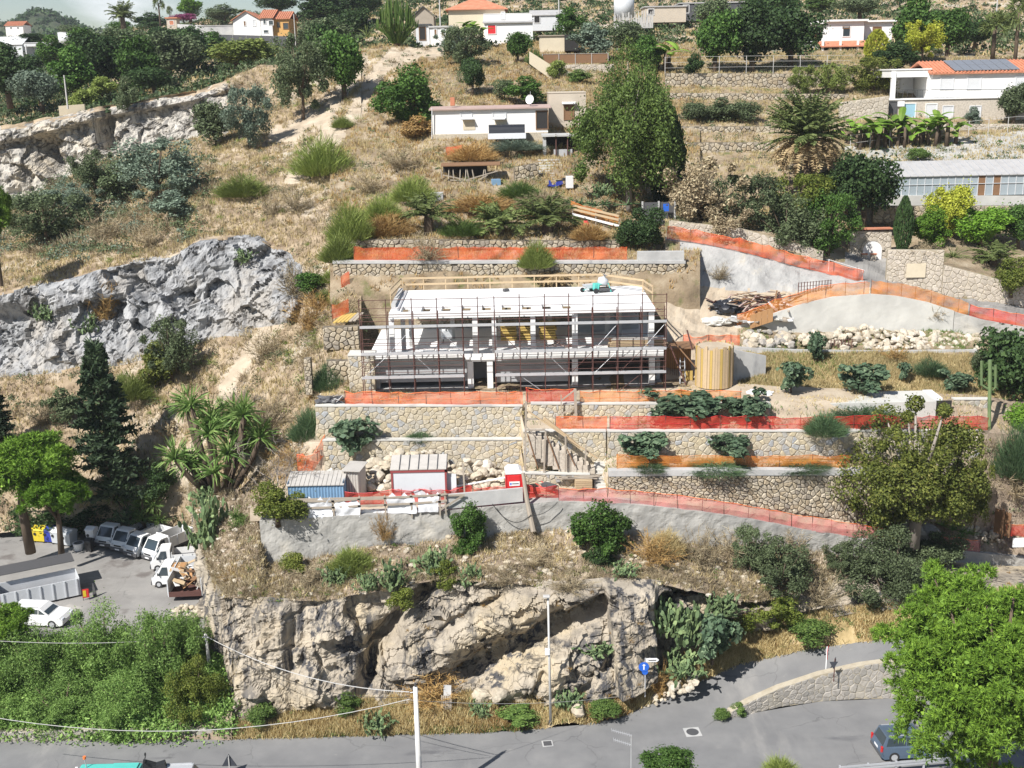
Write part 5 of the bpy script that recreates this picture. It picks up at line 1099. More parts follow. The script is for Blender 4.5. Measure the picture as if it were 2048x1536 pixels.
def heap_fn(x0,x1,ybase,ytopf,Y0,Y1):
    def f(u,v,rd):
        x = x0 + (x1 - x0) * u; y = ybase(x) + (ytopf(x) - ybase(x)) * v; return W(x,y,Y0 + (Y1 - Y0) * v)
    return f
rubble('heap of pale boulders in the yard behind the white cabin',heap_fn(592,1012,lambda x: 985,lambda x: float(np.interp(x,[592,700,760,830,1000,1012],[965,935,915,898,935,950])),77.6,80.5),300,.66,1)
hs_ = lumpy('rubble_core','earth mound inside the yard rubble heap',W(860,975,80.3) + np.array([0,0,-.6]),(5.4,1.1,1.7),'soil','mound',9,.15)
rubble('grey and pale boulders heaped left under the amber net',heap_fn(1482,1588,lambda x: 694,lambda x: float(np.interp(x,[1482,1520,1588],[662,657,664])),93.9,96.3),85,.72,2,RM + RG + RG)
rubble('long band of pale boulders under the curved concrete wall',heap_fn(1600,1960,lambda x: float(np.interp(x,[1600,1680,1960],[684,697,701])),lambda x: float(np.interp(x,[1600,1720,1960],[662,654,672])),93.6,96.6),260,.62,3)
rubble('row of broken rocks along the foot of the ramp road',heap_fn(1265,1400,lambda x: float(np.interp(x,[1265,1330,1400],[1425,1402,1367])),lambda x: float(np.interp(x,[1265,1330,1400],[1405,1372,1345])),67.3,68.6),80,.42,4)
rubble('loose stones by the gate below the big carob tree',heap_fn(1870,2010,lambda x: 1084,lambda x: 1045,80,81.5),70,.5,5)
# pallets, boards and bits
def pallet(label,c,n,rz):
    root = empty('pallet_stack',c,rz,label,'pallets')
    for k in range(n):
        z = k * .17
        for j in range(5): lp(MB().box((0,-.5 + j * .25,z + .15),(1.2,.16,.025)),'slat','timber',root)
        for j in range(3): lp(MB().box((0,-.5 + j * .5,z + .07),(1.2,.12,.1)),'runner','timber',root)
    return root
pallet('stack of three pallets at the foot of the stairs',W(1166,974,77.6),4,.05)
ps = empty('board_stack',W(1160,955,78.0),.05,'loose grey boards stacked on top of the pallets','boards')
for k in range(14): 
    o = lp(MB().box((0,0,0),(2.6 + rnd.uniform(-.8,.5),.16,.04)),'board','greywood',ps); o.location = (rnd.uniform(-.5,.3),rnd.uniform(-.5,.5),.02 + (k // 5) * .06); o.rotation_euler = (0,0,rnd.uniform(-.15,.15))
stone_wall('stone_wall','knee high stone wall in front of the timber stairs',[(1046,948,976,78.1),(1180,950,978,78.1)],.44,.3,'stone','mortar',60,.4,'paleconc',.05,.02,41)
# stairs
stn = empty('stone_stairs',W(1190,985,78.0),0,'pale stone stairs rising between the walls','stairs')
for k in range(9):
    x0_,y_,Y_ = 1190,982 - k * 7.2,77.3 + k * .24; a = W(1188,y_,Y_); b = W(1212,y_,Y_)
    wl_(MB().box(((a[0] + b[0]) / 2 + .02,Y_ + .5,a[2] - .4),(b[0] - a[0],1.1,.8),0,.02).build('step',MT['paleconc']),stn)
for k in range(11):
    t = k / 10; p = W(1182 - t * 118,932 - t * 72,79.0); wl_(MB().box((p[0],78.85,p[2] - .85),(.5,1.0,1.7),0,.02).build('step',MT['palestone']),stn)
tbs = empty('timber_bracing',W(1050,950,78.3),0,'grey timber posts, props and sloping handrail on the stairs','handrail')
for (xa,ya,xb,yb,Yp,w,m) in ((1052,803,1050,940,78.3,.13,'greywood'),(1091,862,1088,945,78.2,.12,'greywood'),(1131,872,1131,938,78.1,.11,'greywood'),(1172,890,1170,930,78.0,.11,'greywood'),(1055,868,1076,938,78.3,.07,'brownwood'),(1094,872,1118,938,78.2,.07,'brownwood'),(1134,898,1150,932,78.1,.07,'brownwood'),
                             (1056,822,1195,917,78.2,.1,'timber'),(1088,836,1160,895,78.35,.2,'timber'),(1052,838,1085,838,78.3,.12,'greywood'),(1050,860,1090,860,78.2,.1,'greywood'),(1150,778,1152,836,81.9,.2,'greywood'),(1122,790,1123,832,82.0,.08,'greywood'),(1124,800,1152,778,82.0,.09,'greywood'),(1124,828,1150,812,82.0,.1,'greywood'),(1052,852,1066,868,78.0,.05,'greywood')):
    wl_(MB().bar(W(xa,ya,Yp),W(xb,yb,Yp),w).build('beam',MT[m]),tbs)
# scrap and tools by the toilet
lumpy('black_sack','black sack between the toilet and the timber stairs',G(1062,985),(.45,.4,.4),'blacksheet','sack',12,.3)
wbp = G(1098,985); wr2 = empty('wheelbarrow',wbp,2.4,'dark wheelbarrow standing behind the pink net','wheelbarrow')
lp(MB().prism([(-.45,.35),(.35,.35),(.55,.62),(-.6,.62)],'y',-.3,.3),'tray','darkgrey',wr2); lp(MB().tube([(-.7,-.05,.2),(-.7,.05,.2)],.2,12),'wheel','tyre',wr2)
for s in (-1,1): lp(MB().tube([(-.7,s * .1,.2),(.1,s * .25,.32),(1.0,s * .3,.55)],.025,5),'handle','redpaint',wr2)
a = W(900,975,77.8); b = W(1010,955,78.4); tag(MB().bar(a,b,.2,.06).build('scaffold_board',MT['whiteplastic']),'long white board leaning across the rubble heap','board')
a = W(610,968,80.2); b = W(665,938,80.6); tag(MB().bar(a,b,.5,.08).build('stone_slab',MT['paleconc']),'pale slab leaning beside the blue shed','slab')
yb = empty('yellow_boards',W(690,642,94),0,'yellow formwork boards lying on the wall left of the scaffolding','boards')
for k in range(6):
    a = W(668 + k * 8,646 - k * .8,93.6); b = W(690 + k * 7,628 - k * .5,95.2); wl_(MB().bar(a,b,.26,.07).build('board',MT['formwork' if k < 4 else 'greywood']),yb)
lumpy('junk_heap','dark heap of scrap on the left end of the tall wall',W(660,802,83),(1.0,.6,.4),'darkgrey','scrap',14,.5)
debris('scrap_boards','splintered boards on the left end of the tall wall',W(668,806,82.8),(.9,.4),16,['greywood','brownwood','conc'],.7,.09,'scrap',15,(.5,1.4),1)
a = W(1046,946,74.9); pole = empty('old_pole',W(1062,1062,74.6),0,'leaning weathered timber pole in front of the red toilet','pole')
wl_(MB().tube([W(1067,1062,74.2),W(1054,1000,74.6),W(1046,946,74.9)],[.2,.16,.12],8).build('shaft',MT['greywood']),pole)
for (x0_,x1_,y0_,y1_) in ((930,926,1003,928),(948,946,1010,985)):
    tag(MB().bar(W(x0_,y0_,75.0),W(x1_,y1_,75.2),.11).build('timber_post',MT['greywood']),('tall' if y1_ < 950 else 'short') + ' grey timber post on the block parapet','post')
sgn = tag(MB().tube([W(1978,880,83),W(1980,720,83)],.14,8).build('cactus_column',MT['f_cactus']),'tall column cactus at the right end of the red net','cactus')
for k,(dx,y0_,y1_) in enumerate(((-16,770,722),(12,775,730))):
    o = wl_(MB().tube([W(1979,y0_ + 10,83),W(1979 + dx,y0_,83),W(1979 + dx,y1_,83)],.1,7).build('arm',MT['f_cactus']),sgn) if 0 else MB().tube([W(1979,y0_ + 10,83),W(1979 + dx,y0_,83),W(1979 + dx,y1_,83)],.1,7).build('arm',MT['f_cactus'],sgn)

# ================================================================== HOUSES AND SHEDS
def house_block(root,x0,x1,yt,yb,Y,depth,mat,roof=('flat','white',.3,.25),wins=(),sink=1.0,part='wall'):
    a = W(x0,yb,Y); b = W(x1,yb,Y); zt = float((W(x0,yt,Y)[2] + W(x1,yt,Y)[2]) / 2); z0 = float(min(a[2],b[2])) - sink
    wl_(MB().box(((a[0] + b[0]) / 2,Y + depth / 2,(zt + z0) / 2),(b[0] - a[0],depth,zt - z0)).build(part,MT[mat]),root)
    kind,rm,ov,rh = roof; X0,X1 = a[0] - ov,b[0] + ov; Y0,Y1 = Y - ov,Y + depth + ov; mb = MB()
    if kind == 'flat': mb.box(((X0 + X1) / 2,(Y0 + Y1) / 2,zt + rh / 2 + .003),(X1 - X0,Y1 - Y0,rh))
    elif kind == 'hip':
        r = min(X1 - X0,Y1 - Y0) / 2 * .95; ym = (Y0 + Y1) / 2
        mb.add([(X0,Y0,zt),(X1,Y0,zt),(X1,Y1,zt),(X0,Y1,zt),(X0 + r,ym,zt + rh),(X1 - r,ym,zt + rh),(X0,Y0,zt - .12),(X1,Y0,zt - .12),(X1,Y1,zt - .12),(X0,Y1,zt - .12)],
               [(0,1,5,4),(1,2,5),(2,3,4,5),(3,0,4),(6,7,1,0),(7,8,2,1),(8,9,3,2),(9,6,0,3),(9,8,7,6)])
    elif kind == 'gabley':      # ridge runs away from the viewer
        xm = (X0 + X1) / 2; mb.prism([(X0,zt),(xm,zt + rh),(X1,zt),(X1,zt - .14),(xm,zt + rh - .16),(X0,zt - .14)],'y',Y0,Y1)
        wl_(MB().prism([(a[0],zt - .02),(xm,zt + rh - .17),(b[0],zt - .02)],'y',Y + .004,Y + depth - .004).build('gable',MT[mat]),root)
    elif kind == 'gablex':      # ridge runs along the front
        ym = (Y0 + Y1) / 2; mb.prism([(Y0,zt - .1),(ym,zt + rh),(Y1,zt - .1),(Y1,zt - .25),(ym,zt + rh - .16),(Y0,zt - .25)],'x',X0,X1)
    elif kind == 'shed':        # falls towards the viewer
        mb.prism([(Y0,zt),(Y1,zt + rh),(Y1,zt + rh - .14),(Y0,zt - .14)],'x',X0,X1)
        wl_(MB().prism([(Y + .01,zt - .16),(Y + depth,zt + rh - .2),(Y + depth,zt - .16)],'x',a[0] + .01,b[0] - .01).build('gable',MT[mat]),root)
    rf_ = wl_(mb.build('roof',MT[rm]),root)
    if rm == 'tile' and kind in ('gablex','shed'):
        for k in range(int((X1 - X0) / .45)):
            X = X0 + .2 + k * .45; e = (Y0 + Y1) / 2 if kind == 'gablex' else Y1
            o = MB().tube([(X,Y0 - .02,zt - .06 if kind == 'gablex' else zt + .03),(X,e,zt + rh + .03)],.09,5).build('tile_row',MT['tile']); wl_(o,root); o.parent = rf_
    for w in wins: window(root,w,Y)
    return zt
def window(root,w,Y):
    x0,x1,y0,y1,pm = w[:5]; fm = w[5] if len(w) > 5 else 'white'
    p,q = W(x0,y0,Y - .03),W(x1,y1,Y - .03); cx,cz = (p[0] + q[0]) / 2,(p[2] + q[2]) / 2; ww,hh = q[0] - p[0],p[2] - q[2]
    fr = MB()
    for dx,dz,sx_,sz_ in ((0,hh / 2,ww + .1,.1),(0,-hh / 2,ww + .1,.1),(-ww / 2,0,.1,hh - .1),(ww / 2,0,.1,hh - .1)): fr.box((cx + dx,Y - .03,cz + dz),(sx_,.1,sz_))
    f = wl_(fr.build('window',MT[fm]),root); o = MB().box((cx,Y - .01,cz),(ww - .1,.03,hh - .1)).build('pane',MT[pm]); wl_(o,root); o.parent = f
def HB(name,label,x,y,Y,cat='house'): return empty(name,W(x,y,Y),0,label,cat)
# flat roofed white house, top right
h = HB('white_house','white flat roofed house half hidden by trees at upper right',1700,100,182)
house_block(h,1612,1652,48,100,183.5,9,'white',('flat','white',.5,.25),[(1626,1640,58,78,'brownwood','brownwood')])
house_block(h,1653,1726,43,100,182,10,'white',('flat','white',.5,.28),[(1686,1700,54,73,'glass','white'),(1686,1699,53,57,'brownwood','brownwood')])
house_block(h,1727,1782,44,100,183.2,9,'white',('flat','white',.5,.25),[(1746,1761,54,82,'brownwood','brownwood')])
p,q = W(1640,86,180),W(1762,84,180); wl_(MB().prism([(179.2,p[2] - .5),(182,p[2] + .3),(182,p[2] + .15),(179.2,p[2] - .65)],'x',p[0],q[0]).build('canopy',MT['tile']),h)
for x in (1645,1680,1715,1758): wl_(MB().box(tuple(W(x,103,179.6)),(.3,.3,3.2)).build('canopy_post',MT['white']),h)
wl_(MB().box(tuple(W(1700,108,181.8)),(9,.1,2.4)).build('canopy_shade',MT['shade']),h)  # near-black sheet painted as the shade below the canopy
# solar roofed house
h = HB('solar_house','long white two storey house with solar panels on its red roof',1950,248,143)
house_block(h,1862,2140,142,196,143,9,'white',('gablex','tile',.4,1.3),[(1882,1906,154,178,'shutter','shutter'),(1936,1961,154,178,'shutter','shutter'),(2032,2058,153,178,'shutter','shutter')])
house_block(h,1774,2140,197,250,142.2,9.5,'palestone',('flat','white',.15,.12),[(1808,1830,207,235,'aqua','white'),(1886,1905,212,240,'shutter','shutter'),(1940,1960,212,240,'shutter','shutter'),(1778,1793,204,236,'darkgrey','darkgrey'),(1852,1872,208,244,'shutter','white')])
house_block(h,1782,1861,140,150,143.6,7,'white',('flat','white',.1,.15),sink=.2,part='porch_beam')
wl_(MB().box(tuple(W(1822,172,149.5)),(5.2,.1,3.2)).build('porch_back',MT['white']),h)
for x in (1786,1858): wl_(MB().box(tuple(W(x,172,143.7)),(.5,.5,3.3)).build('porch_pillar',MT['white']),h)
window(h,(1802,1824,156,178,'shutter','shutter'),149.3); window(h,(1838,1852,160,186,'shutter','shutter'),149.3)
for x0_,x1_,y_ in ((1795,1860,180),(1862,2140,179)):
    wl_(MB().bar(W(x0_,y_,142.3),W(x1_,y_,142.3),.06).build('rail',MT['darkgrey']),h)
    for k in np.arange(x0_,x1_,10): wl_(MB().bar(W(k,y_,142.3),W(k,196,142.3),.025).build('baluster',MT['darkgrey' if x0_ < 1800 else 'shutter']),h)
a0 = W(1862,142,143); ym = 143 + 4.5; z0_ = float(W(1862,142,143)[2] + W(2140,142,143)[2]) / 2
for r in range(2):
    for k in range(7):
        X = float(W(1910,130,143)[0]) + k * 1.12; y0_,y1_ = 142.9 + r * 2.1,142.9 + r * 2.1 + 2.0; zf = lambda y: z0_ + .06 + (y - 142.6) / 4.9 * 1.4
        wl_(MB().add([(X,y0_,zf(y0_)),(X + 1.05,y0_,zf(y0_)),(X + 1.05,y1_,zf(y1_)),(X,y1_,zf(y1_)),(X,y0_,zf(y0_) + .08),(X + 1.05,y0_,zf(y0_) + .08),(X + 1.05,y1_,zf(y1_) + .08),(X,y1_,zf(y1_) + .08)],[(0,1,5,4),(4,5,6,7),(1,2,6,5),(0,4,7,3),(3,7,6,2)]).build('solar_panel',MT['solar']),h)
o = MB().box(tuple(W(1802,208,142.0)),(.8,.35,.6),0,.04).build('air_conditioner',MT['whiteplastic']); wl_(o,h)
# cabin
h = HB('garden_cabin','long shabby white cabin with faded pink roof',980,280,130.5,'cabin')
house_block(h,866,1096,216,268,130.5,3.6,'white',('shed','pinkroof',.35,.2),[(921,944,225,236,'shutter','shutter'),(985,1012,225,236,'shutter','shutter'),(1072,1096,222,258,'shade','brownwood')],.1)
for x in (922,986):
    p = W(x,237,130.3); q = W(x + 24,237,130.3); wl_(MB().box(((p[0] + q[0]) / 2,130.1,p[2]),(q[0] - p[0],.5,.06),0,0,.4).build('shutter_flap',MT['shutter']),h)
    wl_(MB().box(((p[0] + q[0]) / 2 + .2,130.46,p[2] - .7),(q[0] - p[0],.02,1.1)).build('stained_panel',MT['cream']),h)
p = W(866,268,130.4); q = W(1096,268,130.4); wl_(MB().box(((p[0] + q[0]) / 2,131.5,p[2] - .9),(q[0] - p[0],2.6,1.7)).build('plinth',MT['oldstone']),h)
wl_(MB().tube([W(864,216,130.2),W(864,292,130.2)],.06,6).build('corner_post',MT['shutter']),h)
dsh = empty('satellite_dish',W(1061,205,132),0,'white satellite dish on a mast above the cabin roof','dish')
lp(MB().tube([(0,0,-.9),(0,0,1.2)],.03,6),'mast','steel',dsh); lp(MB().tube([(0,-.05,.3),(-.05,-.18,.34),(-.1,-.26,.36)],[.05,.4,.52],16,False),'dish','whiteplastic',dsh); lp(MB().tube([(-.05,-.2,.2),(-.15,-.75,.4)],.02,5),'arm','steel',dsh)
chm = tag(MB().box(tuple(W(905,203,132.5)),(.5,.4,.9),0,.03).build('chimney_pot',MT['tile']),'small clay chimney on the left end of the cabin roof','chimney')
h = HB('beige_house','plain beige rendered house block right of the cabin',1130,245,134.5)
house_block(h,1098,1172,186,246,134.5,6,'beige',('flat','beige',.05,.1),[(1128,1148,210,239,'brownwood','brownwood')],1)
wl_(MB().box(tuple(W(1138,206,134.2)),(1.6,.6,.08),0,0,.3).build('window_hood',MT['shutter']),h)
wl_(MB().prism([(float(W(1096,245,133.5)[0]),float(W(1096,245,133.5)[2])),(float(W(1128,245,133.5)[0]),float(W(1128,245,133.5)[2])),(float(W(1098,215,133.5)[0]),float(W(1098,215,133.5)[2]))],'y',133.4,133.7).build('stair_side',MT['greywood']),h)
h = HB('porch_shelter','flat roofed dark porch under the beige house',1120,318,126,'shelter')
p,q = W(1084,272,125.6),W(1170,272,125.6); wl_(MB().box(((p[0] + q[0]) / 2,127.4,p[2]),(q[0] - p[0],3.8,.18)).build('roof',MT['conc']),h)
for x in (1089,1112,1135): wl_(MB().box(tuple(W(x,296,125.9)),(.35 if x < 1100 else .1,.3,2.9)).build('pillar',MT['conc'if x < 1100 else 'rust']),h)
wl_(MB().box(tuple(W(1128,296,128.5)),(4.6,.1,2.9)).build('back',MT['shade']),h); wl_(MB().box(tuple(W(1126,308,126.1)),(2.0,.06,1.0)).build('gate',MT['steel']),h)
h = empty('garden_steps',W(1105,368,119),0,'broad concrete steps below the dark porch','steps')
for k in range(10):
    y_ = 368 - k * 5.4; Y_ = 119 + k * .55; p,q = W(1078 - k * .3,y_,Y_),W(1144 - k * 2.8,y_,Y_); wl_(MB().box(((p[0] + q[0]) / 2,Y_ + .5,p[2] - .6),(q[0] - p[0],1.15,1.2)).build('step',MT['paleconc']),h)
h = empty('cold_frame',W(1012,278,128.6),0,'low tunnel cold frame under black shade net before the cabin','cold frame')
p,q = W(978,278,128.6),W(1050,278,128.6)
mb = MB(); arc = [(128.2 + .9 * (1 - math.cos(t)),p[2] + 1.5 * math.sin(t) ** .7) for t in np.linspace(.02,3.12,12)]
for (a,b),(c,d) in zip(arc[:-1],arc[1:]): mb.quad((p[0],a,b),(q[0],a,b),(q[0],c,d),(p[0],c,d))
wl_(mb.build('cover',MT['blacksheet']),h); wl_(MB().box(((p[0] + q[0]) / 2,128.15,p[2] + .3),(q[0] - p[0] + .2,.1,.6)).build('front_sheet',MT['sheet']),h)
h = empty('collapsed_shack',W(935,378,118.5),0,'collapsed dark shack of poles and planks','shack')
p,q = W(886,376,119),W(975,376,119); wl_(MB().box(((p[0] + q[0]) / 2,120.4,p[2] + 1.2),(q[0] - p[0],.1,2.4)).build('back',MT['shade']),h); wl_(MB().box(((p[0] + q[0]) / 2 + .6,119.8,p[2] + 2.3),(q[0] - p[0] + 1.5,1.9,.08),0,0,.1).build('roof',MT['brownwood']),h)
rd = random.Random(3)
for k in range(9): wl_(MB().bar(W(886 + k * 11,378,118.8),W(886 + k * 11 + rd.uniform(-8,8),338,119.2),.08).build('pole',MT['greywood']),h)
for (xa,ya,xb,yb) in ((886,350,990,372),(890,372,995,342),(900,360,1000,366),(920,382,975,350),(884,366,930,370)): wl_(MB().bar(W(xa,ya,118.6),W(xb,yb,118.8),.1).build('board',MT['greywood']),h)
tag(MB().box(tuple(W(992,366,118.6)),(.9,.6,.8),.2,.02).build('blue_crate',MT['bluesteel']),'blue crate at the right end of the collapsed shack','crate')
tag(MB().box(tuple(W(1139,364,117.6)),(.7,.6,1.2),.1,.02).build('white_cabinet',MT['whiteplastic']),'white cabinet standing right of the scooter','cabinet')
tag(MB().box(tuple(W(870,394,114.5)),(1.6,.8,.9),.1,.05).build('water_tank',MT['conc']),'small grey water tank above the left date palm','tank')
so = G(1110,378); sc2 = empty('scooter',so,math.radians(8),'dark blue scooter parked at the foot of the steps','scooter')
for X in (-.62,.62): lp(MB().tube([(X,-.06,.25),(X,.06,.25)],.25,14),'wheel','tyre',sc2)
lp(MB().prism([(-.75,.35),(-.2,.25),(.25,.3),(.8,.5),(.75,.8),(.2,.75),(.05,.45),(-.3,.42),(-.5,.85),(-.65,.95),(-.6,.5)],'y',-.16,.16),'body','bluebin',sc2); lp(MB().box((.45,0,.84),(.7,.3,.12),0,.04),'seat','black',sc2); lp(MB().box((.95,0,.95),(.35,.4,.3),0,.06),'top_box','black',sc2); lp(MB().tube([(-.6,-.3,1.05),(-.6,.3,1.05)],.025,5),'handlebar','black',sc2)
h = HB('yellow_hut','cream garden hut with a dark open side',1110,98,172,'hut'); house_block(h,1080,1130,72,98,172,4,'cream',('flat','greywood',.2,.12)); wl_(MB().box(tuple(W(1142,86,173)),(2.0,3.4,2.2)).build('shade_bay',MT['shade']),h)  # solid black box paints the shade of the hut's open side
sc3 = tag(MB().prism([(float(W(1057,y,160)[0]) + k * .9,float(W(1057,y,160)[2])) for k,y in ((0,128),(0,104),(1.6,118),(3.2,132),(6.4,148),(6.4,168),(3.2,160))],'y',155,155.1).build('reed_screen',MT['cream']),'cream reed screen following the slope below the hut','screen')
# greenhouse
h = HB('greenhouse','long greenhouse with grey ribbed roof and glass front',1900,412,121.5,'greenhouse')
gx0,gx1 = float(W(1757,390,121.5)[0]),float(W(2120,390,121.5)[0]); gz0,gz1 = float(W(1900,392,121.5)[2]),float(W(1900,352,121.5)[2]); gyt = 121.5 + 4.0; gzt = gz1 + 1.25
n = 24
for k in range(n):
    a,b = gx0 + k * (gx1 - gx0) / n,gx0 + (k + 1) * (gx1 - gx0) / n
    wl_(MB().box(((a + b) / 2,121.5,(gz0 + gz1) / 2),(b - a - .07,.03,gz1 - gz0)).build('pane',MT['paleglass' if k not in (13,15) else 'brownwood']),h)
    wl_(MB().box((a,121.47,(gz0 + gz1) / 2),(.06,.08,gz1 - gz0)).build('mullion',MT['shutter']),h)
    wl_(MB().add([(a,121.3,gz1),(b - .05,121.3,gz1),(b - .05,gyt,gzt),(a,gyt,gzt),(a,121.3,gz1 + .06),(b - .05,121.3,gz1 + .06),(b - .05,gyt,gzt + .06),(a,gyt,gzt + .06)],[(0,1,5,4),(4,5,6,7),(1,2,6,5),(0,4,7,3),(0,3,2,1)]).build('roof_sheet',MT['roofgrey']),h)
    wl_(MB().bar((b - .025,121.3,gz1 + .08),(b - .025,gyt,gzt + .08),.06).build('roof_rib',MT['steel']),h)
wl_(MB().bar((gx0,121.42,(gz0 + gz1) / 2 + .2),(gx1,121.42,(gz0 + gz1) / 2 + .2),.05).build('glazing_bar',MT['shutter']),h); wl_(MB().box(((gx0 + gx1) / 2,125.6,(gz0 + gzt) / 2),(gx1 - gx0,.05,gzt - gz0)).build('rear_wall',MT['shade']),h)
wl_(MB().box((gx0,123.5,(gz0 + gz1) / 2),(.05,4,gz1 - gz0)).build('end_pane',MT['paleglass']),h)
# hip roofed house, top centre
h = HB('hip_house','pale house with a red hip roof at the top centre',960,90,186)
house_block(h,898,1010,18,60,190,9,'cream',('hip','tile',.5,2.0)); house_block(h,968,1064,28,70,187,5,'white',('flat','white',.05,.1),[(1002,1010,24,38,'shutter')])
house_block(h,970,1066,44,92,184,4,'white',('shed','roofgrey',.3,.5),[(975,992,50,68,'redpaint','white')])
h = HB('low_annexe','low shabby white annexe left of the hip roofed house',880,95,182,'annexe')
house_block(h,833,860,50,95,182.5,4,'shutter',('flat','darkgrey',.3,.15),[(838,852,54,80,'shade','brownwood')]); house_block(h,861,905,55,95,182,4,'white',('flat','conc',.2,.25),[(868,874,58,72,'brownwood'),(882,888,58,72,'brownwood')])
h = HB('brown_shed','brown gabled shed behind the candelabra euphorbia',850,40,196,'shed'); house_block(h,828,868,32,60,196,6,'greywood',('gabley','darkgrey',.3,1.6))
for i,(x0_,x1_,yt_,yb_,Y_,m_,r_,lab) in enumerate(((1062,1128,28,48,205,'shutter','roofgrey','grey greenhouse roof between pole and shrubs at top centre'),(1290,1372,14,32,215,'beige','roofgrey','low shed with dark openings right of the white tank'),(1360,1520,6,28,225,'darkgrey','roofgrey','long green netted greenhouse at top right'))):
    h = HB('far_shed',lab,x0_,yb_,Y_,'shed'); house_block(h,x0_,x1_,yt_,yb_,Y_,6,m_,('gablex' if i == 0 else 'flat',r_,.2,.8 if i == 0 else .2),[(x0_ + 6,x0_ + 18,yt_ + 4,yb_ - 2,'shade')])
tk = empty('water_tower',W(1248,24,208),0,'white cylindrical water tank at the top edge','tank'); lp(MB().cyl((0,0,-1),1.75,3.9,24),'body','palesteel',tk,True); lp(MB().cyl((0,0,2.9),1.8,.12,24),'lid','whiteplastic',tk)
pf = empty('pale_fence',W(1265,56,196),0,'row of bleached wooden pales below the white tank','fence'); rd = random.Random(9)
for k in range(44): 
    p = W(1228 + k * 1.8,58 - k * .05,196); wl_(MB().bar(p,p + np.array([rd.uniform(-.1,.1),0,rd.uniform(1.6,2.7)]),.12,.04).build('pale',MT['greypole']),pf)
# top left house
h = HB('hillside_house','white and orange house with a red roof at upper left',520,98,262)
house_block(h,470,524,40,98,262,10,'white',('gabley','tile',.4,2.0),[(505,512,40,52,'shutter'),(487,492,42,52,'brownwood')]); house_block(h,525,548,34,98,261,11,'white',('gablex','tile',.4,1.8),[(526,532,38,48,'glass'),(537,547,41,50,'glass'),(527,537,60,66,'glass')])
house_block(h,549,581,36,98,262,10,'ochre',('gablex','tile',.4,1.6),[(554,560,44,55,'glass','brownwood'),(566,577,46,58,'glass','brownwood')])
house_block(h,398,470,52,68,266,5,'conc',('flat','conc',.1,.15)); 
wire_fence('dark screened fence below the orange house',[(440,92,258),(588,96,256)],2.4,3.0,'darkgrey',rails=1)
h = HB('small_hut','small brick red hut on the left skyline wall',345,52,300,'hut'); house_block(h,334,354,37,54,300,3,'beige',('flat','tile',.3,.3),[(338,348,41,50,'tile')])
panel_wall('far_wall','long pale terrace wall on the left skyline',[(355,48,58,295),(470,54,68,285)],MT['conc'],.4,.02,3,2)
h = HB('far_house','tiny white house with red roof at the far left',30,62,480); house_block(h,12,47,50,64,480,8,'white',('gablex','tile',.4,1.6),[(20,24,54,58,'glass'),(34,38,54,58,'glass')],3)
h = HB('white_greenhouse','white curved greenhouse at the left edge',20,105,255,'greenhouse'); house_block(h,-60,46,88,106,255,8,'palesteel',('gablex','shutter',.2,1.6))
h = HB('open_shelter','long white open shelter beside the left greenhouse',75,112,250,'shelter'); house_block(h,48,102,86,92,250,5,'shutter',('flat','shutter',.1,.12),sink=0)
for x in (52,78,100): wl_(MB().box(tuple(W(x,99,250)),(.2,.2,1.8)).build('post',MT['shutter']),h)
for i,(x,y,Y,r,hgt) in enumerate(((134,82,300,2.0,2.0),(194,82,290,2.0,2.2))):
    t = empty('water_tank',W(x,y,Y),0,('left','right')[i] + ' pale round water tank among the far left trees','tank'); lp(MB().cyl((0,0,-1),r,hgt + 1,20),'body','palesteel',t,True); lp(MB().cyl((0,0,hgt),r + .05,.1,20),'rim','conc',t)
panel_wall('cream_wall','cream boundary wall on top of the quarry face',[(119,212,232,160),(172,208,226,161)],MT['cream'],.3,.01,3,.5)

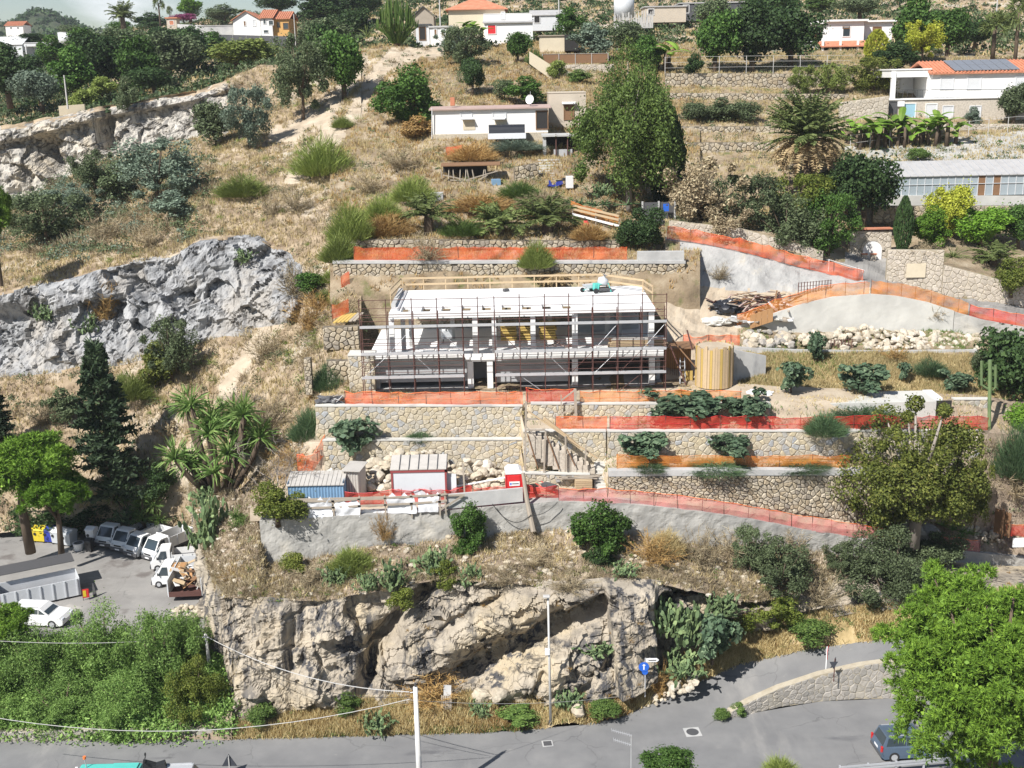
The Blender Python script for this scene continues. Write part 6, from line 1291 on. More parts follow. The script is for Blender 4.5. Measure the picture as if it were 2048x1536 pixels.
# ================================================================== VEHICLES
def wheel(parent,c,r=.31,w=.2):
    t = lp(MB().tube([(c[0] - w / 2,c[1],c[2]),(c[0] + w / 2,c[1],c[2])],r,16),'wheel','tyre',parent); lp(MB().tube([(c[0] - w / 2 - .01,c[1],c[2]),(c[0] + w / 2 + .01,c[1],c[2])],r * .55,10),'rim','steel',t)
def truck(label,x,y,rz,bed_h=.5,long=2.6,dark=False,group='small white tipper trucks in the yard'):
    t = empty('tipper_truck',WZ(x,y,LOTZ),rz,label,'truck',group); hw = .87
    mb = MB(); prof = [(0,.3),(-.02,.78),(.22,1.02),(.82,1.82),(1.0,1.9),(1.75,1.9),(1.75,.35)]
    n = len(prof); vs = []
    for s in (-1,1):
        for (y_,z_) in prof: k = hw if z_ < 1.1 else hw - .1 * (z_ - 1.0) / .9; vs.append((s * k,y_,z_))
    mb.add(vs,[tuple(range(n))[::-1],tuple(range(n,2 * n))] + [(i,(i + 1) % n,n + (i + 1) % n,n + i) for i in range(n)]); lp(mb,'cab','vanwhite',t)
    lp(MB().add([(-.74,.26,1.08),(.74,.26,1.08),(.66,.79,1.8),(-.66,.79,1.8),(-.74,.235,1.085),(.74,.235,1.085),(.66,.765,1.815),(-.66,.765,1.815)],[(4,5,6,7),(0,4,7,3),(1,2,6,5),(3,7,6,2),(0,1,5,4)]),'windscreen','glass',t)
    for s in (-1,1):
        lp(MB().add([(s * .885,.55,1.1),(s * .885,1.4,1.1),(s * .8,1.4,1.78),(s * .8,.95,1.78)],[(0,1,2,3)]),'side_window','glass',t)
        hl = lp(MB().box((s * .66,-.02,.8),(.3,.1,.2),0,.04),'headlight','headlight',t); lp(MB().box((s * 1.02,.6,1.25),(.16,.08,.24),0,.03),'mirror','black',t)
        wheel(t,(s * .78,.55,.31)); wheel(t,(s * .78,1.9 + long * .55,.31))
        lp(MB().box((s * .82,1.85 + long / 2,.85 + bed_h / 2),(.05,long,bed_h)),'bed_side','vanwhite' if not dark else 'palesteel',t)
        for k in range(4): lp(MB().box((s * .86,1.95 + k * (long - .2) / 3,.85 + bed_h / 2),(.05,.06,bed_h)),'bed_post','palesteel',t)
    t.scale = (.92,.88,.95); lp(MB().box((0,-.06,.42),(1.72,.14,.3),0,.04),'bumper','darkgrey',t); lp(MB().box((0,-.05,.72),(.8,.06,.12)),'grille','black',t); lp(MB().box((0,-.14,.42),(.5,.02,.12)),'number_plate','signwhite',t)
    lp(MB().box((0,1.85 + long / 2,.82),(1.66,long,.08)),'bed_floor','darkgrey',t); lp(MB().box((0,1.85 + long,.85 + bed_h / 2),(1.64,.05,bed_h)),'tailgate','vanwhite',t); lp(MB().box((0,1.87,.95 + bed_h / 2),(1.64,.05,bed_h + .2)),'bed_front','vanwhite',t); lp(MB().box((0,1.8 + long / 2,.6),(.7,long + 1.4,.22)),'chassis','darkgrey',t)
    return t
truck('white tipper truck second from the right in the parked row, tall pale bed',262,1117,math.radians(-32),.75)
truck('white tipper truck nearest the rock at the end of the parked row',297,1124,math.radians(-34),.95,3.0)
truck('white truck with blue windscreen second from the left in the row',237,1107,math.radians(-25),.6,2.4)
truck('dark windscreened small truck at the left end of the row',207,1098,math.radians(-20),.35,2.0,True)
truck('white truck parked sideways against the rock behind the full skip',306,1137,math.radians(-80),.55,2.8)
truck('white truck mostly hidden beside the skip of broken furniture',311,1168,math.radians(-88),.3,2.4)
# skips
def skip(label,c,rz,L_,Wd_,H_,lid=False,load=None,mat='palesteel'):
    s = empty('skip',c,rz,label,'skip')
    for sx_ in (-1,1):
        lp(MB().prism([(-L_ / 2,.15),(L_ / 2,.15),(L_ / 2,H_),(-L_ / 2,H_)],'x',sx_ * Wd_ / 2 - .03,sx_ * Wd_ / 2 + .03),'side',mat,s)
        for k in range(7): lp(MB().box((sx_ * (Wd_ / 2 + .06),-L_ / 2 + .2 + k * (L_ - .4) / 6,H_ / 2 + .1),(.07,.09,H_ - .2)),'side_rib',mat,s)
    for e in (-1,1): hh = H_ - .16 if e > 0 or lid else .4; lp(MB().box((0,e * (L_ / 2 + .003),hh / 2 + .15),(Wd_ - .08,.06,hh)),'end',mat if e > 0 else 'rust',s)
    lp(MB().box((0,0,.2),(Wd_ - .1,L_ - .1,.1)),'floor','rust',s)
    if lid: lp(MB().box((-Wd_ / 2 - .55,0,H_ + .75),(1.9,L_,.05)),'lid','darkgrey',s).rotation_euler = (0,0,0)
    return s
sk1 = skip('open skip truck bed heaped with broken wooden furniture',WZ(368,1205,LOTZ) + np.array([0,2.4,.3]),math.radians(3),4.6,2.5,1.5)
rd = random.Random(5)
for k in range(40):
    o = MB().bar((-rd.uniform(.2,.8),0,0),(rd.uniform(.2,.8),0,0),rd.uniform(.05,.5),.05).build('furniture_board',MT[rd.choice(['timber','formside','brownwood','timber','whiteplastic'])]); link_ = o; c = WZ(368,1205,LOTZ)
    tagd = None; o.parent = sk1; o.location = (rd.uniform(-.9,.9),rd.uniform(-1.9,1.9),.5 + rd.random() * .9); o.rotation_euler = (rd.uniform(-.6,.6),rd.uniform(-.6,.6),rd.random() * 3.1)
wd_ = empty('wardrobe',WZ(350,1190,LOTZ) + np.array([0,1.6,1.5]),math.radians(3),'flat wooden wardrobe lying in the skip','wardrobe')
lp(MB().box((0,0,.1),(1.1,1.5,.18),0,.01),'carcass','timber',wd_)
for k in range(2): lp(MB().box((-.27 + k * .54,0,.2),(.46,1.3,.03),0,.01),'door_panel','formside',wd_)
skp = skip('long white skip with raised lid left in the truck yard',WZ(75,1205,LOTZ) + np.array([0,.6,0]),math.radians(-62),5.6,2.2,1.5,True)
for k in range(12):
    o = MB().box((0,0,0),(rd.uniform(.3,1),rd.uniform(.3,.8),rd.uniform(.2,.6)),rd.random() * 3,.03).build('rubbish',MT[rd.choice(['darkgrey','black','greywood','sheet'])]); o.parent = skp; o.location = (rd.uniform(-.7,.7),rd.uniform(-2.3,2.3),.45)
rubble('white plaster rubble spilled below the full skip',lambda u,v,r_: WZ(345 + u * 62,1216 + v * 22,LOTZ) + np.array([0,0,.15]),60,.35,6)
# bins
def bin_(label,x,y,rz,mat,lidm,w=1.2,d=1.0,hgt=1.15,group='recycling bins under the pines'):
    b = empty('waste_bin',WZ(x,y,LOTZ),rz,label,'bin',group)
    mb = MB(); a = .85; mb.add([(-w / 2 * a,-d / 2 * a,.15),(w / 2 * a,-d / 2 * a,.15),(w / 2 * a,d / 2 * a,.15),(-w / 2 * a,d / 2 * a,.15),(-w / 2,-d / 2,hgt),(w / 2,-d / 2,hgt),(w / 2,d / 2,hgt),(-w / 2,d / 2,hgt)],[(0,3,2,1),(4,5,6,7),(0,1,5,4),(1,2,6,5),(2,3,7,6),(3,0,4,7)]); lp(mb,'body',mat,b)
    lp(MB().prism([(-d / 2 - .05,hgt + .01),(d / 2 + .03,hgt + .01),(d / 2,hgt + .2),(0,hgt + .3),(-d / 2,hgt + .12)],'x',-w / 2 - .03,w / 2 + .03),'lid',lidm,b); lp(MB().tube([(-w * .22,-d / 2 - .02,hgt * .72),(-w * .22,-d / 2 + .05,hgt * .72)],.13,12),'slot','black',b)
    for sx_ in (-1,1): lp(MB().tube([(sx_ * w * .36 - .04,-d * .34,.1),(sx_ * w * .36 + .04,-d * .34,.1)],.1,10),'wheel','tyre',b)
bin_('yellow recycling bin beside the pine trunk',84,1082,-.2,'yellow','yellow'); bin_('dark blue recycling bin beside the yellow one',103,1083,-.25,'bluebin','bluebin',.9)
bin_('left pale grey bin of the adjoining pair',119,1086,-.35,'greybin','whiteplastic',.9); bin_('right pale grey bin of the adjoining pair',140,1090,-.35,'greybin','greybin',1.0)
bin_('black wheelie bin beside the parked trucks',181,1102,-.3,'black','black',.6,.6,.9,None); bin_('white tall crate cage behind the black bin',187,1092,-.3,'whiteplastic','sheet',.8,.7,1.5,None)
tb = empty('plastic_tub',WZ(158,1100,LOTZ),0,'small white tub on the asphalt before the bins','tub'); lp(MB().tube([(0,0,.02),(0,0,.62),(0,0,.66)],[.34,.45,.48],14),'body','whiteplastic',tb); lp(MB().tube([(0,0,.662),(0,0,.67)],.38,14),'soil','darkgrey',tb)
rs_ = empty('barrier_sign',WZ(173,1200,LOTZ),.3,'red and yellow roadwork board beside the skip','sign'); lp(MB().box((0,0,.55),(.5,.04,.7)),'board','signred',rs_); lp(MB().box((-.08,-.03,.55),(.22,.02,.5)),'yellow_field','yellow',rs_)
for s in (-1,1): lp(MB().bar((s * .22,0,0),(s * .22,.0,.9),.04),'leg','darkgrey',rs_)
bs2 = tag(MB().add([(-.1,0,0),(.25,0,0),(.05,.02,1.1),(-.02,.02,1.1),(-.1,.06,0),(.25,.06,0),(.05,.08,1.1),(-.02,.08,1.1)],[(0,1,2,3),(4,7,6,5),(0,4,5,1),(1,5,6,2),(2,6,7,3),(3,7,4,0)]).build('dark_panel',MT['darkgrey']),'dark tapering panel standing right of the roadwork board','panel'); bs2.location = WZ(188,1194,LOTZ)
def car(name,label,c,rz,mat,L_=4.2,Wd_=1.75,H_=1.6,mpv=True):
    r = empty(name,c,rz,label,'car'); hw = Wd_ / 2
    low = [(-L_ / 2,.35),(-L_ / 2 - .02,.7),(-L_ / 2 + .08,.95),(.9,.98),(L_ / 2 - .25,.82),(L_ / 2,.6),(L_ / 2 - .03,.3),(L_ / 2 - .3,.2),(-L_ / 2 + .2,.2)]
    n = len(low); bm = MB()
    rings = []
    for s,inset in ((-1,0),(1,0)): rings.append([(y,s * (hw - (.06 if z > .9 else 0)),z) for y,z in low])
    bm.add(rings[0] + rings[1],[tuple(range(n)),tuple(range(n,2 * n))[::-1]] + [(i,n + i,n + (i + 1) % n,(i + 1) % n) for i in range(n)]); lp(bm,'body',mat,r)
    y0_,y1_,y2_,y3_ = -L_ / 2 + .1,-L_ / 2 + .38,.35,1.05; t = hw - .2; b_ = hw - .07
    lp(MB().add([(y0_,-b_,.95),(y3_,-b_,.97),(y2_,-t,H_),(y1_,-t,H_),(y0_,b_,.95),(y3_,b_,.97),(y2_,t,H_),(y1_,t,H_)],[(0,1,2,3),(4,7,6,5),(3,2,6,7),(1,5,6,2),(0,3,7,4)]),'cabin',mat,r)
    e = .012
    lp(MB().add([(y0_ - e + .03,-b_ + .12,1.0),(y0_ - e + .03,b_ - .12,1.0),(y1_ - e - .03,t - .08,H_ - .07),(y1_ - e - .03,-t + .08,H_ - .07)],[(0,1,2,3)]),'rear_window','glass',r)
    lp(MB().add([(y3_ + e - .05,-b_ + .1,1.01),(y3_ + e - .05,b_ - .1,1.01),(y2_ + e + .06,t - .06,H_ - .06),(y2_ + e + .06,-t + .06,H_ - .06)],[(0,1,2,3)]),'windscreen','glass',r)
    for s in (-1,1):
        for (a,b) in ((y0_ + .2,-.62),(-.55,.25),(.3,.85)):
            ta,tb2 = max(a,y1_ + .06),min(b,y2_ - .04) if b > .3 else b; f = lambda z: b_ + (t - b_) * (z - .95) / (H_ - .95) + e
            lp(MB().add([(a,s * f(1.02),1.02),(b,s * f(1.02),1.02),(min(tb2,b),s * f(H_ - .09),H_ - .09),(max(ta,a),s * f(H_ - .09),H_ - .09)],[(0,1,2,3)]),'side_window','glass',r)
        lp(MB().box((-L_ / 2 + .03,s * (hw - .1),.85),(.12,.16,.4),0,.03),'tail_light','redlight',r); lp(MB().box((L_ / 2 - .12,s * (hw - .25),.68),(.2,.35,.14),0,.03),'headlight','headlight',r)
        lp(MB().bar((y1_ + .1,s * (t - .05),H_ + .03),(y2_ - .1,s * (t - .05),H_ + .03),.04),'roof_rail','steel',r)
        for X in (-L_ / 2 + .8,L_ / 2 - .85):
            w_ = lp(MB().tube([(X,s * (hw - .2),.31),(X,s * (hw + .01),.31)],.32,18),'wheel','tyre',r); lp(MB().tube([(X,s * (hw - .1),.31),(X,s * (hw + .02),.31)],.2,12),'rim','steel',w_)
    lp(MB().box((-L_ / 2 - .02,0,.7),(.03,.5,.12)),'number_plate','signwhite',r); lp(MB().box((-L_ / 2 - .01,0,.42),(.1,Wd_ - .1,.16),0,.03),'bumper','darkgrey',r)
    return r
pc = WZ(1790,1508,0); car('parked_car','grey blue family car on the road half hidden by the pine',(pc[0] + .9,pc[1] + .1,.01),math.radians(4),'carblue')
pc = WZ(105,1252,LOTZ); car('parked_car','white car peeping out behind the bushes of the truck yard',(pc[0] - 1.0,pc[1] + .6,LOTZ + .01),math.radians(-8),'vanwhite',4.3,1.75,1.45)
pc = W(358,1522,58.5); car('parked_car','silver car roof at the bottom edge left of the warning sign',(pc[0] + .3,58.5,.01),math.radians(2),'carsilver',4.1,1.7,float(W(358,1524,59.3)[2]))
tz = float(W(205,1524,59.4)[2]); tv = empty('green_loader',(float(W(205,1520,58.0)[0]),58.6,0),0,'turquoise machine cab at the bottom left edge','vehicle')
lp(MB().box((0,0,tz / 2 + .3),(3.6,1.5,tz - .65),0,.12),'body','teal',tv); lp(MB().box((-.7,-.2,tz - .02),(1.0,.7,.05)),'grille','darkgrey',tv); lp(MB().box((.9,0,tz + .02),(1.5,1.2,.08),0,.03),'roof_panel','teal',tv)
for k in range(6): lp(MB().box((-1.08 + k * .15,-.2,tz + .02),(.05,.6,.03)),'grille_slat','black',tv)
lp(MB().tube([(-1.35,.3,tz - .2),(-1.4,.3,tz + .55)],.03,6),'beacon_mast','steel',tv); lp(MB().cyl((-1.4,.3,tz + .55),.09,.16,10),'beacon','orangecord',tv); lp(MB().tube([(-1.75,0,tz - .3),(-1.8,0,tz + .1)],.025,6),'mirror_arm','steel',tv); lp(MB().box((-1.8,0,tz + .12),(.15,.05,.2)),'mirror','whiteplastic',tv)
for X in (-1.2,1.2):
    for Yy in (-.75,.75): lp(MB().tube([(X,Yy - .12,.4),(X,Yy + .12,.4)],.4,16),'wheel','tyre',tv)
mz = float(W(305,1518,58.7)[2]); mo = empty('motorbike',(float(W(305,1520,58.5)[0]),58.7,0),.2,'black motorbike beside the turquoise machine','motorbike')
lp(MB().prism([(-.8,.4),(-.3,.35),(.5,.35),(.9,.8),(.6,mz - .25),(.1,mz - .35),(-.4,mz - .1),(-.6,mz - .05),(-.7,.8)],'y',-.2,.2),'body','black',mo); lp(MB().tube([(-.5,-.4,mz),(-.5,.4,mz)],.03,6),'handlebar','black',mo); lp(MB().box((-.5,-.42,mz + .12),(.1,.14,.16),0,.03),'mirror','black',mo); lp(MB().box((-.5,.42,mz + .12),(.1,.14,.16),0,.03),'mirror','black',mo)
for X in (-.85,.85): lp(MB().tube([(X,-.07,.32),(X,.07,.32)],.32,16),'wheel','tyre',mo)

# ================================================================== STREET THINGS
pb = WZ(842,1618,0); ptop = W(818,1374,pb[1])
up = empty('utility_pole',pb,0,'white concrete utility pole rising from the bottom edge','pole'); hgt = float(ptop[2])
lp(MB().tube([(0,0,-.3),(0,0,hgt)],[.19,.12],12),'shaft','whitepole',up,True); lp(MB().cyl((0,0,hgt + .004),.05,.25,8),'cap','darkgrey',up); lp(MB().tube([(.1,-.1,hgt * .45),(.1,-.1,hgt - .5)],.035,6),'conduit','greypole',up); lp(MB().tube([(-.3,0,hgt - .35),(.15,0,hgt - .3)],.03,6),'bracket','steel',up)
p2 = W(411,1268,70.0); up2 = empty('utility_pole',(p2[0],70.0,.8),0,'grey pole rising out of the green bushes at the cliff corner','pole'); lp(MB().tube([(.1,0,0),(0,0,p2[2] - .8)],[.14,.1],10),'shaft','greypole',up2,True); lp(MB().tube([(-.2,-.08,p2[2] - 1.0),(.2,-.08,p2[2] - 1.0)],.05,6),'bracket','steel',up2)
lb = drop(*W(1101,1421,float(G(1101,1421)[1]) - .9)[:2]); zt = float(W(1098,1193,lb[1])[2]); la = empty('street_lamp',lb,0,'tall thin lamp post standing in the dry verge before the cliff','lamp')
lp(MB().tube([(0,0,-.2),(-.06,0,zt - lb[2])],[.09,.06],8),'post','greypole',la,True); lp(MB().cyl((0,0,-.05),.13,.3,10),'base','darkgrey',la); lp(MB().box((-.16,-.1,zt - lb[2] + .06),(.42,.3,.12),0,.03),'lamp_head','greypole',la); lp(MB().box((-.15,-.08,float(W(1098,1302,lb[1])[2]) - lb[2]),(.3,.22,.4),0,.02),'control_box','whiteplastic',la)
sb = W(1290,1388,float(G(1290,1388)[1]) - .9); zt = float(W(1290,1316,sb[1])[2] - sb[2]); sg = empty('sign_post',sb,0,'post with a blue round sign and a white street name arrow','sign')
lp(MB().tube([(0,0,-.2),(0,0,zt)],.04,8),'post','steel',sg); lp(MB().prism([(.04,zt - .28),(.75,zt - .28),(.88,zt - .15),(.75,zt - .02),(.04,zt - .02)],'y',-.03,0),'name_plate','signwhite',sg); lp(MB().box((.45,-.035,zt - .16),(.5,.006,.07)),'lettering','darkgrey',sg)
d = lp(MB().tube([(-.1,-.08,zt - .6),(-.1,-.06,zt - .6)],.34,24),'blue_disc','signblue',sg); lp(MB().add([(-.14,-.085,zt - .8),(-.06,-.085,zt - .8),(-.06,-.085,zt - .5),(.02,-.085,zt - .5),(-.1,-.085,zt - .38),(-.22,-.085,zt - .5),(-.14,-.085,zt - .5)],[tuple(range(7))]),'arrow','signwhite',d); lp(MB().tube([(-.02,-.05,zt - .98),(-.02,-.03,zt - .98)],.2,20),'lower_disc','signblue',sg)
sb = WZ(1647,1386,0); zt = float(W(1643,1290,sb[1])[2]); sg = empty('road_sign',(sb[0],sb[1] - .25,0),math.radians(70),'thin white post with a red edged sign seen from the side','sign'); lp(MB().tube([(0,0,0),(0,0,zt)],.04,8),'post','signwhite',sg)
d = lp(MB().prism([(-.45,zt - .15),(.45,zt - .15),(0,zt - .95)],'y',-.07,-.045),'triangle','signred',sg); lp(MB().prism([(-.28,zt - .25),(.28,zt - .25),(0,zt - .76)],'y',-.08,-.071),'field','signwhite',d)
sb = W(1668,1352,float(YZ(1668,1352,ramp_z(1640)))); sg = empty('road_sign',sb,0,'dark back of a give way sign on top of the ramp wall','sign'); lp(MB().tube([(0,0,-.4),(0,0,1.25)],.035,8),'post','rust',sg); lp(MB().prism([(-.36,1.05),(.2,1.05),(-.08,.52)],'y',-.05,-.03),'triangle','signback',sg)
sb = W(459,1530,61.0); sg = empty('warning_sign',(sb[0],61.0,0),0,'back of a triangular warning sign at the bottom left','sign'); zt = float(W(459,1508,61)[2]); lp(MB().tube([(0,-.05,0),(0,-.05,zt - .1)],.04,8),'post','greypole',sg); lp(MB().prism([(-.46,zt - .82),(.46,zt - .82),(0,zt)],'y',-.005,.02),'triangle','signback',sg)
an = empty('television_aerial',W(1262,1570,50),0,'television aerial with two booms at the bottom edge','aerial'); zt = float(W(1261,1470,50)[2] - W(1262,1570,50)[2])
lp(MB().tube([(0,0,-2),(0,0,zt)],.03,6),'mast','steel',an)
for i,(z,l) in enumerate(((zt - .02,.95),(zt - .55,.85))):
    lp(MB().tube([(0,0,z),(-l,.15,z + .22)],.014,5),'boom','steel',an)
    for k in range(9): 
        t = (k + 1) / 9; lp(MB().tube([(-l * t,-.16 + .15 * t,z + .22 * t),(-l * t,.16 + .15 * t,z + .22 * t)],.01,4),'element','steel',an)
gd = empty('guard_rail',WZ(1770,1531,.6),0,'galvanised crash barrier at the bottom right','barrier'); a = WZ(1680,1540,.55); b = WZ(1960,1516,.55)
for k in range(2): lp(MB().bar(a - np.array(gd.location) + np.array([0,0,k * .17]),b - np.array(gd.location) + np.array([0,0,k * .17]),.06,.12),'beam','steel',gd)
for t in np.linspace(0,1,6): q = a * (1 - t) + b * t - np.array(gd.location); lp(MB().bar((q[0],q[1] + .08,q[2] - .6),(q[0],q[1] + .08,q[2] + .25),.1),'post','steel',gd)
for i,(x,y,s,lab) in enumerate(((1385,1464,.75,'large round manhole cover where the two roads meet'),(1095,1487,.5,'small square manhole cover in the left lane'))):
    c = WZ(x,y,.012); mh = empty('manhole_cover',c,.1,lab,'manhole'); lp(MB().box((0,0,0),(s * 1.35,s * 1.35,.012)),'frame','conc',mh); lp(MB().cyl((0,0,.008),s * .52,.008,24) if i == 0 else MB().box((0,0,.012),(s,s,.012)),'lid','darkgrey',mh)
c = G(893,1420); pn = empty('slatted_panel',c,-.15,'grey slatted board leaning at the foot of the cliff','panel')
for k in range(6): lp(MB().bar((-.3 + k * .12,-.1,0),(-.3 + k * .12,.15,.95),.085,.03,(0,1,0)),'slat','greywood',pn)
lp(MB().box((.05,.3,1.25),(.5,.05,.7),0,0,-.2),'board','conc',pn)
def rock(label,x,y,s,mat,seed,name='boulder'):
    o = bpy.data.objects.new(name,rock_mesh(name,seed,mat,3)); link(o); o.location = Vector(G(x,y)) + Vector((0,0,s[2] * .22)); o.scale = s; o.rotation_euler = (0,0,seed); return tag(o,label,'boulder')
rock('big pale boulder at the cliff foot left of the lamp post',965,1400,(2.0,1.2,1.3),'rubble',3); rock('flat pale rock beside the big boulder',1000,1395,(1.3,1.0,.7),'rubble',4); rock('cream boulder in the verge right of the lamp post',1155,1424,(1.4,1.0,1.0),'rubble',5)
rock('smooth grey rock under the big carob tree',1800,1075,(5.5,2.4,2.6),'greystone',6); rock('dark cleft rock right of the grey one',1850,1085,(3.0,2.0,1.8),'greystone',7)
for (x,y0_,y1_,Y_,lab) in ((136,218,150,159,'grey pole at the cream wall on the quarry top'),(592,96,28,262,'grey pole right of the orange house'),(44,182,105,220,'thin pole among the dark trees at far left'),(881,60,-20,190,'pole left of the hip roofed house'),(1118,46,-25,200,'pole right of the hip roofed house'),(1990,60,-10,200,'thin pole at the top right edge'),(1886,440,404,119.3,'short grey pole in front of the greenhouse plinth')):
    p = W(x,y0_,Y_); q = W(x,y1_,Y_); tag(MB().tube([p,(p[0],p[1],q[2])],[.13,.09],7).build('utility_pole',MT['greypole']),lab,'pole')
gp_ = empty('gate_post',W(2003,1075,79.4),0,'rusty brown gate leaf at the right edge','gate'); lp(MB().box((0,0,1.1),(.12,.12,2.3)),'post','brownwood',gp_); lp(MB().box((.15,.4,1.0),(.06,1.4,1.9),.5),'leaf','brownwood',gp_)
tag(MB().box(tuple(W(2042,1085,78.5)),(1.2,.1,.7)).build('site_notice',MT['signwhite']),'white notice board at the right edge','notice')
tag(MB().box(tuple(W(1332,415,109.5)),(.55,.05,.7)).build('blue_notice',MT['signblue']),'small blue notice on the gate by the upper ramp','notice')
mp_ = empty('upper_gate',W(1320,440,110.2),0,'dark double gate beside the dense round shrub','gate')
for k in range(2): lp(MB().box((-.9 + k * 1.5,0,.6),(1.4,.06,2.2)),'leaf','darkgrey',mp_)
for k in range(3): lp(MB().box((-1.7 + k * 1.55,-.05,.6),(.16,.2,2.4)),'post','conc',mp_)
ub = empty('barrier_boards',W(1142,425,110.8),0,'orange and white timber barrier along the upper ramp','barrier')
for (ya,yb_,m) in ((418,440,'timber'),(411,432,'timber'),(428,452,'whiteplastic')): wl_(MB().bar(W(1145,ya,110.6),W(1238,yb_,108.6),.06,.2).build('board',MT[m]),ub)
for t in (0,.5,1): p = W(1145 + 93 * t,414 + 22 * t,110.7 - 2 * t); wl_(MB().bar(p - np.array([0,0,1.2]),p,.1).build('post',MT['greywood']),ub)
lumpy('red_bag','red sack hanging beside the upper ramp',W(1172,452,109),(.35,.3,.55),'redpaint','sack',17,.25)
# cables
def cable(label,a,b,sag,r=.02,mat='cable',seed=0,name='cable'):
    a,b = np.array(a),np.array(b); pts = [a * (1 - t) + b * t - np.array([0,0,sag * 4 * t * (1 - t)]) for t in np.linspace(0,1,16)]; tag(MB().tube(pts,r,5).build(name,MT[mat]),label,'cable')
T1 = np.array([ptop[0],ptop[1],hgt - .3]); T2 = np.array([p2[0],70.0,p2[2] - .15])
cable('thick pale cable from the white pole to the grey pole',T1,T2,.9,.024); cable('thin dark cable below the thick one',T1 - np.array([0,0,.3]),T2 - np.array([0,0,.4]),1.3,.015,'darkcable')
cable('pale cable leaving the grey pole to the left',T2,W(-60,1278,66),.4,.018); cable('long low cable crossing the green bank',T1 - np.array([0,0,.45]),W(-40,1430,60),1.5,.018); cable('thin wire from the white pole to the right along the verge',T1 - np.array([0,0,.5]),W(1300,1384,68.5),.5,.012)
cable('wire crossing the left corner to the quarry pole',W(136,152,159),W(-40,215,150),.5,.02,'darkcable')
cable('black cable looping from the leaning timber pole',W(1062,1030,74.2),W(985,1008,74.4),.9,.03,'darkcable'); cable('black cable from the leaning pole to the right',W(1063,1030,74.2),W(1115,1004,74.6),.3,.025,'darkcable')

# ================================================================== PLANTS
def unit(v): return v / np.maximum(np.linalg.norm(v,axis=-1,keepdims=True),1e-9)
def cards(c,n,size,aspect=1.6,r=None,flat=0.0):
    """diamond leaves: centre, facing, half length"""
    N = len(c); t = unit(np.cross(n,r.normal(size=(N,3)))); b = np.cross(n,t); s = (size * r.uniform(.6,1.35,N))[:,None]
    v = np.stack([c - t * s,c + b * s / aspect,c + t * s,c - b * s / aspect],1).reshape(-1,3); return v,np.arange(4 * N).reshape(N,4)
def blades(p0,p1,w,r):
    """thin triangles as degenerate-free quads from p0 (wide) to p1 (narrow)"""
    N = len(p0); d = unit(p1 - p0); t = unit(np.cross(d,r.normal(size=(N,3)))) * (w if np.isscalar(w) else w[:,None])
    v = np.stack([p0 - t,p0 + t,p1 + t * .25,p1 - t * .25],1).reshape(-1,3); return v,np.arange(4 * N).reshape(N,4)
def tris(p0,p1,w,r):
    d = unit(p1 - p0); t = unit(np.cross(d,r.normal(size=(len(p0),3)))) * w; return np.stack([p0 - t,p0 + t,p1],1).reshape(-1,3),np.arange(3 * len(p0)).reshape(-1,3)
def join(parts):
    V = []; F = []; b = 0
    for v,f in parts: V.append(v); F.append(f + b); b += len(v)
    return np.concatenate(V),np.concatenate(F)
def sph(r,N): return unit(r.normal(size=(N,3)))
def lobes_crown(seed,nl,N,size,zc,rz,rx,lr,aspect=1.6,up=.25,rand=.8,inner=.55,squash=1.0):
    r = np.random.default_rng(seed); L_ = unit(r.normal(size=(nl,3))) * (r.random((nl,1)) ** .45); C = L_ * np.array([rx,rx,rz]) * (1 + .3 * fbm(L_ * 1.3 + seed,2,seed))[:,None] + np.array([0,0,zc]); R = lr[0] * .6 + (lr[1] - lr[0] * .6) * r.random(nl) ** 1.3
    k = r.integers(0,nl,N); d = sph(r,N); d[:,2] += .15; d = unit(d); q = inner + (1 - inner) * r.random(N) ** .5
    lum = 1 + .3 * fbm(d * 3 + k[:,None] * 3.7,3,seed); spr = r.random(N) < .09; lum = np.where(spr,lum * r.uniform(1.15,1.7,N),lum)
    c = C[k] + d * (R[k] * q * lum)[:,None] * np.array([1,1,squash]); n = unit(d + rand * r.normal(size=(N,3)) + np.array([0,0,up])); c[:,2] = np.maximum(c[:,2],.01)
    return cards(c,n,size,aspect,r),C,R
def limb_mesh(C,zbase=.0,r0=.035,top=.55,seed=1,n=5):
    mb = MB(); rd = random.Random(seed); mb.tube([(0,0,-.06),(rd.uniform(-.02,.02),rd.uniform(-.02,.02),top * .5),(rd.uniform(-.03,.03),0,top)],[r0 * 1.25,r0,r0 * .7],7)
    for c in sorted(C,key=lambda c: -c[2])[:n]:
        p = (0,0,top * .55); mb.tube([p,((c[0]) * .5,c[1] * .5,(c[2] + p[2]) * .5),tuple(c)],[r0 * .5,r0 * .35,r0 * .12],5)
    return mb.v,mb.f
def frond(r,az,el,L_,n=20,droop=.9,lw=.28,w=.012):
    """one pinnate palm frond: arching rachis and two rows of leaflets"""
    t = np.linspace(0,1,n); h = np.array([math.cos(az),math.sin(az),0]); ang = el - droop * t ** 1.4; st = L_ / n
    P = np.cumsum(np.stack([np.cos(ang)[:,None] * h[None],],0)[0] * st + np.stack([0 * t,0 * t,np.sin(ang)],1) * st,0)
    side = np.array([-h[1],h[0],0]); out = []
    for s in (-1,1):
        ll = lw * L_ * np.sin(np.pi * np.clip(t * .93 + .06,0,1)) ** .6; d = unit(side * s + .55 * h + np.array([0,0,-.25]) + .15 * r.normal(size=(n,3)))
        out.append(blades(P,P + d * ll[:,None],w,r))
    out.append(blades(P[:-1],P[1:] + 1e-4,w * .8,r)); return join(out)
ARCH = {}
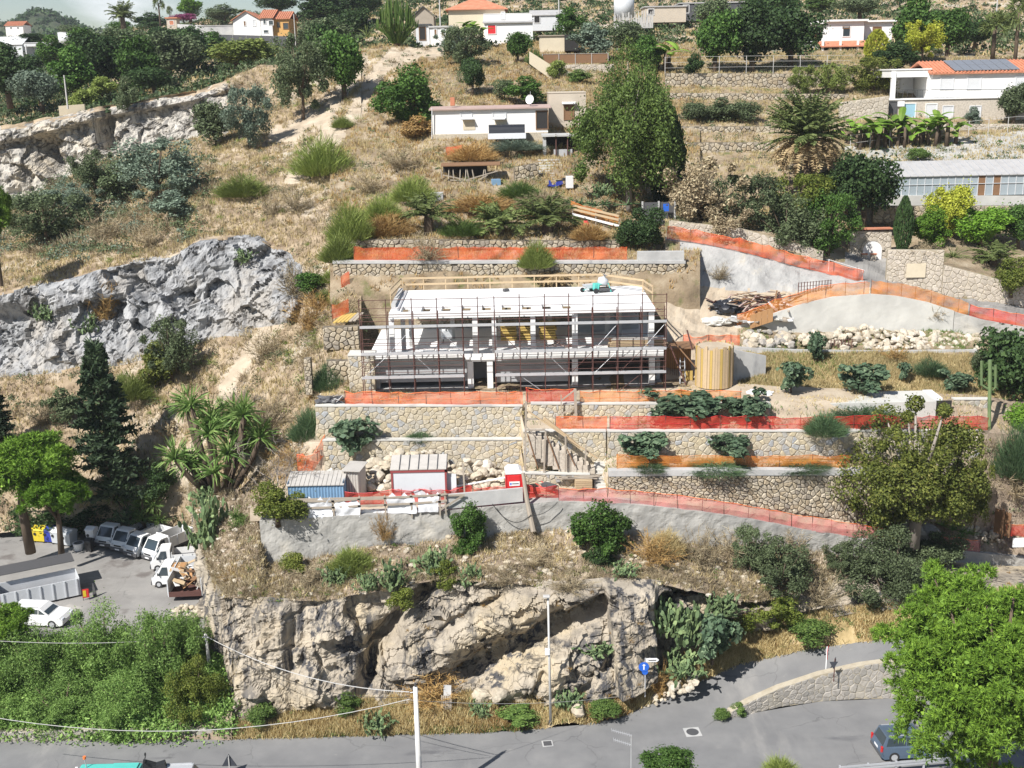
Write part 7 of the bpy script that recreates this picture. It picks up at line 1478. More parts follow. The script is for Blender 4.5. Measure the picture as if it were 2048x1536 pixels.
def arch(kind,var):
    key = (kind,var)
    if key in ARCH: return ARCH[key]
    s = abs(hash(kind)) % 1000 if False else sum(map(ord,kind)) * 7 + var * 31; r = np.random.default_rng(s); T = None
    if kind == 'round': a,C,R = lobes_crown(s,30,12000,.022,.54,.3,.33,(.11,.19),1.5); T = limb_mesh(C,top=.4,seed=s)
    elif kind == 'fluffy': a,C,R = lobes_crown(s,34,14000,.017,.52,.34,.36,(.09,.17),1.7); T = limb_mesh(C,top=.35,seed=s)
    elif kind == 'euc':
        a,C,R = lobes_crown(s,90,48000,.011,.5,.42,.4,(.075,.145),2.2,.0,.9,.45,1.25); v = a[0]; kz = 1.2 - .55 * np.clip(v[:,2:3],0,1) ** 1.3; v[:,:2] *= kz; C = C * np.array([.8,.8,1]); T = limb_mesh(C,top=.6,seed=s,r0=.022,n=8)
    elif kind == 'carob': a,C,R = lobes_crown(s,90,52000,.0085,.45,.42,.4,(.055,.115),1.5); T = limb_mesh(C,top=.4,seed=s,n=9)
    elif kind == 'dense': a,C,R = lobes_crown(s,22,12000,.0185,.46,.33,.32,(.15,.22)); T = limb_mesh(C,top=.3,seed=s)
    elif kind == 'bush': a,C,R = lobes_crown(s,16,7000,.024,.42,.32,.32,(.13,.22)); T = limb_mesh(C,top=.3,seed=s,r0=.02)
    elif kind == 'airy': a,C,R = lobes_crown(s,40,11500,.018,.48,.36,.38,(.07,.15),2.2,.1,1.0,.3); T = limb_mesh(C,top=.45,seed=s,r0=.02,n=9)
    elif kind == 'hedge': a,C,R = lobes_crown(s,60,34000,.0095,.5,.38,.38,(.09,.16),1.4); T = limb_mesh(C,top=.3,seed=s,r0=.02)
    elif kind == 'pepper': a,C,R = lobes_crown(s,64,34000,.0125,.52,.36,.38,(.07,.15),3.0,-.2,.9,.35,1.35); T = limb_mesh(C,top=.4,seed=s,r0=.03,n=8)
    elif kind == 'big_leaf':
        a,C,R = lobes_crown(s,16,900,.06,.48,.34,.36,(.1,.18),1.3,.5,.7); b,_,_ = lobes_crown(s,16,900,.04,.5,.3,.34,(.1,.18),2.2,.3,.8); a = join([a,b]); T = limb_mesh(C,top=.35,seed=s,r0=.02,n=9)
    elif kind == 'broom':
        N = 3400; az = r.random(N) * 6.283; q = r.random(N) ** .5; b0 = np.stack([np.cos(az) * q * .4,np.sin(az) * q * .4,r.random(N) * .66 * (1.05 - q ** 2)],1) * (1 + .25 * fbm(np.stack([np.cos(az),np.sin(az),0 * az],1) * 2,2,s))[:,None]; h = .1 + .2 * r.random(N)
        d = unit(np.stack([np.cos(az) * q * .9,np.sin(az) * q * .9,np.ones(N)],1) + .35 * r.normal(size=(N,3))); a = blades(b0,b0 + d * h[:,None] * 1.15,.006,r)
    elif kind == 'twig':
        out = []; 
        for k in range(46):
            az = r.random() * 6.283; el = r.uniform(.35,1.45); d = np.array([math.cos(az) * math.cos(el),math.sin(az) * math.cos(el),math.sin(el)]); Lk = r.uniform(.45,.85) * (.55 if el < .6 else 1); t = np.linspace(0,1,6); P = d * (t * Lk)[:,None] + np.cumsum(r.normal(size=(6,3)) * .018,0); P[:,2] = np.abs(P[:,2]); out.append(blades(P[:-1],P[1:],.006,r))
            n = 26; i = r.integers(1,5,n); q = P[i] + (P[i + 1] - P[i]) * r.random((n,1)); dd = unit(d + .9 * r.normal(size=(n,3))); out.append(blades(q,q + dd * r.uniform(.06,.2,n)[:,None],.0045,r))
        a = join(out)
    elif kind == 'bare':
        out = []
        def grow(p,d,L_,w,lv):
            n = 5; P = p + np.cumsum(np.concatenate([np.zeros((1,3)),np.tile(d * L_ / n,(n,1)) + r.normal(size=(n,3)) * L_ * .05]),0); out.append(blades(P[:-1],P[1:],w,r)); out.append(blades(P[:-1],P[1:],w,r))
            if lv:
                for k in range(4): i = r.integers(2,n + 1); grow(P[i],unit(d + .75 * r.normal(size=3)),L_ * r.uniform(.5,.75),w * .55,lv - 1)
        for k in range(3): grow(np.zeros(3),unit(np.array([r.normal() * .45,r.normal() * .3,1.0])),.42,.012,3)
        a = join(out)
    elif kind == 'spruce':
        out = []
        for k in range(150):
            z = .06 + .92 * (k / 150) ** .85; L_ = (.5 * (1 - z) ** .8 + .03) * r.uniform(.75,1.1); az = r.random() * 6.283; t = np.linspace(.12,1,12); h = np.array([math.cos(az),math.sin(az),0]); P = h * (t * L_)[:,None] + np.array([0,0,z]) + np.stack([0 * t,0 * t,-.16 * L_ * t + .12 * L_ * t ** 2],1)
            for m in range(4): d = unit(np.array([-h[1],h[0],0]) * (1 if m % 2 else -1) + .5 * h + .35 * r.normal(size=(12,3)) + np.array([0,0,.12])); out.append(blades(P,P + d * (.075 * (1.25 - t) + .02)[:,None],.012,r))
        a = join(out); mb = MB().tube([(0,0,-.03),(0,0,.96)],[.022,.004],7); T = (mb.v,mb.f)
    elif kind == 'cypress':
        N = 2600; z = r.random(N); az = r.random(N) * 6.283; R = .46 * np.sin(np.pi * np.clip(z * .9 + .08,0,1)) ** .7 * r.uniform(.75,1.05,N); c = np.stack([np.cos(az) * R,np.sin(az) * R,z],1); a = blades(c,c + unit(np.stack([np.cos(az) * .35,np.sin(az) * .35,np.ones(N)],1) + .3 * r.normal(size=(N,3))) * .06,.03,r); mb = MB().tube([(0,0,-.02),(0,0,.6)],[.06,.02],6); T = (mb.v,mb.f)
    elif kind in ('pine','bigpine'):
        big = kind == 'bigpine'; nl = 430 if big else 120; nb_ = 30 if big else 20; B_ = unit(r.normal(size=(nb_,3))) * (r.random((nb_,1)) ** .4) * (np.array([.3,.3,.3]) if big else np.array([.32,.32,.13])); kb = r.integers(0,nb_,nl)
        C = B_[kb] + sph(r,nl) * (r.uniform(.12,.2,nl) if big else r.uniform(.1,.18,nl))[:,None] * (1 if big else np.array([1,1,.7])) + np.array([0,0,.54 if big else .68]); R = r.uniform(.028,.046,nl) if big else r.uniform(.04,.065,nl)
        N = 30000 if big else 6500; k = r.integers(0,nl,N); d = sph(r,N); d[:,2] += .35; d = unit(d); c = C[k] + d * (R[k] * (.4 + .75 * r.random(N)))[:,None]; ax = unit(d + .4 * r.normal(size=(N,3)) + np.array([0,0,.4])); out = []
        nb = 9; sz = .0165 if big else .032; Nc = 5000 if big else 1600; kc = r.integers(0,nb_,Nc); cc = B_[kc] + sph(r,Nc) * (r.random(Nc) ** .4 * (.15 if big else .12))[:,None] * (1 if big else np.array([1,1,.6])) + np.array([0,0,.54 if big else .68]); cv,cf = cards(cc,sph(r,Nc),.007 if big else .02,1.3,r); out.append((cv,np.concatenate([cf[:,:3],cf[:,[0,2,3]]])))
        for m in range(nb): dd = unit(ax + .7 * r.normal(size=(N,3))); out.append(tris(c,c + dd * (sz * r.uniform(.75,1.35,N))[:,None],sz * .13,r))
        a = join(out); T = limb_mesh(C,top=.45 if big else .66,seed=s,r0=.03,n=14)
    elif kind == 'palm':
        out = []
        for k in range(46): out.append(frond(r,r.random() * 6.283,r.uniform(.15,1.5),r.uniform(.42,.56),20,r.uniform(.7,1.3),.2,.011))
        v,f = join(out); v = v + np.array([0,0,.35]); a = (v,f); mb = MB().tube([(0,0,-.05),(0,0,.2),(0,0,.38)],[.075,.07,.06],9); T = (mb.v,mb.f)
    elif kind == 'skirt':
        out = []
        for k in range(80): out.append(frond(r,r.random() * 6.283,r.uniform(-.5,.35),r.uniform(.4,.52),18,r.uniform(1.0,1.5),.13,.011))
        a = join(out)
    elif kind == 'crown':
        out = []
        for k in range(110): out.append(frond(r,r.random() * 6.283,r.uniform(-.05,1.5),r.uniform(.44,.56),22,r.uniform(.25,.95),.13,.011))
        a = join(out)
    elif kind == 'fanpalm':
        out = []
        for k in range(34):
            az = r.random() * 6.283; el = r.uniform(-.7,1.4); h = np.array([math.cos(az) * math.cos(el),math.sin(az) * math.cos(el),math.sin(el)]); c = np.array([0,0,.72]) + h * .2; n = 14; dd = unit(h + .75 * r.normal(size=(n,3))); out.append(blades(np.tile(c,(n,1)),c + dd * .17 - np.array([0,0,.03]),.012,r)); out.append(blades(np.array([[0,0,.72]]),c[None],.004,r))
        a = join(out); mb = MB().tube([(0,0,-.03),(0,0,.72)],[.05,.04],8); T = (mb.v,mb.f)
    elif kind == 'banana':
        out = []
        for k in range(16):
            az = r.random() * 6.283; el = r.uniform(.5,1.4); b = np.array([r.normal() * .12,r.normal() * .12,r.uniform(.2,.5)]); n = 9; t = np.linspace(0,1,n); ang = el - 1.5 * t; h = np.array([math.cos(az),math.sin(az),0]); L_ = r.uniform(.4,.6); P = b + np.cumsum((np.cos(ang)[:,None] * h + np.stack([0 * t,0 * t,np.sin(ang)],1)) * L_ / n,0); w = .075 * np.sin(np.pi * (t * .9 + .05)) ** .7; sd = np.array([-h[1],h[0],0])
            for m in (-1,1):
                A = P; B = P + (sd * m + np.array([0,0,-.35])) * w[:,None]; v = np.concatenate([A,B]); f = np.stack([np.arange(n - 1),np.arange(1,n),n + np.arange(1,n),n + np.arange(n - 1)],1); out.append((v,f))
        a = join(out); mb = MB(); [mb.tube([(x,y,-.03),(x * 1.2,y * 1.2,.45)],[.045,.025],7) for x,y in ((0,0),(.15,.05),(-.13,.1),(.05,-.14))]; T = (mb.v,mb.f)
    elif kind in ('yucca','agave','sago'):
        heads = [(r.normal() * .24,r.normal() * .2,z) for z in (.3,.5,.62,.72,.82,.45,.58,.68,.25,.4,.35,.55,.2,.75)] if kind == 'yucca' else [(0,0,.12)] if kind == 'sago' else [(r.normal() * .25,r.normal() * .25,.03) for _ in range(7)]; out = []
        for hx in heads:
            n = 70 if kind != 'agave' else 26; Lk = .23 if kind == 'yucca' else .5 if kind == 'sago' else .3; d = unit(sph(r,n) + np.array([0,0,.45])); d[:,2] = np.maximum(d[:,2],-.3 if kind == 'yucca' else .08); c = np.tile(np.array(hx),(n,1)); mid = c + d * Lk * .6; out.append(blades(c,mid,.012 if kind != 'agave' else .022,r)); out.append(blades(mid,mid + unit(d + np.array([0,0,-.35])) * Lk * .45,.009,r))
        a = join(out)
        if kind == 'yucca': mb = MB(); [mb.tube([(h[0] * .3,h[1] * .3,-.03),(h[0] * .8,h[1] * .8,h[2] * .6),h],[.035,.03,.022],6) for h in heads]; T = (mb.v,mb.f)
    elif kind == 'cactus':
        mb = MB(); pads = []
        for k in range(40):
            az = r.random() * 6.283; p = np.array([math.cos(az),math.sin(az),0]) * r.random() * .36; p[2] = .02; d = unit(np.array([p[0],p[1],.55]))
            for lv in range(7): pads.append((p.copy(),d.copy())); p = p + d * r.uniform(.08,.12); d = unit(d + .6 * r.normal(size=3) + np.array([0,0,.3]))
        V = []; F = []
        for p,d in pads:
            h = r.uniform(.045,.075); w = h * .68; t = unit(np.cross(d,r.normal(size=3))); n = np.cross(d,t); c = p + d * h * .9; b = len(V)
            for sgn in (1,-1):
                for k in range(8): a_ = 2 * math.pi * k / 8; V.append(c + t * w * math.cos(a_) + d * h * math.sin(a_) + n * .008 * sgn)
            F += [[b + 7,b + 6,b + 5,b + 4],[b + 4,b + 3,b + 2,b + 7],[b + 2,b + 1,b,b + 7],[b + 12,b + 13,b + 14,b + 15],[b + 15,b + 10,b + 11,b + 12],[b + 15,b + 8,b + 9,b + 10]] + [[b + k,b + (k + 1) % 8,b + 8 + (k + 1) % 8,b + 8 + k] for k in range(8)]
        a = (np.array(V),np.array(F))
    elif kind == 'candelabra':
        out = []
        for k in range(150): az = r.random() * 6.283; q = r.random() ** .5 * .4; x,y = math.cos(az) * q,math.sin(az) * q; z1 = (.98 - .55 * (q / .42) ** 2) * r.uniform(.88,1.0); P = np.array([[x * .25,y * .25,.1],[x * .8,y * .8,.3],[x * 1.1,y * 1.1,.55 * z1 + .1],[x * 1.15,y * 1.15,z1]]); out += [blades(P[:-1],P[1:],.016,r),blades(P[:-1],P[1:],.016,r)]
        a = join(out); mb = MB().tube([(0,0,-.03),(0,0,.2)],[.06,.08],7); T = (mb.v,mb.f)
    ARCH[key] = (a,T); return ARCH[key]
MESHC = {}
def plant(kind,mat,label,x,y,w,h,Y=None,cat=None,var=None,name=None,rz=None,trunk='bark',lift=0.0,squash=None):
    global _pc; _pc += 1
    var = _pc % 2 if var is None else var; base = W(x,y,Y) if Y is not None else G(x,y); k = ppm(base)
    key = (kind,var)
    if key not in MESHC:
        a,T = arch(kind,var); cn = {'cactus': 'pads','palm': 'fronds','fanpalm': 'fronds','banana': 'leaves','yucca': 'leaves','agave': 'leaves','sago': 'fronds','twig': 'twigs','bare': 'branches','broom': 'stems','candelabra': 'arms'}.get(kind,'crown')
        me = npmesh(cn,a[0],a[1],MT[mat]); tm = None
        if T: tm = bpy.data.meshes.new('trunk'); tm.from_pydata(T[0],[],T[1]); tm.materials.append(MT[trunk]); tm.shade_smooth()
        MESHC[key] = (cn,me,tm)
    cn,me,tm = MESHC[key]; rd = random.Random(_pc); rz = rd.random() * 6.283 if rz is None else rz; g_ = 1.14 if kind in ('round','fluffy','dense','bush','airy','big_leaf') else 1.0; sw,sh_ = w / k * g_,h / k * g_
    nm = name or {'round': 'broadleaf_tree','fluffy': 'broadleaf_tree','euc': 'eucalyptus_tree','carob': 'carob_tree','dense': 'shrub','bush': 'shrub','airy': 'shrub','hedge': 'ivy_mound','pepper': 'pepper_tree','big_leaf': 'castor_plant','broom': 'broom_bush','twig': 'dry_bush','bare': 'dead_tree','spruce': 'conifer','cypress': 'cypress_tree','pine': 'pine_tree','bigpine': 'pine_tree','palm': 'date_palm','fanpalm': 'fan_palm','banana': 'banana_plant','yucca': 'yucca','agave': 'agave','sago': 'sago_palm','cactus': 'prickly_pear','candelabra': 'candelabra_euphorbia'}[kind]
    if tm is None:
        root = bpy.data.objects.new(nm,me); root.material_slots[0].link = 'OBJECT'; root.material_slots[0].material = MT[mat]; COL.objects.link(root); root.location = base; root.rotation_euler = (0,0,rz); root.scale = (sw,sw * .9,sh_)
    else:
        root = empty(nm,base,rz)
        sx_ = random.Random(_pc + 5)
        for n_,m_ in ((cn,me),('trunk',tm)): rd = random.Random(_pc + 5); o = bpy.data.objects.new(n_,m_); o.material_slots[0].link = 'OBJECT'; o.material_slots[0].material = MT[mat if n_ == cn else trunk]; COL.objects.link(o); o.parent = root; o.scale = (sw * rd.uniform(.9,1.12),sw * rd.uniform(.8,1.1),sh_)
    root.location.z += lift
    return tag(root,label,cat or {'broadleaf_tree': 'tree','eucalyptus_tree': 'tree','carob_tree': 'tree','shrub': 'shrub','ivy_mound': 'shrub','pepper_tree': 'tree','castor_plant': 'plant','broom_bush': 'bush','dry_bush': 'bush','dead_tree': 'tree','conifer': 'conifer','cypress_tree': 'cypress','pine_tree': 'pine','date_palm': 'palm','fan_palm': 'palm','banana_plant': 'banana','prickly_pear': 'cactus','sago_palm': 'palm','candelabra_euphorbia': 'euphorbia'}.get(nm,nm.replace('_',' ')))
_pc = 0
P = plant
# --- foreground and lower slope
P('bigpine','f_lime','huge bright green pine crown filling the lower right',1974,1628,535,575,50,trunk='bark',rz=.3)
P('fluffy','f_broad','green treetop at the bottom edge right of the aerial',1345,1560,150,75,50); P('broom','f_broom','pale feathery treetop at the bottom edge',1560,1560,90,60,50)
P('hedge','f_hedge','yellowish ivy covered mound at the foot of the cliff corner',402,1468,150,165,66.6)
for i,(x,y,w,h,Y,lab) in enumerate(((330,1400,220,215,69,'tall pepper tree left of the grey pole'),(215,1395,210,200,70,'pepper tree in front of the truck yard'),(95,1415,210,190,69,'dark pepper tree above the road at left'),(-25,1420,200,180,69,'pepper tree cut by the left edge'),(265,1462,190,150,66.8,'shaded pepper tree hanging over the low road wall'),(130,1462,200,120,66.5,'dark foliage clump above the low road wall at left'),(380,1330,130,120,72,'pale pepper tree touching the cliff corner'),(20,1340,170,120,72,'grey green pepper tree behind the left cable'),(-10,1462,160,90,66.5,'low shaded bush at the left road edge'))): P('pepper','f_pepper',lab,x,y,w,h,Y)
P('pine','f_lime','small bright pine at the left edge beside the white car',22,1330,140,135,70)
P('pine','f_lime','bright umbrella pine at left above the bins',60,1092,265,250,88,rz=1); P('pine','f_pine','dull green umbrella pine leaning over the recycling bins',122,1098,175,175,86,rz=2)
P('spruce','f_spruce','dark tapering conifer standing in the gully',224,1000,175,325,93); P('spruce','f_spruce','dark conifer cut by the left edge',5,905,80,160,96)
P('dense','f_dark','dark shrub behind the recycling bins',95,1068,150,60,94); P('dense','f_dark','dark shrub in shade below the conifer',200,1062,130,60,94.5); P('bush','f_dark','dark bush between conifer and yucca',320,990,90,70,93)
P('yucca','f_yucca','yucca clump behind the parked trucks',292,1050,100,80); P('yucca','f_yucca','tall many headed yucca at the cliff top left of the yard',436,978,210,210,83); P('yucca','f_yucca','hanging yucca on the pale cliff corner',495,1100,75,90,77); P('yucca','f_yucca','yucca head right of the many headed one',480,900,110,110,85)
P('cactus','f_cactus','prickly pear column hanging down the cliff corner',420,1095,85,150,77); P('cactus','f_cactus','prickly pear above the hanging cactus column',410,1010,60,60,82); P('cactus','f_cactus','prickly pear behind the truck yard yucca',262,1045,60,45)
P('dense','f_hedge','dense dark shrub at the left end of the retaining wall',556,1048,120,85,74.2); P('bare','palebark','bare pale dead tree left of the blue shed',556,1000,190,170,77.5); P('bare','palebark','leafless grey tree on the slope above the yucca',500,850,150,120,88)
P('twig','f_rust','rusty dry bush hanging on the cliff corner',470,1165,70,50,72); P('twig','f_rust','rust coloured bush hanging on the retaining wall',765,1082,56,75,73.8)
for x,y,w,h,lab in ((668,1172,60,60,'leftmost prickly pear below the retaining wall'),(735,1178,52,56,'second prickly pear from the left below the retaining wall'),(785,1172,74,76,'tall prickly pear in the middle of the cactus row'),(866,1145,70,78,'prickly pear close under the retaining wall'),(935,1170,55,62,'rightmost prickly pear of the row above the cliff'),(755,1460,66,60,'prickly pear in the verge left of the white pole'),(957,1432,48,50,'prickly pear in front of the big boulder'),(1132,1412,60,66,'prickly pear right of the lamp post'),(1195,1310,70,40,'prickly pear on the ledge left of the rock pillar'),(1250,1150,60,40,'prickly pear on top of the rock pillar'),(485,525,45,40,'prickly pear on the grey outcrop'),(90,640,50,55,'dark prickly pear in the shaded rock at left'),(180,665,50,60,'dry prickly pear hanging on the grey rock')): P('cactus','f_cactus',lab,x,y,w,h)
P('cactus','f_cactus','high prickly pear hanging right of the rock pillar',1330,1262,95,110,70.0); P('cactus','f_cactus','middle prickly pear of the hanging mass',1375,1290,85,130,69.6); P('cactus','f_cactus','lowest prickly pear of the hanging mass',1370,1350,90,80,68.8); P('cactus','f_cactus','pale prickly pear beside the dry scrub',1440,1230,70,70,70.5); P('big_leaf','f_castor','dark castor plant in the shade right of the prickly pears',1425,1322,110,115,69.3)
P('fluffy','f_broad','light green ailanthus in front of the parapet',946,1100,105,105,73.4); P('bush','f_broad','green bush at the foot of the ailanthus',930,1125,60,55,72.8); P('fluffy','f_broad','large dark green bush against the retaining wall',1208,1130,155,140,73.2); P('bush','f_dark','dark clump below the large green bush',1190,1150,90,60,72)
P('bush','f_carob','small round brownish bush left on the slope',586,1150,62,48); P('broom','f_broom','olive green broom behind the cactus row',702,1140,90,60); P('bush','f_hedge','yellow green bush on the cliff edge',802,1222,60,55,69); P('bush','f_hedge','yellow green bush beside the cleft',890,1175,62,60,70)
P('twig','f_dry','grey brown dry bush under the retaining wall',1400,1130,110,95); P('twig','f_rust','straw coloured bush hanging above the cacti',1300,1125,130,75); P('airy','f_olive','olive scrub on the slope right of the dry bush',1560,1200,150,120); P('twig','f_dry','pale twiggy bush against the grey wall',1580,1125,120,90); P('airy','f_hedge','green scrub hanging over the road cliff',1530,1270,140,95); P('airy','f_olive','leggy shrub left of the twiggy bush',1500,1150,80,110)
P('hedge','f_olive','big dense olive green shrub left of the pine',1775,1250,225,205,73.5); P('dense','f_olive','small shrub behind the big dense one',1880,1130,120,70,77)
P('carob','f_carob','large brownish green carob tree in front of the terraces',1826,1078,345,320,76.5,trunk='palebark'); P('airy','f_carob','slim sapling right of the carob tree',1948,1060,70,160,79)
P('agave','f_yucca','agave tufts in the shade under the carob',1905,1055,90,40,79.5); P('agave','f_dark','dark agave left under the carob',1770,1030,80,45,78.6); P('twig','f_dry','dry bush at the right edge above the gate',2030,1000,130,120,82); P('broom','f_bluegreen','soft green bush at the right edge beside the carob',2030,950,110,130,82); P('bush','f_pine','lime green bush at the right edge',2040,880,90,80,84); P('twig','f_straw','straw bush beside the column cactus',1995,900,60,80,83.5)
P('round','f_dark','dark tree at the right edge beyond the column cactus',2025,840,170,190,88); P('dense','f_olive','grey green bush left of the dark right edge tree',1970,770,80,80,90)
for x,y,w,h,lab in ((520,1448,70,40,'small olive bush at the left cliff foot'),(692,1425,60,45,'green bush under the dark rock stain'),(1215,1432,80,36,'low green bush at the road edge by the sign'),(1040,1445,110,34,'low green bush at the road edge left of the lamp post')): P('bush','f_weed',lab,x,y,w,h)
for x,y,w,h,lab in ((1445,1441,44,26,'leftmost weed on the ramp island'),(1478,1432,44,30,'middle weed on the ramp island'),(1592,1398,36,34,'round weed on the ramp wall')): P('bush','f_weed',lab,x,y,w,h)
P('twig','f_rust','brown creeper hanging at the cliff foot left of the lamp',870,1400,150,70); P('twig','f_rust','rust brown creeper behind the blue sign',1312,1390,60,90,68.3); P('broom','f_straw','straw curtain hanging at the cliff corner',490,1430,60,140,67.6); P('twig','f_dry','dry curtain above the pillar',1140,1180,120,40)
for x,y,w,h,k_,m_,lab in ((1470,1120,110,80,'twig','f_dry','grey twiggy bush between the dry and the leggy shrub'),(1640,1210,120,90,'twig','f_dry','dry scrub on the rock shoulder left of the dense shrub'),(1455,1250,120,80,'airy','f_olive','olive scrub above the castor in the shade'),(1620,1280,110,50,'bush','f_weed','low green bush beside the ramp road verge'),(1080,1130,120,50,'twig','f_dry','dry bush on the slope left of the large green bush'),(1010,1165,110,40,'twig','f_dry','dry tuft row above the rock overhang'),(620,1165,100,40,'twig','f_dry','dry tufts left of the first prickly pear'),(1330,1105,70,60,'broom','f_straw','straw tuft right of the large green bush'),(1680,1150,90,70,'airy','f_olive','thin shrub against the right part of the grey wall')): P(k_,m_,lab,x,y,w,h)
for x,y,w,h,lab in ((1510,1418,40,24,'small weed left on the ramp wall'),(1540,1400,46,26,'weed in the middle of the ramp wall'),(1630,1368,40,20,'dry weed near the white sign post')): P('broom','f_rust',lab,x,y,w,h)
# --- site
for x,y,w,h,Y,lab in ((700,908,100,78,80.6,'castor plant hanging over the low wall'),(1285,916,110,56,78.8,'castor plant beside the grey grating'),(1470,916,110,52,78.9,'castor plant left of the carob on the amber net terrace'),(1335,846,125,66,81.8,'leftmost castor bush under the amber net'),(1412,848,130,68,81.7,'middle castor bush under the amber net'),(1496,846,120,64,81.8,'rightmost castor bush under the amber net'),(1582,785,80,72,None,'castor plant left of the golden terrace'),(1722,788,105,66,None,'spreading castor plant above the tank'),(1806,762,42,44,None,'small castor plant in the golden grass'),(1910,785,66,46,None,'castor plant beside the column cactus'),(1635,725,50,66,None,'castor plant before the steel mesh')): P('big_leaf','f_castor',lab,x,y,w,h,Y)
for x,y,w,h,Y,lab in ((835,882,56,22,81.6,'green weeds at the foot of the tall wall'),(622,880,86,84,83.4,'blue green fennel left of the tall wall'),(655,778,80,66,89,'green weeds in front of the mossy wall'),(1650,866,90,52,79.6,'fennel growing through the red net'),(1865,750,70,40,None,'round fennel bush in the golden grass'),(1720,838,150,34,82.8,'fennel along the front of the tank'),(1300,936,90,18,77.9,'weeds behind the left of the amber net'),(1430,937,130,18,78.1,'weeds behind the middle of the amber net'),(1600,937,110,18,78.9,'weeds behind the right of the amber net')): P('broom','f_bluegreen',lab,x,y,w,h,Y)
P('dense','f_dark','dense round shrub above the concrete block',1284,508,105,100,104); P('twig','f_dry','pale leafless bush in front of the orange net',855,520,110,66,99.4); P('broom','f_broom','yellowish bush over the old wall',1072,535,72,66,98.6); P('skirt','f_deadpalm','bundle of dead palm fronds leaning on the old wall',1106,548,90,70,98.6,cat='fronds',name='dead_fronds')
P('palm','f_palm','left date palm above the orange net',858,470,140,110); P('palm','f_palm','middle date palm above the orange net',998,492,150,120,106); P('palm','f_palm','right date palm above the orange net',1096,492,175,140,106.5)
for x,y,w,h,mat,lab in ((930,470,90,40,'f_weed','weeds between left and middle palm'),(1180,478,80,40,'f_rust','brown weeds right of the palms'),(770,470,110,50,'f_rust','dry weeds left of the palms'),(960,420,150,40,'f_rust','rusty scrub above the middle palm'),(1080,425,120,50,'f_dry','grey scrub above the right palm'),(1040,395,90,40,'f_weed','green scrub below the collapsed shack')): P('broom',mat,lab,x,y,w,h)
# --- middle distance, right
P('euc','f_euc','great eucalyptus with layered drooping foliage in the centre',1258,415,275,315,114,trunk='palebark',rz=.5); P('cypress','f_dark','dark cypress behind the eucalyptus',1332,420,90,200,118); P('agave','f_bluegreen','blue agave clump under the eucalyptus',1192,412,100,60,111.5); P('cactus','f_cactus','pale prickly pear under the eucalyptus',1205,392,50,40,113)
for x,y,w,h,mat,Y,lab in ((1405,480,160,155,'f_dry',111,'grey leafless scrub mass left of the palm'),(1490,490,160,150,'f_olive',111,'grey olive scrub between the grey mass and the palm'),(1570,520,140,130,'f_olive',109.5,'dense olive shrub on the curved wall'),(1655,525,130,150,'f_broad',109.5,'green shrub below the great palm'),(1450,500,130,90,'f_dry',109.4,'low grey scrub on the curved wall')): P('airy',mat,lab,x,y,w,h,Y)
P('airy','f_hedge','yellow green shrub under the palm crown',1610,470,140,130,112); P('round','f_dark','dark tree between palm and greenhouse',1725,455,145,150,117); P('dense','f_dark','dark bush left of the greenhouse end',1690,420,110,110,119)
pr = empty('great_palm',W(1612,395,121),0,'great date palm with a skirt of dead fronds','palm'); kk = ppm(W(1612,300,121)); zc = float(W(1612,275,121)[2] - W(1612,395,121)[2])
for kd,mt,sc0,dz in (('crown','f_palm',195,0),('skirt','f_deadpalm',185,-.4)):
    a,_ = arch(kd,0); o = bpy.data.objects.new('green_fronds' if kd == 'crown' else 'dead_fronds',npmesh(kd,a[0],a[1],MT[mt])); link(o,pr); o.location = (0,0,zc + dz); o.scale = [sc0 / kk] * 3
lp(MB().tube([(0,0,-.5),(.1,0,zc * .5),(0,0,zc + .3)],[.5,.42,.5],10),'trunk','bark',pr)
for x,y,w,h,lab in ((1395,246,70,44,'left shrub of the hedge above the boulder walls'),(1445,246,80,50,'middle shrub of the hedge above the boulder walls'),(1492,246,72,46,'right shrub of the hedge above the boulder walls')): P('bush','f_olive',lab,x,y,w,h,140)
for x,y,w,h,mat,lab in ((1605,190,66,60,'f_broom','feathery shrub left on the second terrace'),(1660,192,80,62,'f_broom','feathery shrub right on the second terrace'),(1745,195,110,84,'f_carob','brown green shrub left of the solar house')): P('airy',mat,lab,x,y,w,h,150)
for i,(x,y,h) in enumerate(((1712,300,66),(1745,300,74),(1780,298,84),(1815,296,70),(1855,292,66),(1895,290,76))): P('banana','f_banana',('first','second','third','fourth','fifth','sixth')[i] + ' banana plant from the left in the row before the white house',x,y,96,h + 22,134.5)
P('round','f_olive','grey green tree in front of the solar house right end',2025,252,90,84,139.5); P('bush','f_grey','pale shrub against the solar house wall',1945,250,50,36,139.5); P('bush','f_weed','green clump on the concrete bank',1840,322,56,28,128)
P('fluffy','f_yellow','yellow green rounded tree in front of the greenhouse',1893,480,120,120,115,trunk='bark'); P('fluffy','f_pine','green shrub left of the yellow green tree',1860,500,110,90,112); P('fluffy','f_pine','green shrub right of the yellow green tree',1960,492,130,85,113); P('dense','f_broad','green shrub at the right edge below the greenhouse',2035,500,110,90,113); P('sago','f_palm','left sago palm in the walled garden',1905,520,80,50,108.5); P('palm','f_palm','feathery palm in the walled garden',1985,545,120,80,108); P('dense','f_hedge','yellowish shrub spilling over the garden wall',2022,590,95,80,103.2); P('cypress','f_dark','slim cypress beside the niche wall',1804,505,40,108,110); P('twig','f_dry','dry shrub behind the plaque wall',1850,512,90,36,105.5)
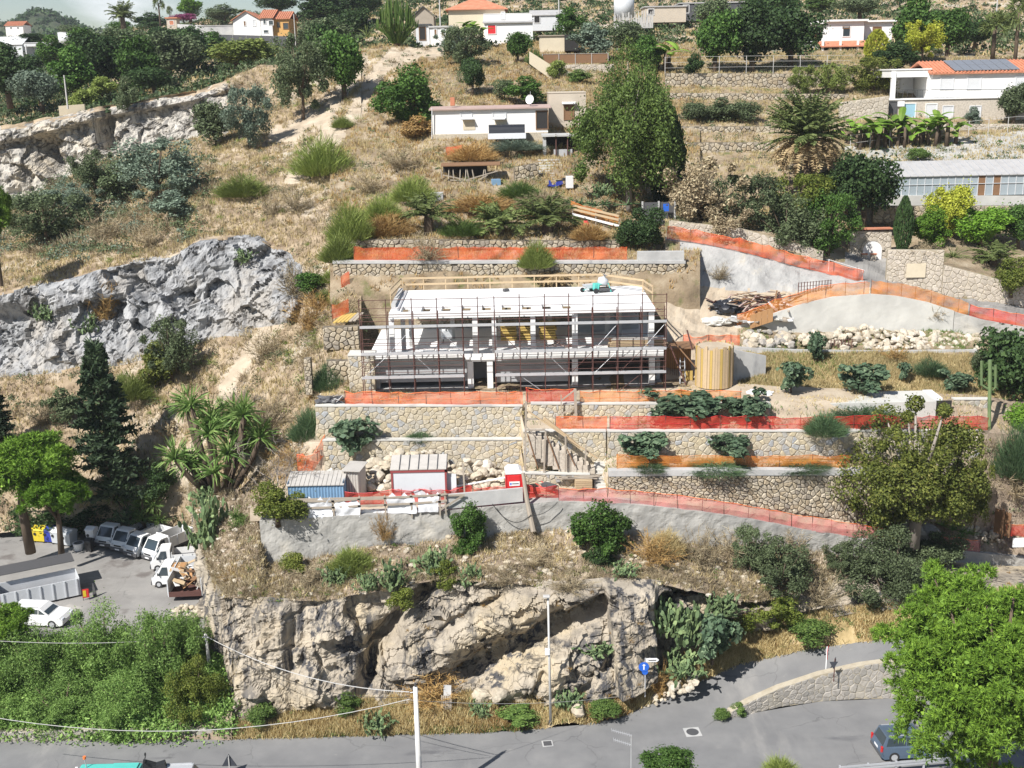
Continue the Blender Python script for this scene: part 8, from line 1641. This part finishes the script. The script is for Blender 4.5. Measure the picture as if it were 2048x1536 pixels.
for x,y,w,h,mat,Y,lab in ((1430,145,130,120,'f_broad',160,'leafy tree at the left of the grove by the white house'),(1505,148,130,130,'f_dark',161,'dark tree in the middle of the grove by the white house'),(1580,140,130,125,'f_dark',165,'dark tree just left of the white house'),(1545,70,120,90,'f_dark',190,'dark treetop behind the grove'),(1420,60,90,60,'f_olive',195,'olive tree below the netted greenhouse'),(1830,128,130,120,'f_broad',165,'bright leafy tree right of the white house'),(1895,118,110,100,'f_broad',172,'leafy tree behind the solar roof'),(1790,150,110,60,'f_dark',158,'dark shrub above the porch of the solar house'),(1950,100,90,60,'f_dark',180,'dark tree left of the fan palms'),(1640,30,90,40,'f_weed',230,'green tree above the white house left'),(1720,36,90,40,'f_olive',220,'olive tree above the white house right')): P('round',mat,lab,x,y,w,h,Y)
P('cypress','f_yellow','yellow bamboo clump in front of the white house',1752,128,56,64,170,name='bamboo',cat='bamboo'); P('airy','f_yellow','yellow bamboo right of the white house',1842,125,90,78,160,name='bamboo',cat='bamboo')
P('fanpalm','f_palm','fan palm above the solar roof',1985,118,90,90,165); P('fanpalm','f_palm','tall fan palm at the top right edge',2030,120,80,125,165); P('bush','f_dark','dark bush left end of the wire fence',1390,148,60,40,153.6); P('banana','f_banana','banana clump left of the grove',1330,138,100,70,160); P('round','f_broad','leafy tree behind the eucalyptus top',1292,150,90,70,160)
# --- middle distance, centre and ridge
P('candelabra','f_weed','huge candelabra euphorbia on the ridge',795,98,92,112,172); P('candelabra','f_weed','small candelabra euphorbia above the pale wall',1068,138,42,44,158); P('fluffy','f_broad','broad fig tree left of the cabin',826,272,165,140,137); P('bush','f_rust','brownish bush at the cabin corner',840,282,90,50,131.5); P('dense','f_dark','dark round shrub above the cabin',946,192,66,74,146); P('airy','f_olive','olive tree above the dark round shrub',930,140,110,90,160); P('airy','f_grey','grey olive left of the banana',905,120,80,60,168); P('banana','f_banana','banana clump before the hip roofed house',948,82,96,58,175); P('round','f_broad','leafy tree below the white annexe wall',1035,128,66,62,162)
for x,y,w,h,mat,Y,lab in ((1055,205,100,52,'f_broad',140,'green bush behind the satellite dish'),(1010,200,60,44,'f_olive',142,'olive bush behind the cabin roof'),(1180,110,120,62,'f_grey',166,'silver olive right of the cream hut'),(1255,108,90,70,'f_olive',166,'olive tree behind the brown fence'),(1135,66,90,50,'f_broad',190,'leafy bush right of the grey greenhouse roof'),(1110,162,50,44,'f_broom',155,'straw bush at the reed screen'),(1155,165,66,26,'f_weed',153,'low bush below the small pale wall')): P('bush',mat,lab,x,y,w,h,Y)
P('broom','f_rust','dry bushes on the terrace before the cabin',940,320,100,40); P('broom','f_grey','grey green plants along the cabin terrace',1030,300,130,26)
# --- left hillside
for x,y,w,h,mat,lab in ((320,412,185,130,'f_grey','silver acacia on the left hillside'),(238,405,110,80,'f_olive','olive shrub left of the silver acacia'),(195,400,120,95,'f_olive','olive tree under the quarry face'),(95,490,170,110,'f_olive','dull olive thicket at left below the quarry'),(150,440,120,70,'f_grey','grey shrub in the thicket at left'),(350,440,100,60,'f_grey','low silver shrub right of the acacia'),(432,292,105,95,'f_olive','left olive tree of the three on the ridge'),(500,298,120,130,'f_grey','blue grey tree in the middle of the ridge trio'),(606,240,125,160,'f_olive','tall olive tree on the ridge beside the dark fig'),(255,220,56,66,'f_olive','small tree on the quarry edge'),(345,765,130,130,'f_olive','rounded olive shrub below the grey outcrop'),(320,770,100,90,'f_carob','brownish shrub in front of the rounded olive')): P('airy' if w > 110 else 'bush',mat,lab,x,y,w,h)
P('round','f_broad','dark green fig right of the tall ridge olive',690,205,125,140,150); P('round','f_dark','dark tree behind the ridge trio',650,160,110,100,165); P('round','f_olive','olive tree below the orange house',640,120,130,80,185)
for x,y,w,h,lab in ((645,350,130,95,'large light green broom on the dry slope'),(490,392,120,50,'wide broom left on the dry slope'),(685,256,46,30,'small broom near the ridge'),(705,480,90,90,'tall broom left of the palm terrace'),(682,522,90,66,'broom at the left end of the orange net'),(822,402,84,60,'broom below the cabin terrace'),(765,440,84,62,'broom left of the grey water tank'),(270,795,100,60,'yellow green broom in the gully'),(660,565,44,30,'small bright broom left of the roof'),(650,600,40,26,'tiny broom beside the small net')): P('broom','f_broom',lab,x,y,w,h)
for x,y,w,h,mat,lab in ((300,496,84,66,'f_dry','purplish dry bush above the grey outcrop'),(210,478,130,66,'f_dry','dry thicket below the silver acacia'),(592,425,80,70,'f_dry','dry bush on the slope right of the wide broom'),(545,430,80,55,'f_dry','dry bush left of its slope neighbour'),(590,590,110,90,'f_dry','leafless bush right of the grey outcrop'),(620,660,110,80,'f_rust','rusty bush left of the crumbling wall'),(530,720,130,80,'f_dry','dry bush above the gully path'),(640,620,90,50,'f_rust','rusty weeds below the narrow net'),(215,640,70,110,'f_rust','brown creeper hanging down the grey rock'),(740,385,90,60,'f_dry','grey dry bush on the slope left of the shack'),(800,340,110,60,'f_dry','pale dry bush below the fig tree'),(540,860,150,90,'f_dry','pale dry thicket left of the tall wall'),(95,850,90,70,'f_dry','dry bush in the left gully'),(420,850,100,60,'f_straw','straw bush beside the path'),(600,930,110,60,'f_rust','rusty scrub behind the torn net'),(1440,560,60,40,'f_dry','dry weeds on the dirt slope'),(1860,640,60,50,'f_dry','dry bush at the right of the curved wall'),(1790,720,70,36,'f_rust','brown weeds before the rubble band')): P('twig',mat,lab,x,y,w,h)
P('bush','f_olive','olive bush in the left gully',125,840,90,66); P('bush','f_broad','green bush by the narrow net',625,585,80,46); P('pine','f_lime','bright pine at the left edge under the quarry',2,560,110,200,106)
P('cactus','f_dry','dry prickly pear in the gully path',340,870,50,40)
# --- far left woods
for i,(x,y,w,h,m,Y,lab) in enumerate(((20,210,130,110,'f_dark',172,'dark tree at the left edge above the quarry'),(85,222,110,80,'f_grey',168,'grey tree left of the quarry pole'),(150,205,120,100,'f_broad',180,'green tree behind the quarry pole'),(215,190,130,120,'f_dark',190,'dark dense tree behind the quarry edge'),(280,195,120,110,'f_broad',188,'second dense tree behind the quarry edge'),(340,172,130,105,'f_olive',200,'olive wood tree left of the dry knoll'),(385,150,110,85,'f_dark',210,'dark tree below the terrace wall'),(310,185,100,50,'f_dark',178,'low dark tree above the white rock'),(425,115,90,50,'f_broad',240,'green tree left of the screened fence'),(250,112,110,56,'f_olive',240,'olive tree among the water tanks'),(175,118,100,56,'f_broad',240,'green tree between the water tanks'),(330,112,100,56,'f_dark',245,'dark tree under the skyline wall'),(110,132,90,60,'f_broad',225,'green tree by the open shelter'),(55,172,90,66,'f_dark',205,'dark tree by the thin left pole'),(8,165,80,60,'f_olive',210,'olive tree at the left edge'),(165,225,80,50,'f_broom',168,'light shrub beside the cream wall'),(205,190,90,36,'f_broom',172,'light shrub row above the quarry'),(475,140,150,60,'f_broom',185,'dry golden knoll of reeds'),(520,130,90,50,'f_broom',185,'reeds on the dry knoll right side'),(240,70,60,30,'f_broad',320,'green skyline tree right of the palm'),(300,60,80,34,'f_dark',320,'dark shrubs on the left skyline'),(145,78,60,30,'f_olive',350,'olive skyline tree at left'),(450,40,90,30,'f_olive',320,'olive skyline shrubs above the house'),(560,28,110,36,'f_dark',320,'dark trees behind the orange house'),(650,60,110,70,'f_dark',260,'dark trees right of the orange house'),(700,90,100,70,'f_dark',215,'dark trees left of the candelabra'),(640,20,120,50,'f_olive',320,'olive trees at the top edge'),(730,40,110,60,'f_dark',270,'dark trees at the top behind the candelabra'),(430,105,70,40,'f_dark',245,'dark shrub beside the screened fence'),(60,95,70,30,'f_dark',260,'dark shrub at the left greenhouse'),(-10,130,80,60,'f_dark',240,'dark tree cut by the left edge'))): P('round' if w > 95 else 'bush',m,lab,x,y,w,h,Y)
P('palm','f_palm','tall palm on the left skyline',248,66,66,84,300); P('fanpalm','f_palm','slender fan palm on the left skyline',321,52,36,58,310); P('fanpalm','f_palm','short fan palm right of the slender one',341,44,20,30,320); P('round','f_pine','bright rounded pine on the skyline',382,42,56,46,330); P('bush','f_purple','purple bougainvillea below the skyline pine',368,44,70,18,318); P('sago','f_palm','small palm left of the candelabra',735,80,50,50,190)

# ================================================================== GROUND COVER (uncountable)
def area_pick(A,b0,b1,N,r,band):
    rows = np.where((band >= b0) & (band <= b1))[0]; rows = rows[rows < A.shape[0] - 1]; nc = A.shape[1] - 1
    R_,C_ = np.meshgrid(rows,np.arange(nc),indexing='ij'); R_,C_ = R_.ravel(),C_.ravel()
    e1 = A[R_,C_ + 1] - A[R_,C_]; e2 = A[R_ + 1,C_] - A[R_,C_]; w = np.linalg.norm(np.cross(e1,e2),axis=1); xx_,_ = px(A[R_,C_]); w = w * ((xx_ > -90) & (xx_ < 2140)); k = r.choice(len(w),N,p=w / w.sum()); u,v = r.random((N,1)),r.random((N,1)); i,j = R_[k],C_[k]
    return A[i,j] * (1 - u) * (1 - v) + A[i,j + 1] * u * (1 - v) + A[i + 1,j] * (1 - u) * v + A[i + 1,j + 1] * u * v
def grass(name,label,patch_,b0,b1,N,mat,hgt=(.2,.5),wid=.025,nb=4,mask=None,seed=1,spread=.35,dens=(.0,.8)):
    r = np.random.default_rng(seed); A,band = GRID[patch_]; p = area_pick(A,b0,b1,N,r,band); x,y = px(p)
    keep = (x > -60) & (x < 2110) & (y > -20) & (y < 1560); d = fbm(p * .35,3,seed + 50); keep &= (d * .5 + .5) > r.random(len(p)) * dens[1] + dens[0]
    if mask is not None: keep &= mask(x,y)
    p = p[keep]; n = len(p); out = []
    for k in range(nb):
        h = r.uniform(hgt[0],hgt[1],n)[:,None]; q = p + r.normal(size=(n,3)) * np.array([.1,.1,0]); d = np.stack([r.normal(size=n) * spread,r.normal(size=n) * spread,np.ones(n)],1); out.append(tris(q - np.array([0,0,.03]),q + unit(d) * h,wid * 1.15,r))
    v,f = join(out); o = link(bpy.data.objects.new(name,npmesh(name,v,f,MT[mat]))); return tag(o,label,None,None,'stuff')
def clumps(name,label,patch_,b0,b1,N,mat,size=(.4,1.1),nc=26,leafs=.12,mask=None,seed=1,kind='leaf',flat=.7):
    r = np.random.default_rng(seed); A,band = GRID[patch_]; p = area_pick(A,b0,b1,N,r,band); x,y = px(p); keep = (x > -60) & (x < 2110) & (y > -20) & (y < 1560) & ((fbm(p * .2,3,seed + 9) * .5 + .5) > r.random(len(p)) * .9)
    if mask is not None: keep &= mask(x,y)
    p = p[keep]; n = len(p); s = r.uniform(size[0],size[1],n) ; P_ = np.repeat(p,nc,0); S = np.repeat(s,nc); d = sph(r,n * nc); d[:,2] = np.abs(d[:,2])
    if kind == 'leaf': c = P_ + d * (S * r.uniform(.35,1,n * nc))[:,None] * np.array([1,1,flat]); v,f = cards(c,unit(d + .8 * r.normal(size=c.shape)),leafs,1.7,r)
    else: c = P_ + d * (S * .25)[:,None]; v,f = tris(c,c + unit(d + .4 * r.normal(size=c.shape)) * (S * r.uniform(.4,1,n * nc))[:,None],leafs,r)
    o = link(bpy.data.objects.new(name,npmesh(name,v,f,MT[mat]))); return tag(o,label,None,None,'stuff')
def rockmask(x,y):
    def between(lo,hi,x1): return (x < x1) & (y < np.interp(x,[a for a,_,_ in lo],[b for _,b,_ in lo]) + 4) & (y > np.interp(x,[a for a,_,_ in hi],[b for _,b,_ in hi]) - 2)
    return ~(between(E2,E3,610) | between(E5,E6,455))
offpath = lambda x,y: rockmask(x,y) & (bare_d(x,y) > 17 + 7 * np.sin(x * .13 + y * .07))
grass('dry_grass','straw coloured grass covering the left hillside','hillside',0,7,46000,'f_straw',(.18,.55),.03,4,offpath,1)
grass('brown_grass','brown withered grass on the left hillside','hillside',0,7,26000,'f_dry',(.2,.6),.03,4,offpath,2,dens=(.25,.6))
clumps('hillside_scrub','low dry scrub dotted over the left hillside','hillside',0,7,900,'f_dry',(.4,1.2),40,.022,offpath,3,'twig')
clumps('green_scrub','small green shrubs dotted over the left hillside','hillside',0,7,900,'f_olive',(.4,1.3),60,.085,offpath,4)
clumps('lime_scrub','light green broom scrub dotted over the left hillside','hillside',0,7,420,'f_broom',(.4,1.1),60,.02,offpath,44,'twig')
clumps('rust_scrub_cover','rust coloured scrub left of the site','hillside',0,7,260,'f_rust',(.4,1.0),40,.025,lambda x,y: offpath(x,y) & (x > 380),5,'twig')
grass('slope_grass','withered grass on the slope under the retaining wall','scrub_slope',0,0,17000,'f_dry',(.15,.5),.022,4,None,6,.6)
grass('slope_straw','straw on the slope under the retaining wall','scrub_slope',0,0,9000,'f_straw',(.15,.45),.022,4,None,7,.5,(.3,.6))
clumps('slope_scrub','dry scrub on the slope under the retaining wall','scrub_slope',0,0,420,'f_dry',(.3,.8),44,.016,None,8,'twig')
clumps('slope_green','small green weeds on the slope under the retaining wall','scrub_slope',0,0,120,'f_weed',(.2,.5),36,.06,None,9)
grass('verge_grass','golden grass along the foot of the cliff','verge',0,0,30000,'f_straw',(.15,.6),.022,4,None,10,.45)
grass('verge_brown','brown grass along the foot of the cliff','verge',0,0,12000,'f_rust',(.15,.5),.022,4,None,11,.5,(.3,.6))
clumps('verge_green','green weeds along the road edge','verge',0,0,330,'f_weed',(.15,.5),40,.055,None,12)
grass('road_edge_grass','green grass strip at the road edge','verge',0,0,26000,'f_weed',(.1,.3),.018,4,lambda x,y: (y > np.interp(x,[400,640,1000,1160],[1463,1460,1450,1440])) & (x > 580) & (x < 1060),13,.4,(0,.5))
grass('terrace_grass','golden grass on the terrace above the tank','right_terraces',0,0,26000,'f_straw',(.15,.5),.024,4,lambda x,y: x > 1478,14,.5)
grass('terrace_weeds','green weeds in the golden terrace','right_terraces',0,1,8000,'f_weed',(.15,.4),.024,4,lambda x,y: x > 1478,15,.5,(.35,.6))
grass('upper_grass','dry grass on the terraces behind the house','terraced_slope',3,11,36000,'f_straw',(.15,.5),.035,4,offpath,16,.4)
grass('upper_brown','brown weeds on the terraces behind the house','terraced_slope',2,11,20000,'f_rust',(.2,.6),.035,4,offpath,17,.5,(.2,.6))
clumps('upper_scrub','low shrubs on the terraces behind the house','terraced_slope',4,11,520,'f_olive',(.3,1.0),44,.09,None,18)
clumps('upper_dry','dry scrub on the terraces behind the house','terraced_slope',3,11,520,'f_dry',(.4,1.1),40,.025,None,19,'twig')
low = lambda x,y: y < 455
grass('right_grass','dry grass on the upper right terraces','right_terraces',7,13,32000,'f_straw',(.15,.5),.035,4,low,20,.4)
clumps('right_scrub','low shrubs on the upper right terraces','right_terraces',7,13,620,'f_olive',(.3,1.1),44,.1,low,21)
clumps('right_green','green undergrowth in the right hand gardens','right_terraces',7,13,420,'f_broad',(.3,1.0),44,.1,lambda x,y: low(x,y) & (x > 1560),22)
def hillmask(x,y): return ~((x > 420) & (x < 600) & (y > 60) & (y < 100))
clumps('hill_scrub','scrub and far trees covering the upper hillside','background_hill',0,2,3600,'f_olive',(.8,2.4),54,.26,hillmask,23)
clumps('hill_woods','dark woodland patches on the upper hillside','background_hill',0,2,3200,'f_dark',(1.0,3.0),54,.3,hillmask,24)
grass('hill_grass','dry grass on the upper hillside','background_hill',0,2,26000,'f_straw',(.3,.9),.08,4,None,25)
clumps('far_woods','woodland on the distant hill','far_hill',0,1,3200,'f_dark',(3,7),26,1.4,None,26)
clumps('bank_cover','shaded undergrowth on the bank above the road','bank',0,1,2600,'f_pepper',(.5,1.3),60,.1,None,27)

thick = lambda x,y: rockmask(x,y) & (x < 430) & (y > 320) & (y < 520) & (y < 560 - .2 * x)
clumps('grey_thicket','grey green thicket below the quarry face','hillside',4,6,620,'f_grey',(.7,1.8),90,.13,thick,31); clumps('olive_thicket','olive thicket below the quarry face','hillside',4,6,800,'f_olive',(.7,2.0),90,.13,thick,32); clumps('dry_thicket','dry brown thicket below the quarry face','hillside',4,6,500,'f_dry',(.8,1.8),60,.03,thick,33,'twig')
gully = lambda x,y: rockmask(x,y) & (x < 340) & (y > 740)
clumps('gully_thicket','dark thicket in the left gully','hillside',0,3,700,'f_dark',(.6,1.7),80,.12,lambda x,y: gully(x,y) & (y > 960),34); clumps('gully_scrub','mixed scrub in the left gully','hillside',0,3,420,'f_olive',(.4,1.2),70,.1,gully,35)
sitel = lambda x,y: (x > 350) & (x < 720) & (y > 540) & offpath(x,y)
clumps('site_edge_scrub','dry tangled scrub along the left edge of the site','hillside',0,4,900,'f_dry',(.5,1.3),60,.02,sitel,36,'twig'); clumps('site_edge_green','green weeds along the left edge of the site','hillside',0,4,300,'f_hedge',(.3,1.0),60,.08,sitel,37)
cb = lambda x,y: (x > 1720) & (y > 880)
grass('carob_bank_grass','dry grass on the bank under the carob tree','site_terraces',0,6,22000,'f_dry',(.15,.5),.024,4,cb,38); clumps('carob_bank_scrub','scrub on the bank under the carob tree','site_terraces',0,6,500,'f_olive',(.3,.9),50,.08,cb,39)
clumps('quarry_top_scrub','scrub along the top of the quarry face','background_hill',0,0,1500,'f_olive',(.6,1.8),70,.18,lambda x,y: (x < 700),40); clumps('quarry_top_dark','dark undergrowth behind the quarry face','background_hill',0,1,1600,'f_dark',(.8,2.4),70,.22,lambda x,y: (x < 640) & (y > 95),41)
grass('yard_weeds','weeds on the site terraces behind the nets','site_terraces',2,5,9000,'f_weed',(.1,.35),.02,4,lambda x,y: (x > 1060) & (x < 1960),42,.5,(.35,.6)); grass('yard_straw','straw on the site terraces behind the nets','site_terraces',1,6,16000,'f_straw',(.1,.35),.02,4,lambda x,y: (x > 640) & (x < 1960),43,.5,(.3,.7))

tp_ = np.array(top,float); edge = lambda x,y: np.abs(y - np.interp(x,tp_[:,0],tp_[:,1])) < 16
clumps('cliff_edge_scrub','dry scrub overhanging the cliff edge','scrub_slope',0,0,2600,'f_dry',(.25,.7),46,.014,edge,51,'twig'); clumps('cliff_edge_green','green weeds along the cliff edge','scrub_slope',0,0,420,'f_hedge',(.2,.5),50,.05,edge,52)
clumps('cliff_ledge_weeds','weeds rooted in the cliff ledges','rock_cliff',0,0,420,'f_rust',(.15,.5),40,.012,lambda x,y: (x > 760) & (np.sin(x * .031 + y * .05) > .3),53,'twig')
# ================================================================== AIR
hz = bpy.data.objects.new('haze',None); bpy.data.objects.remove(hz); hz = MB().box((0,550,62),(3300,1500,130)).build('haze',None); tag(hz,None,None,None,'stuff')
hm = bpy.data.materials.new('thin_haze'); hm.use_nodes = True; hm.node_tree.nodes.remove(hm.node_tree.nodes['Principled BSDF']); pv = hm.node_tree.nodes.new('ShaderNodeVolumePrincipled'); pv.inputs['Density'].default_value = .00013; pv.inputs['Color'].default_value = (.86,.92,1,1)
hm.node_tree.links.new(pv.outputs[0],hm.node_tree.nodes['Material Output'].inputs['Volume']); hz.data.materials.append(hm)

rng2 = np.random.default_rng(88); As,bs3 = GRID['scrub_slope']; pp = area_pick(As,0,0,900,rng2,bs3); mbx = MB(); k0 = 0
sv,sf = [],[]
for q in pp:
    m_ = RM[int(rng2.integers(0,9))]; s_ = rng2.uniform(.12,.5); b0_ = len(sv); sv += [tuple(np.array(v.co) * s_ * np.array([1.2,1,.7]) + q) for v in m_.vertices]; sf += [tuple(b0_ + i for i in f.vertices) for f in m_.polygons]
    if b0_ > 60000: break
tag(meshobj('loose_stones',sv,sf,MT['rubble']),'loose pale stones on the scrubby slope',None,None,'stuff')
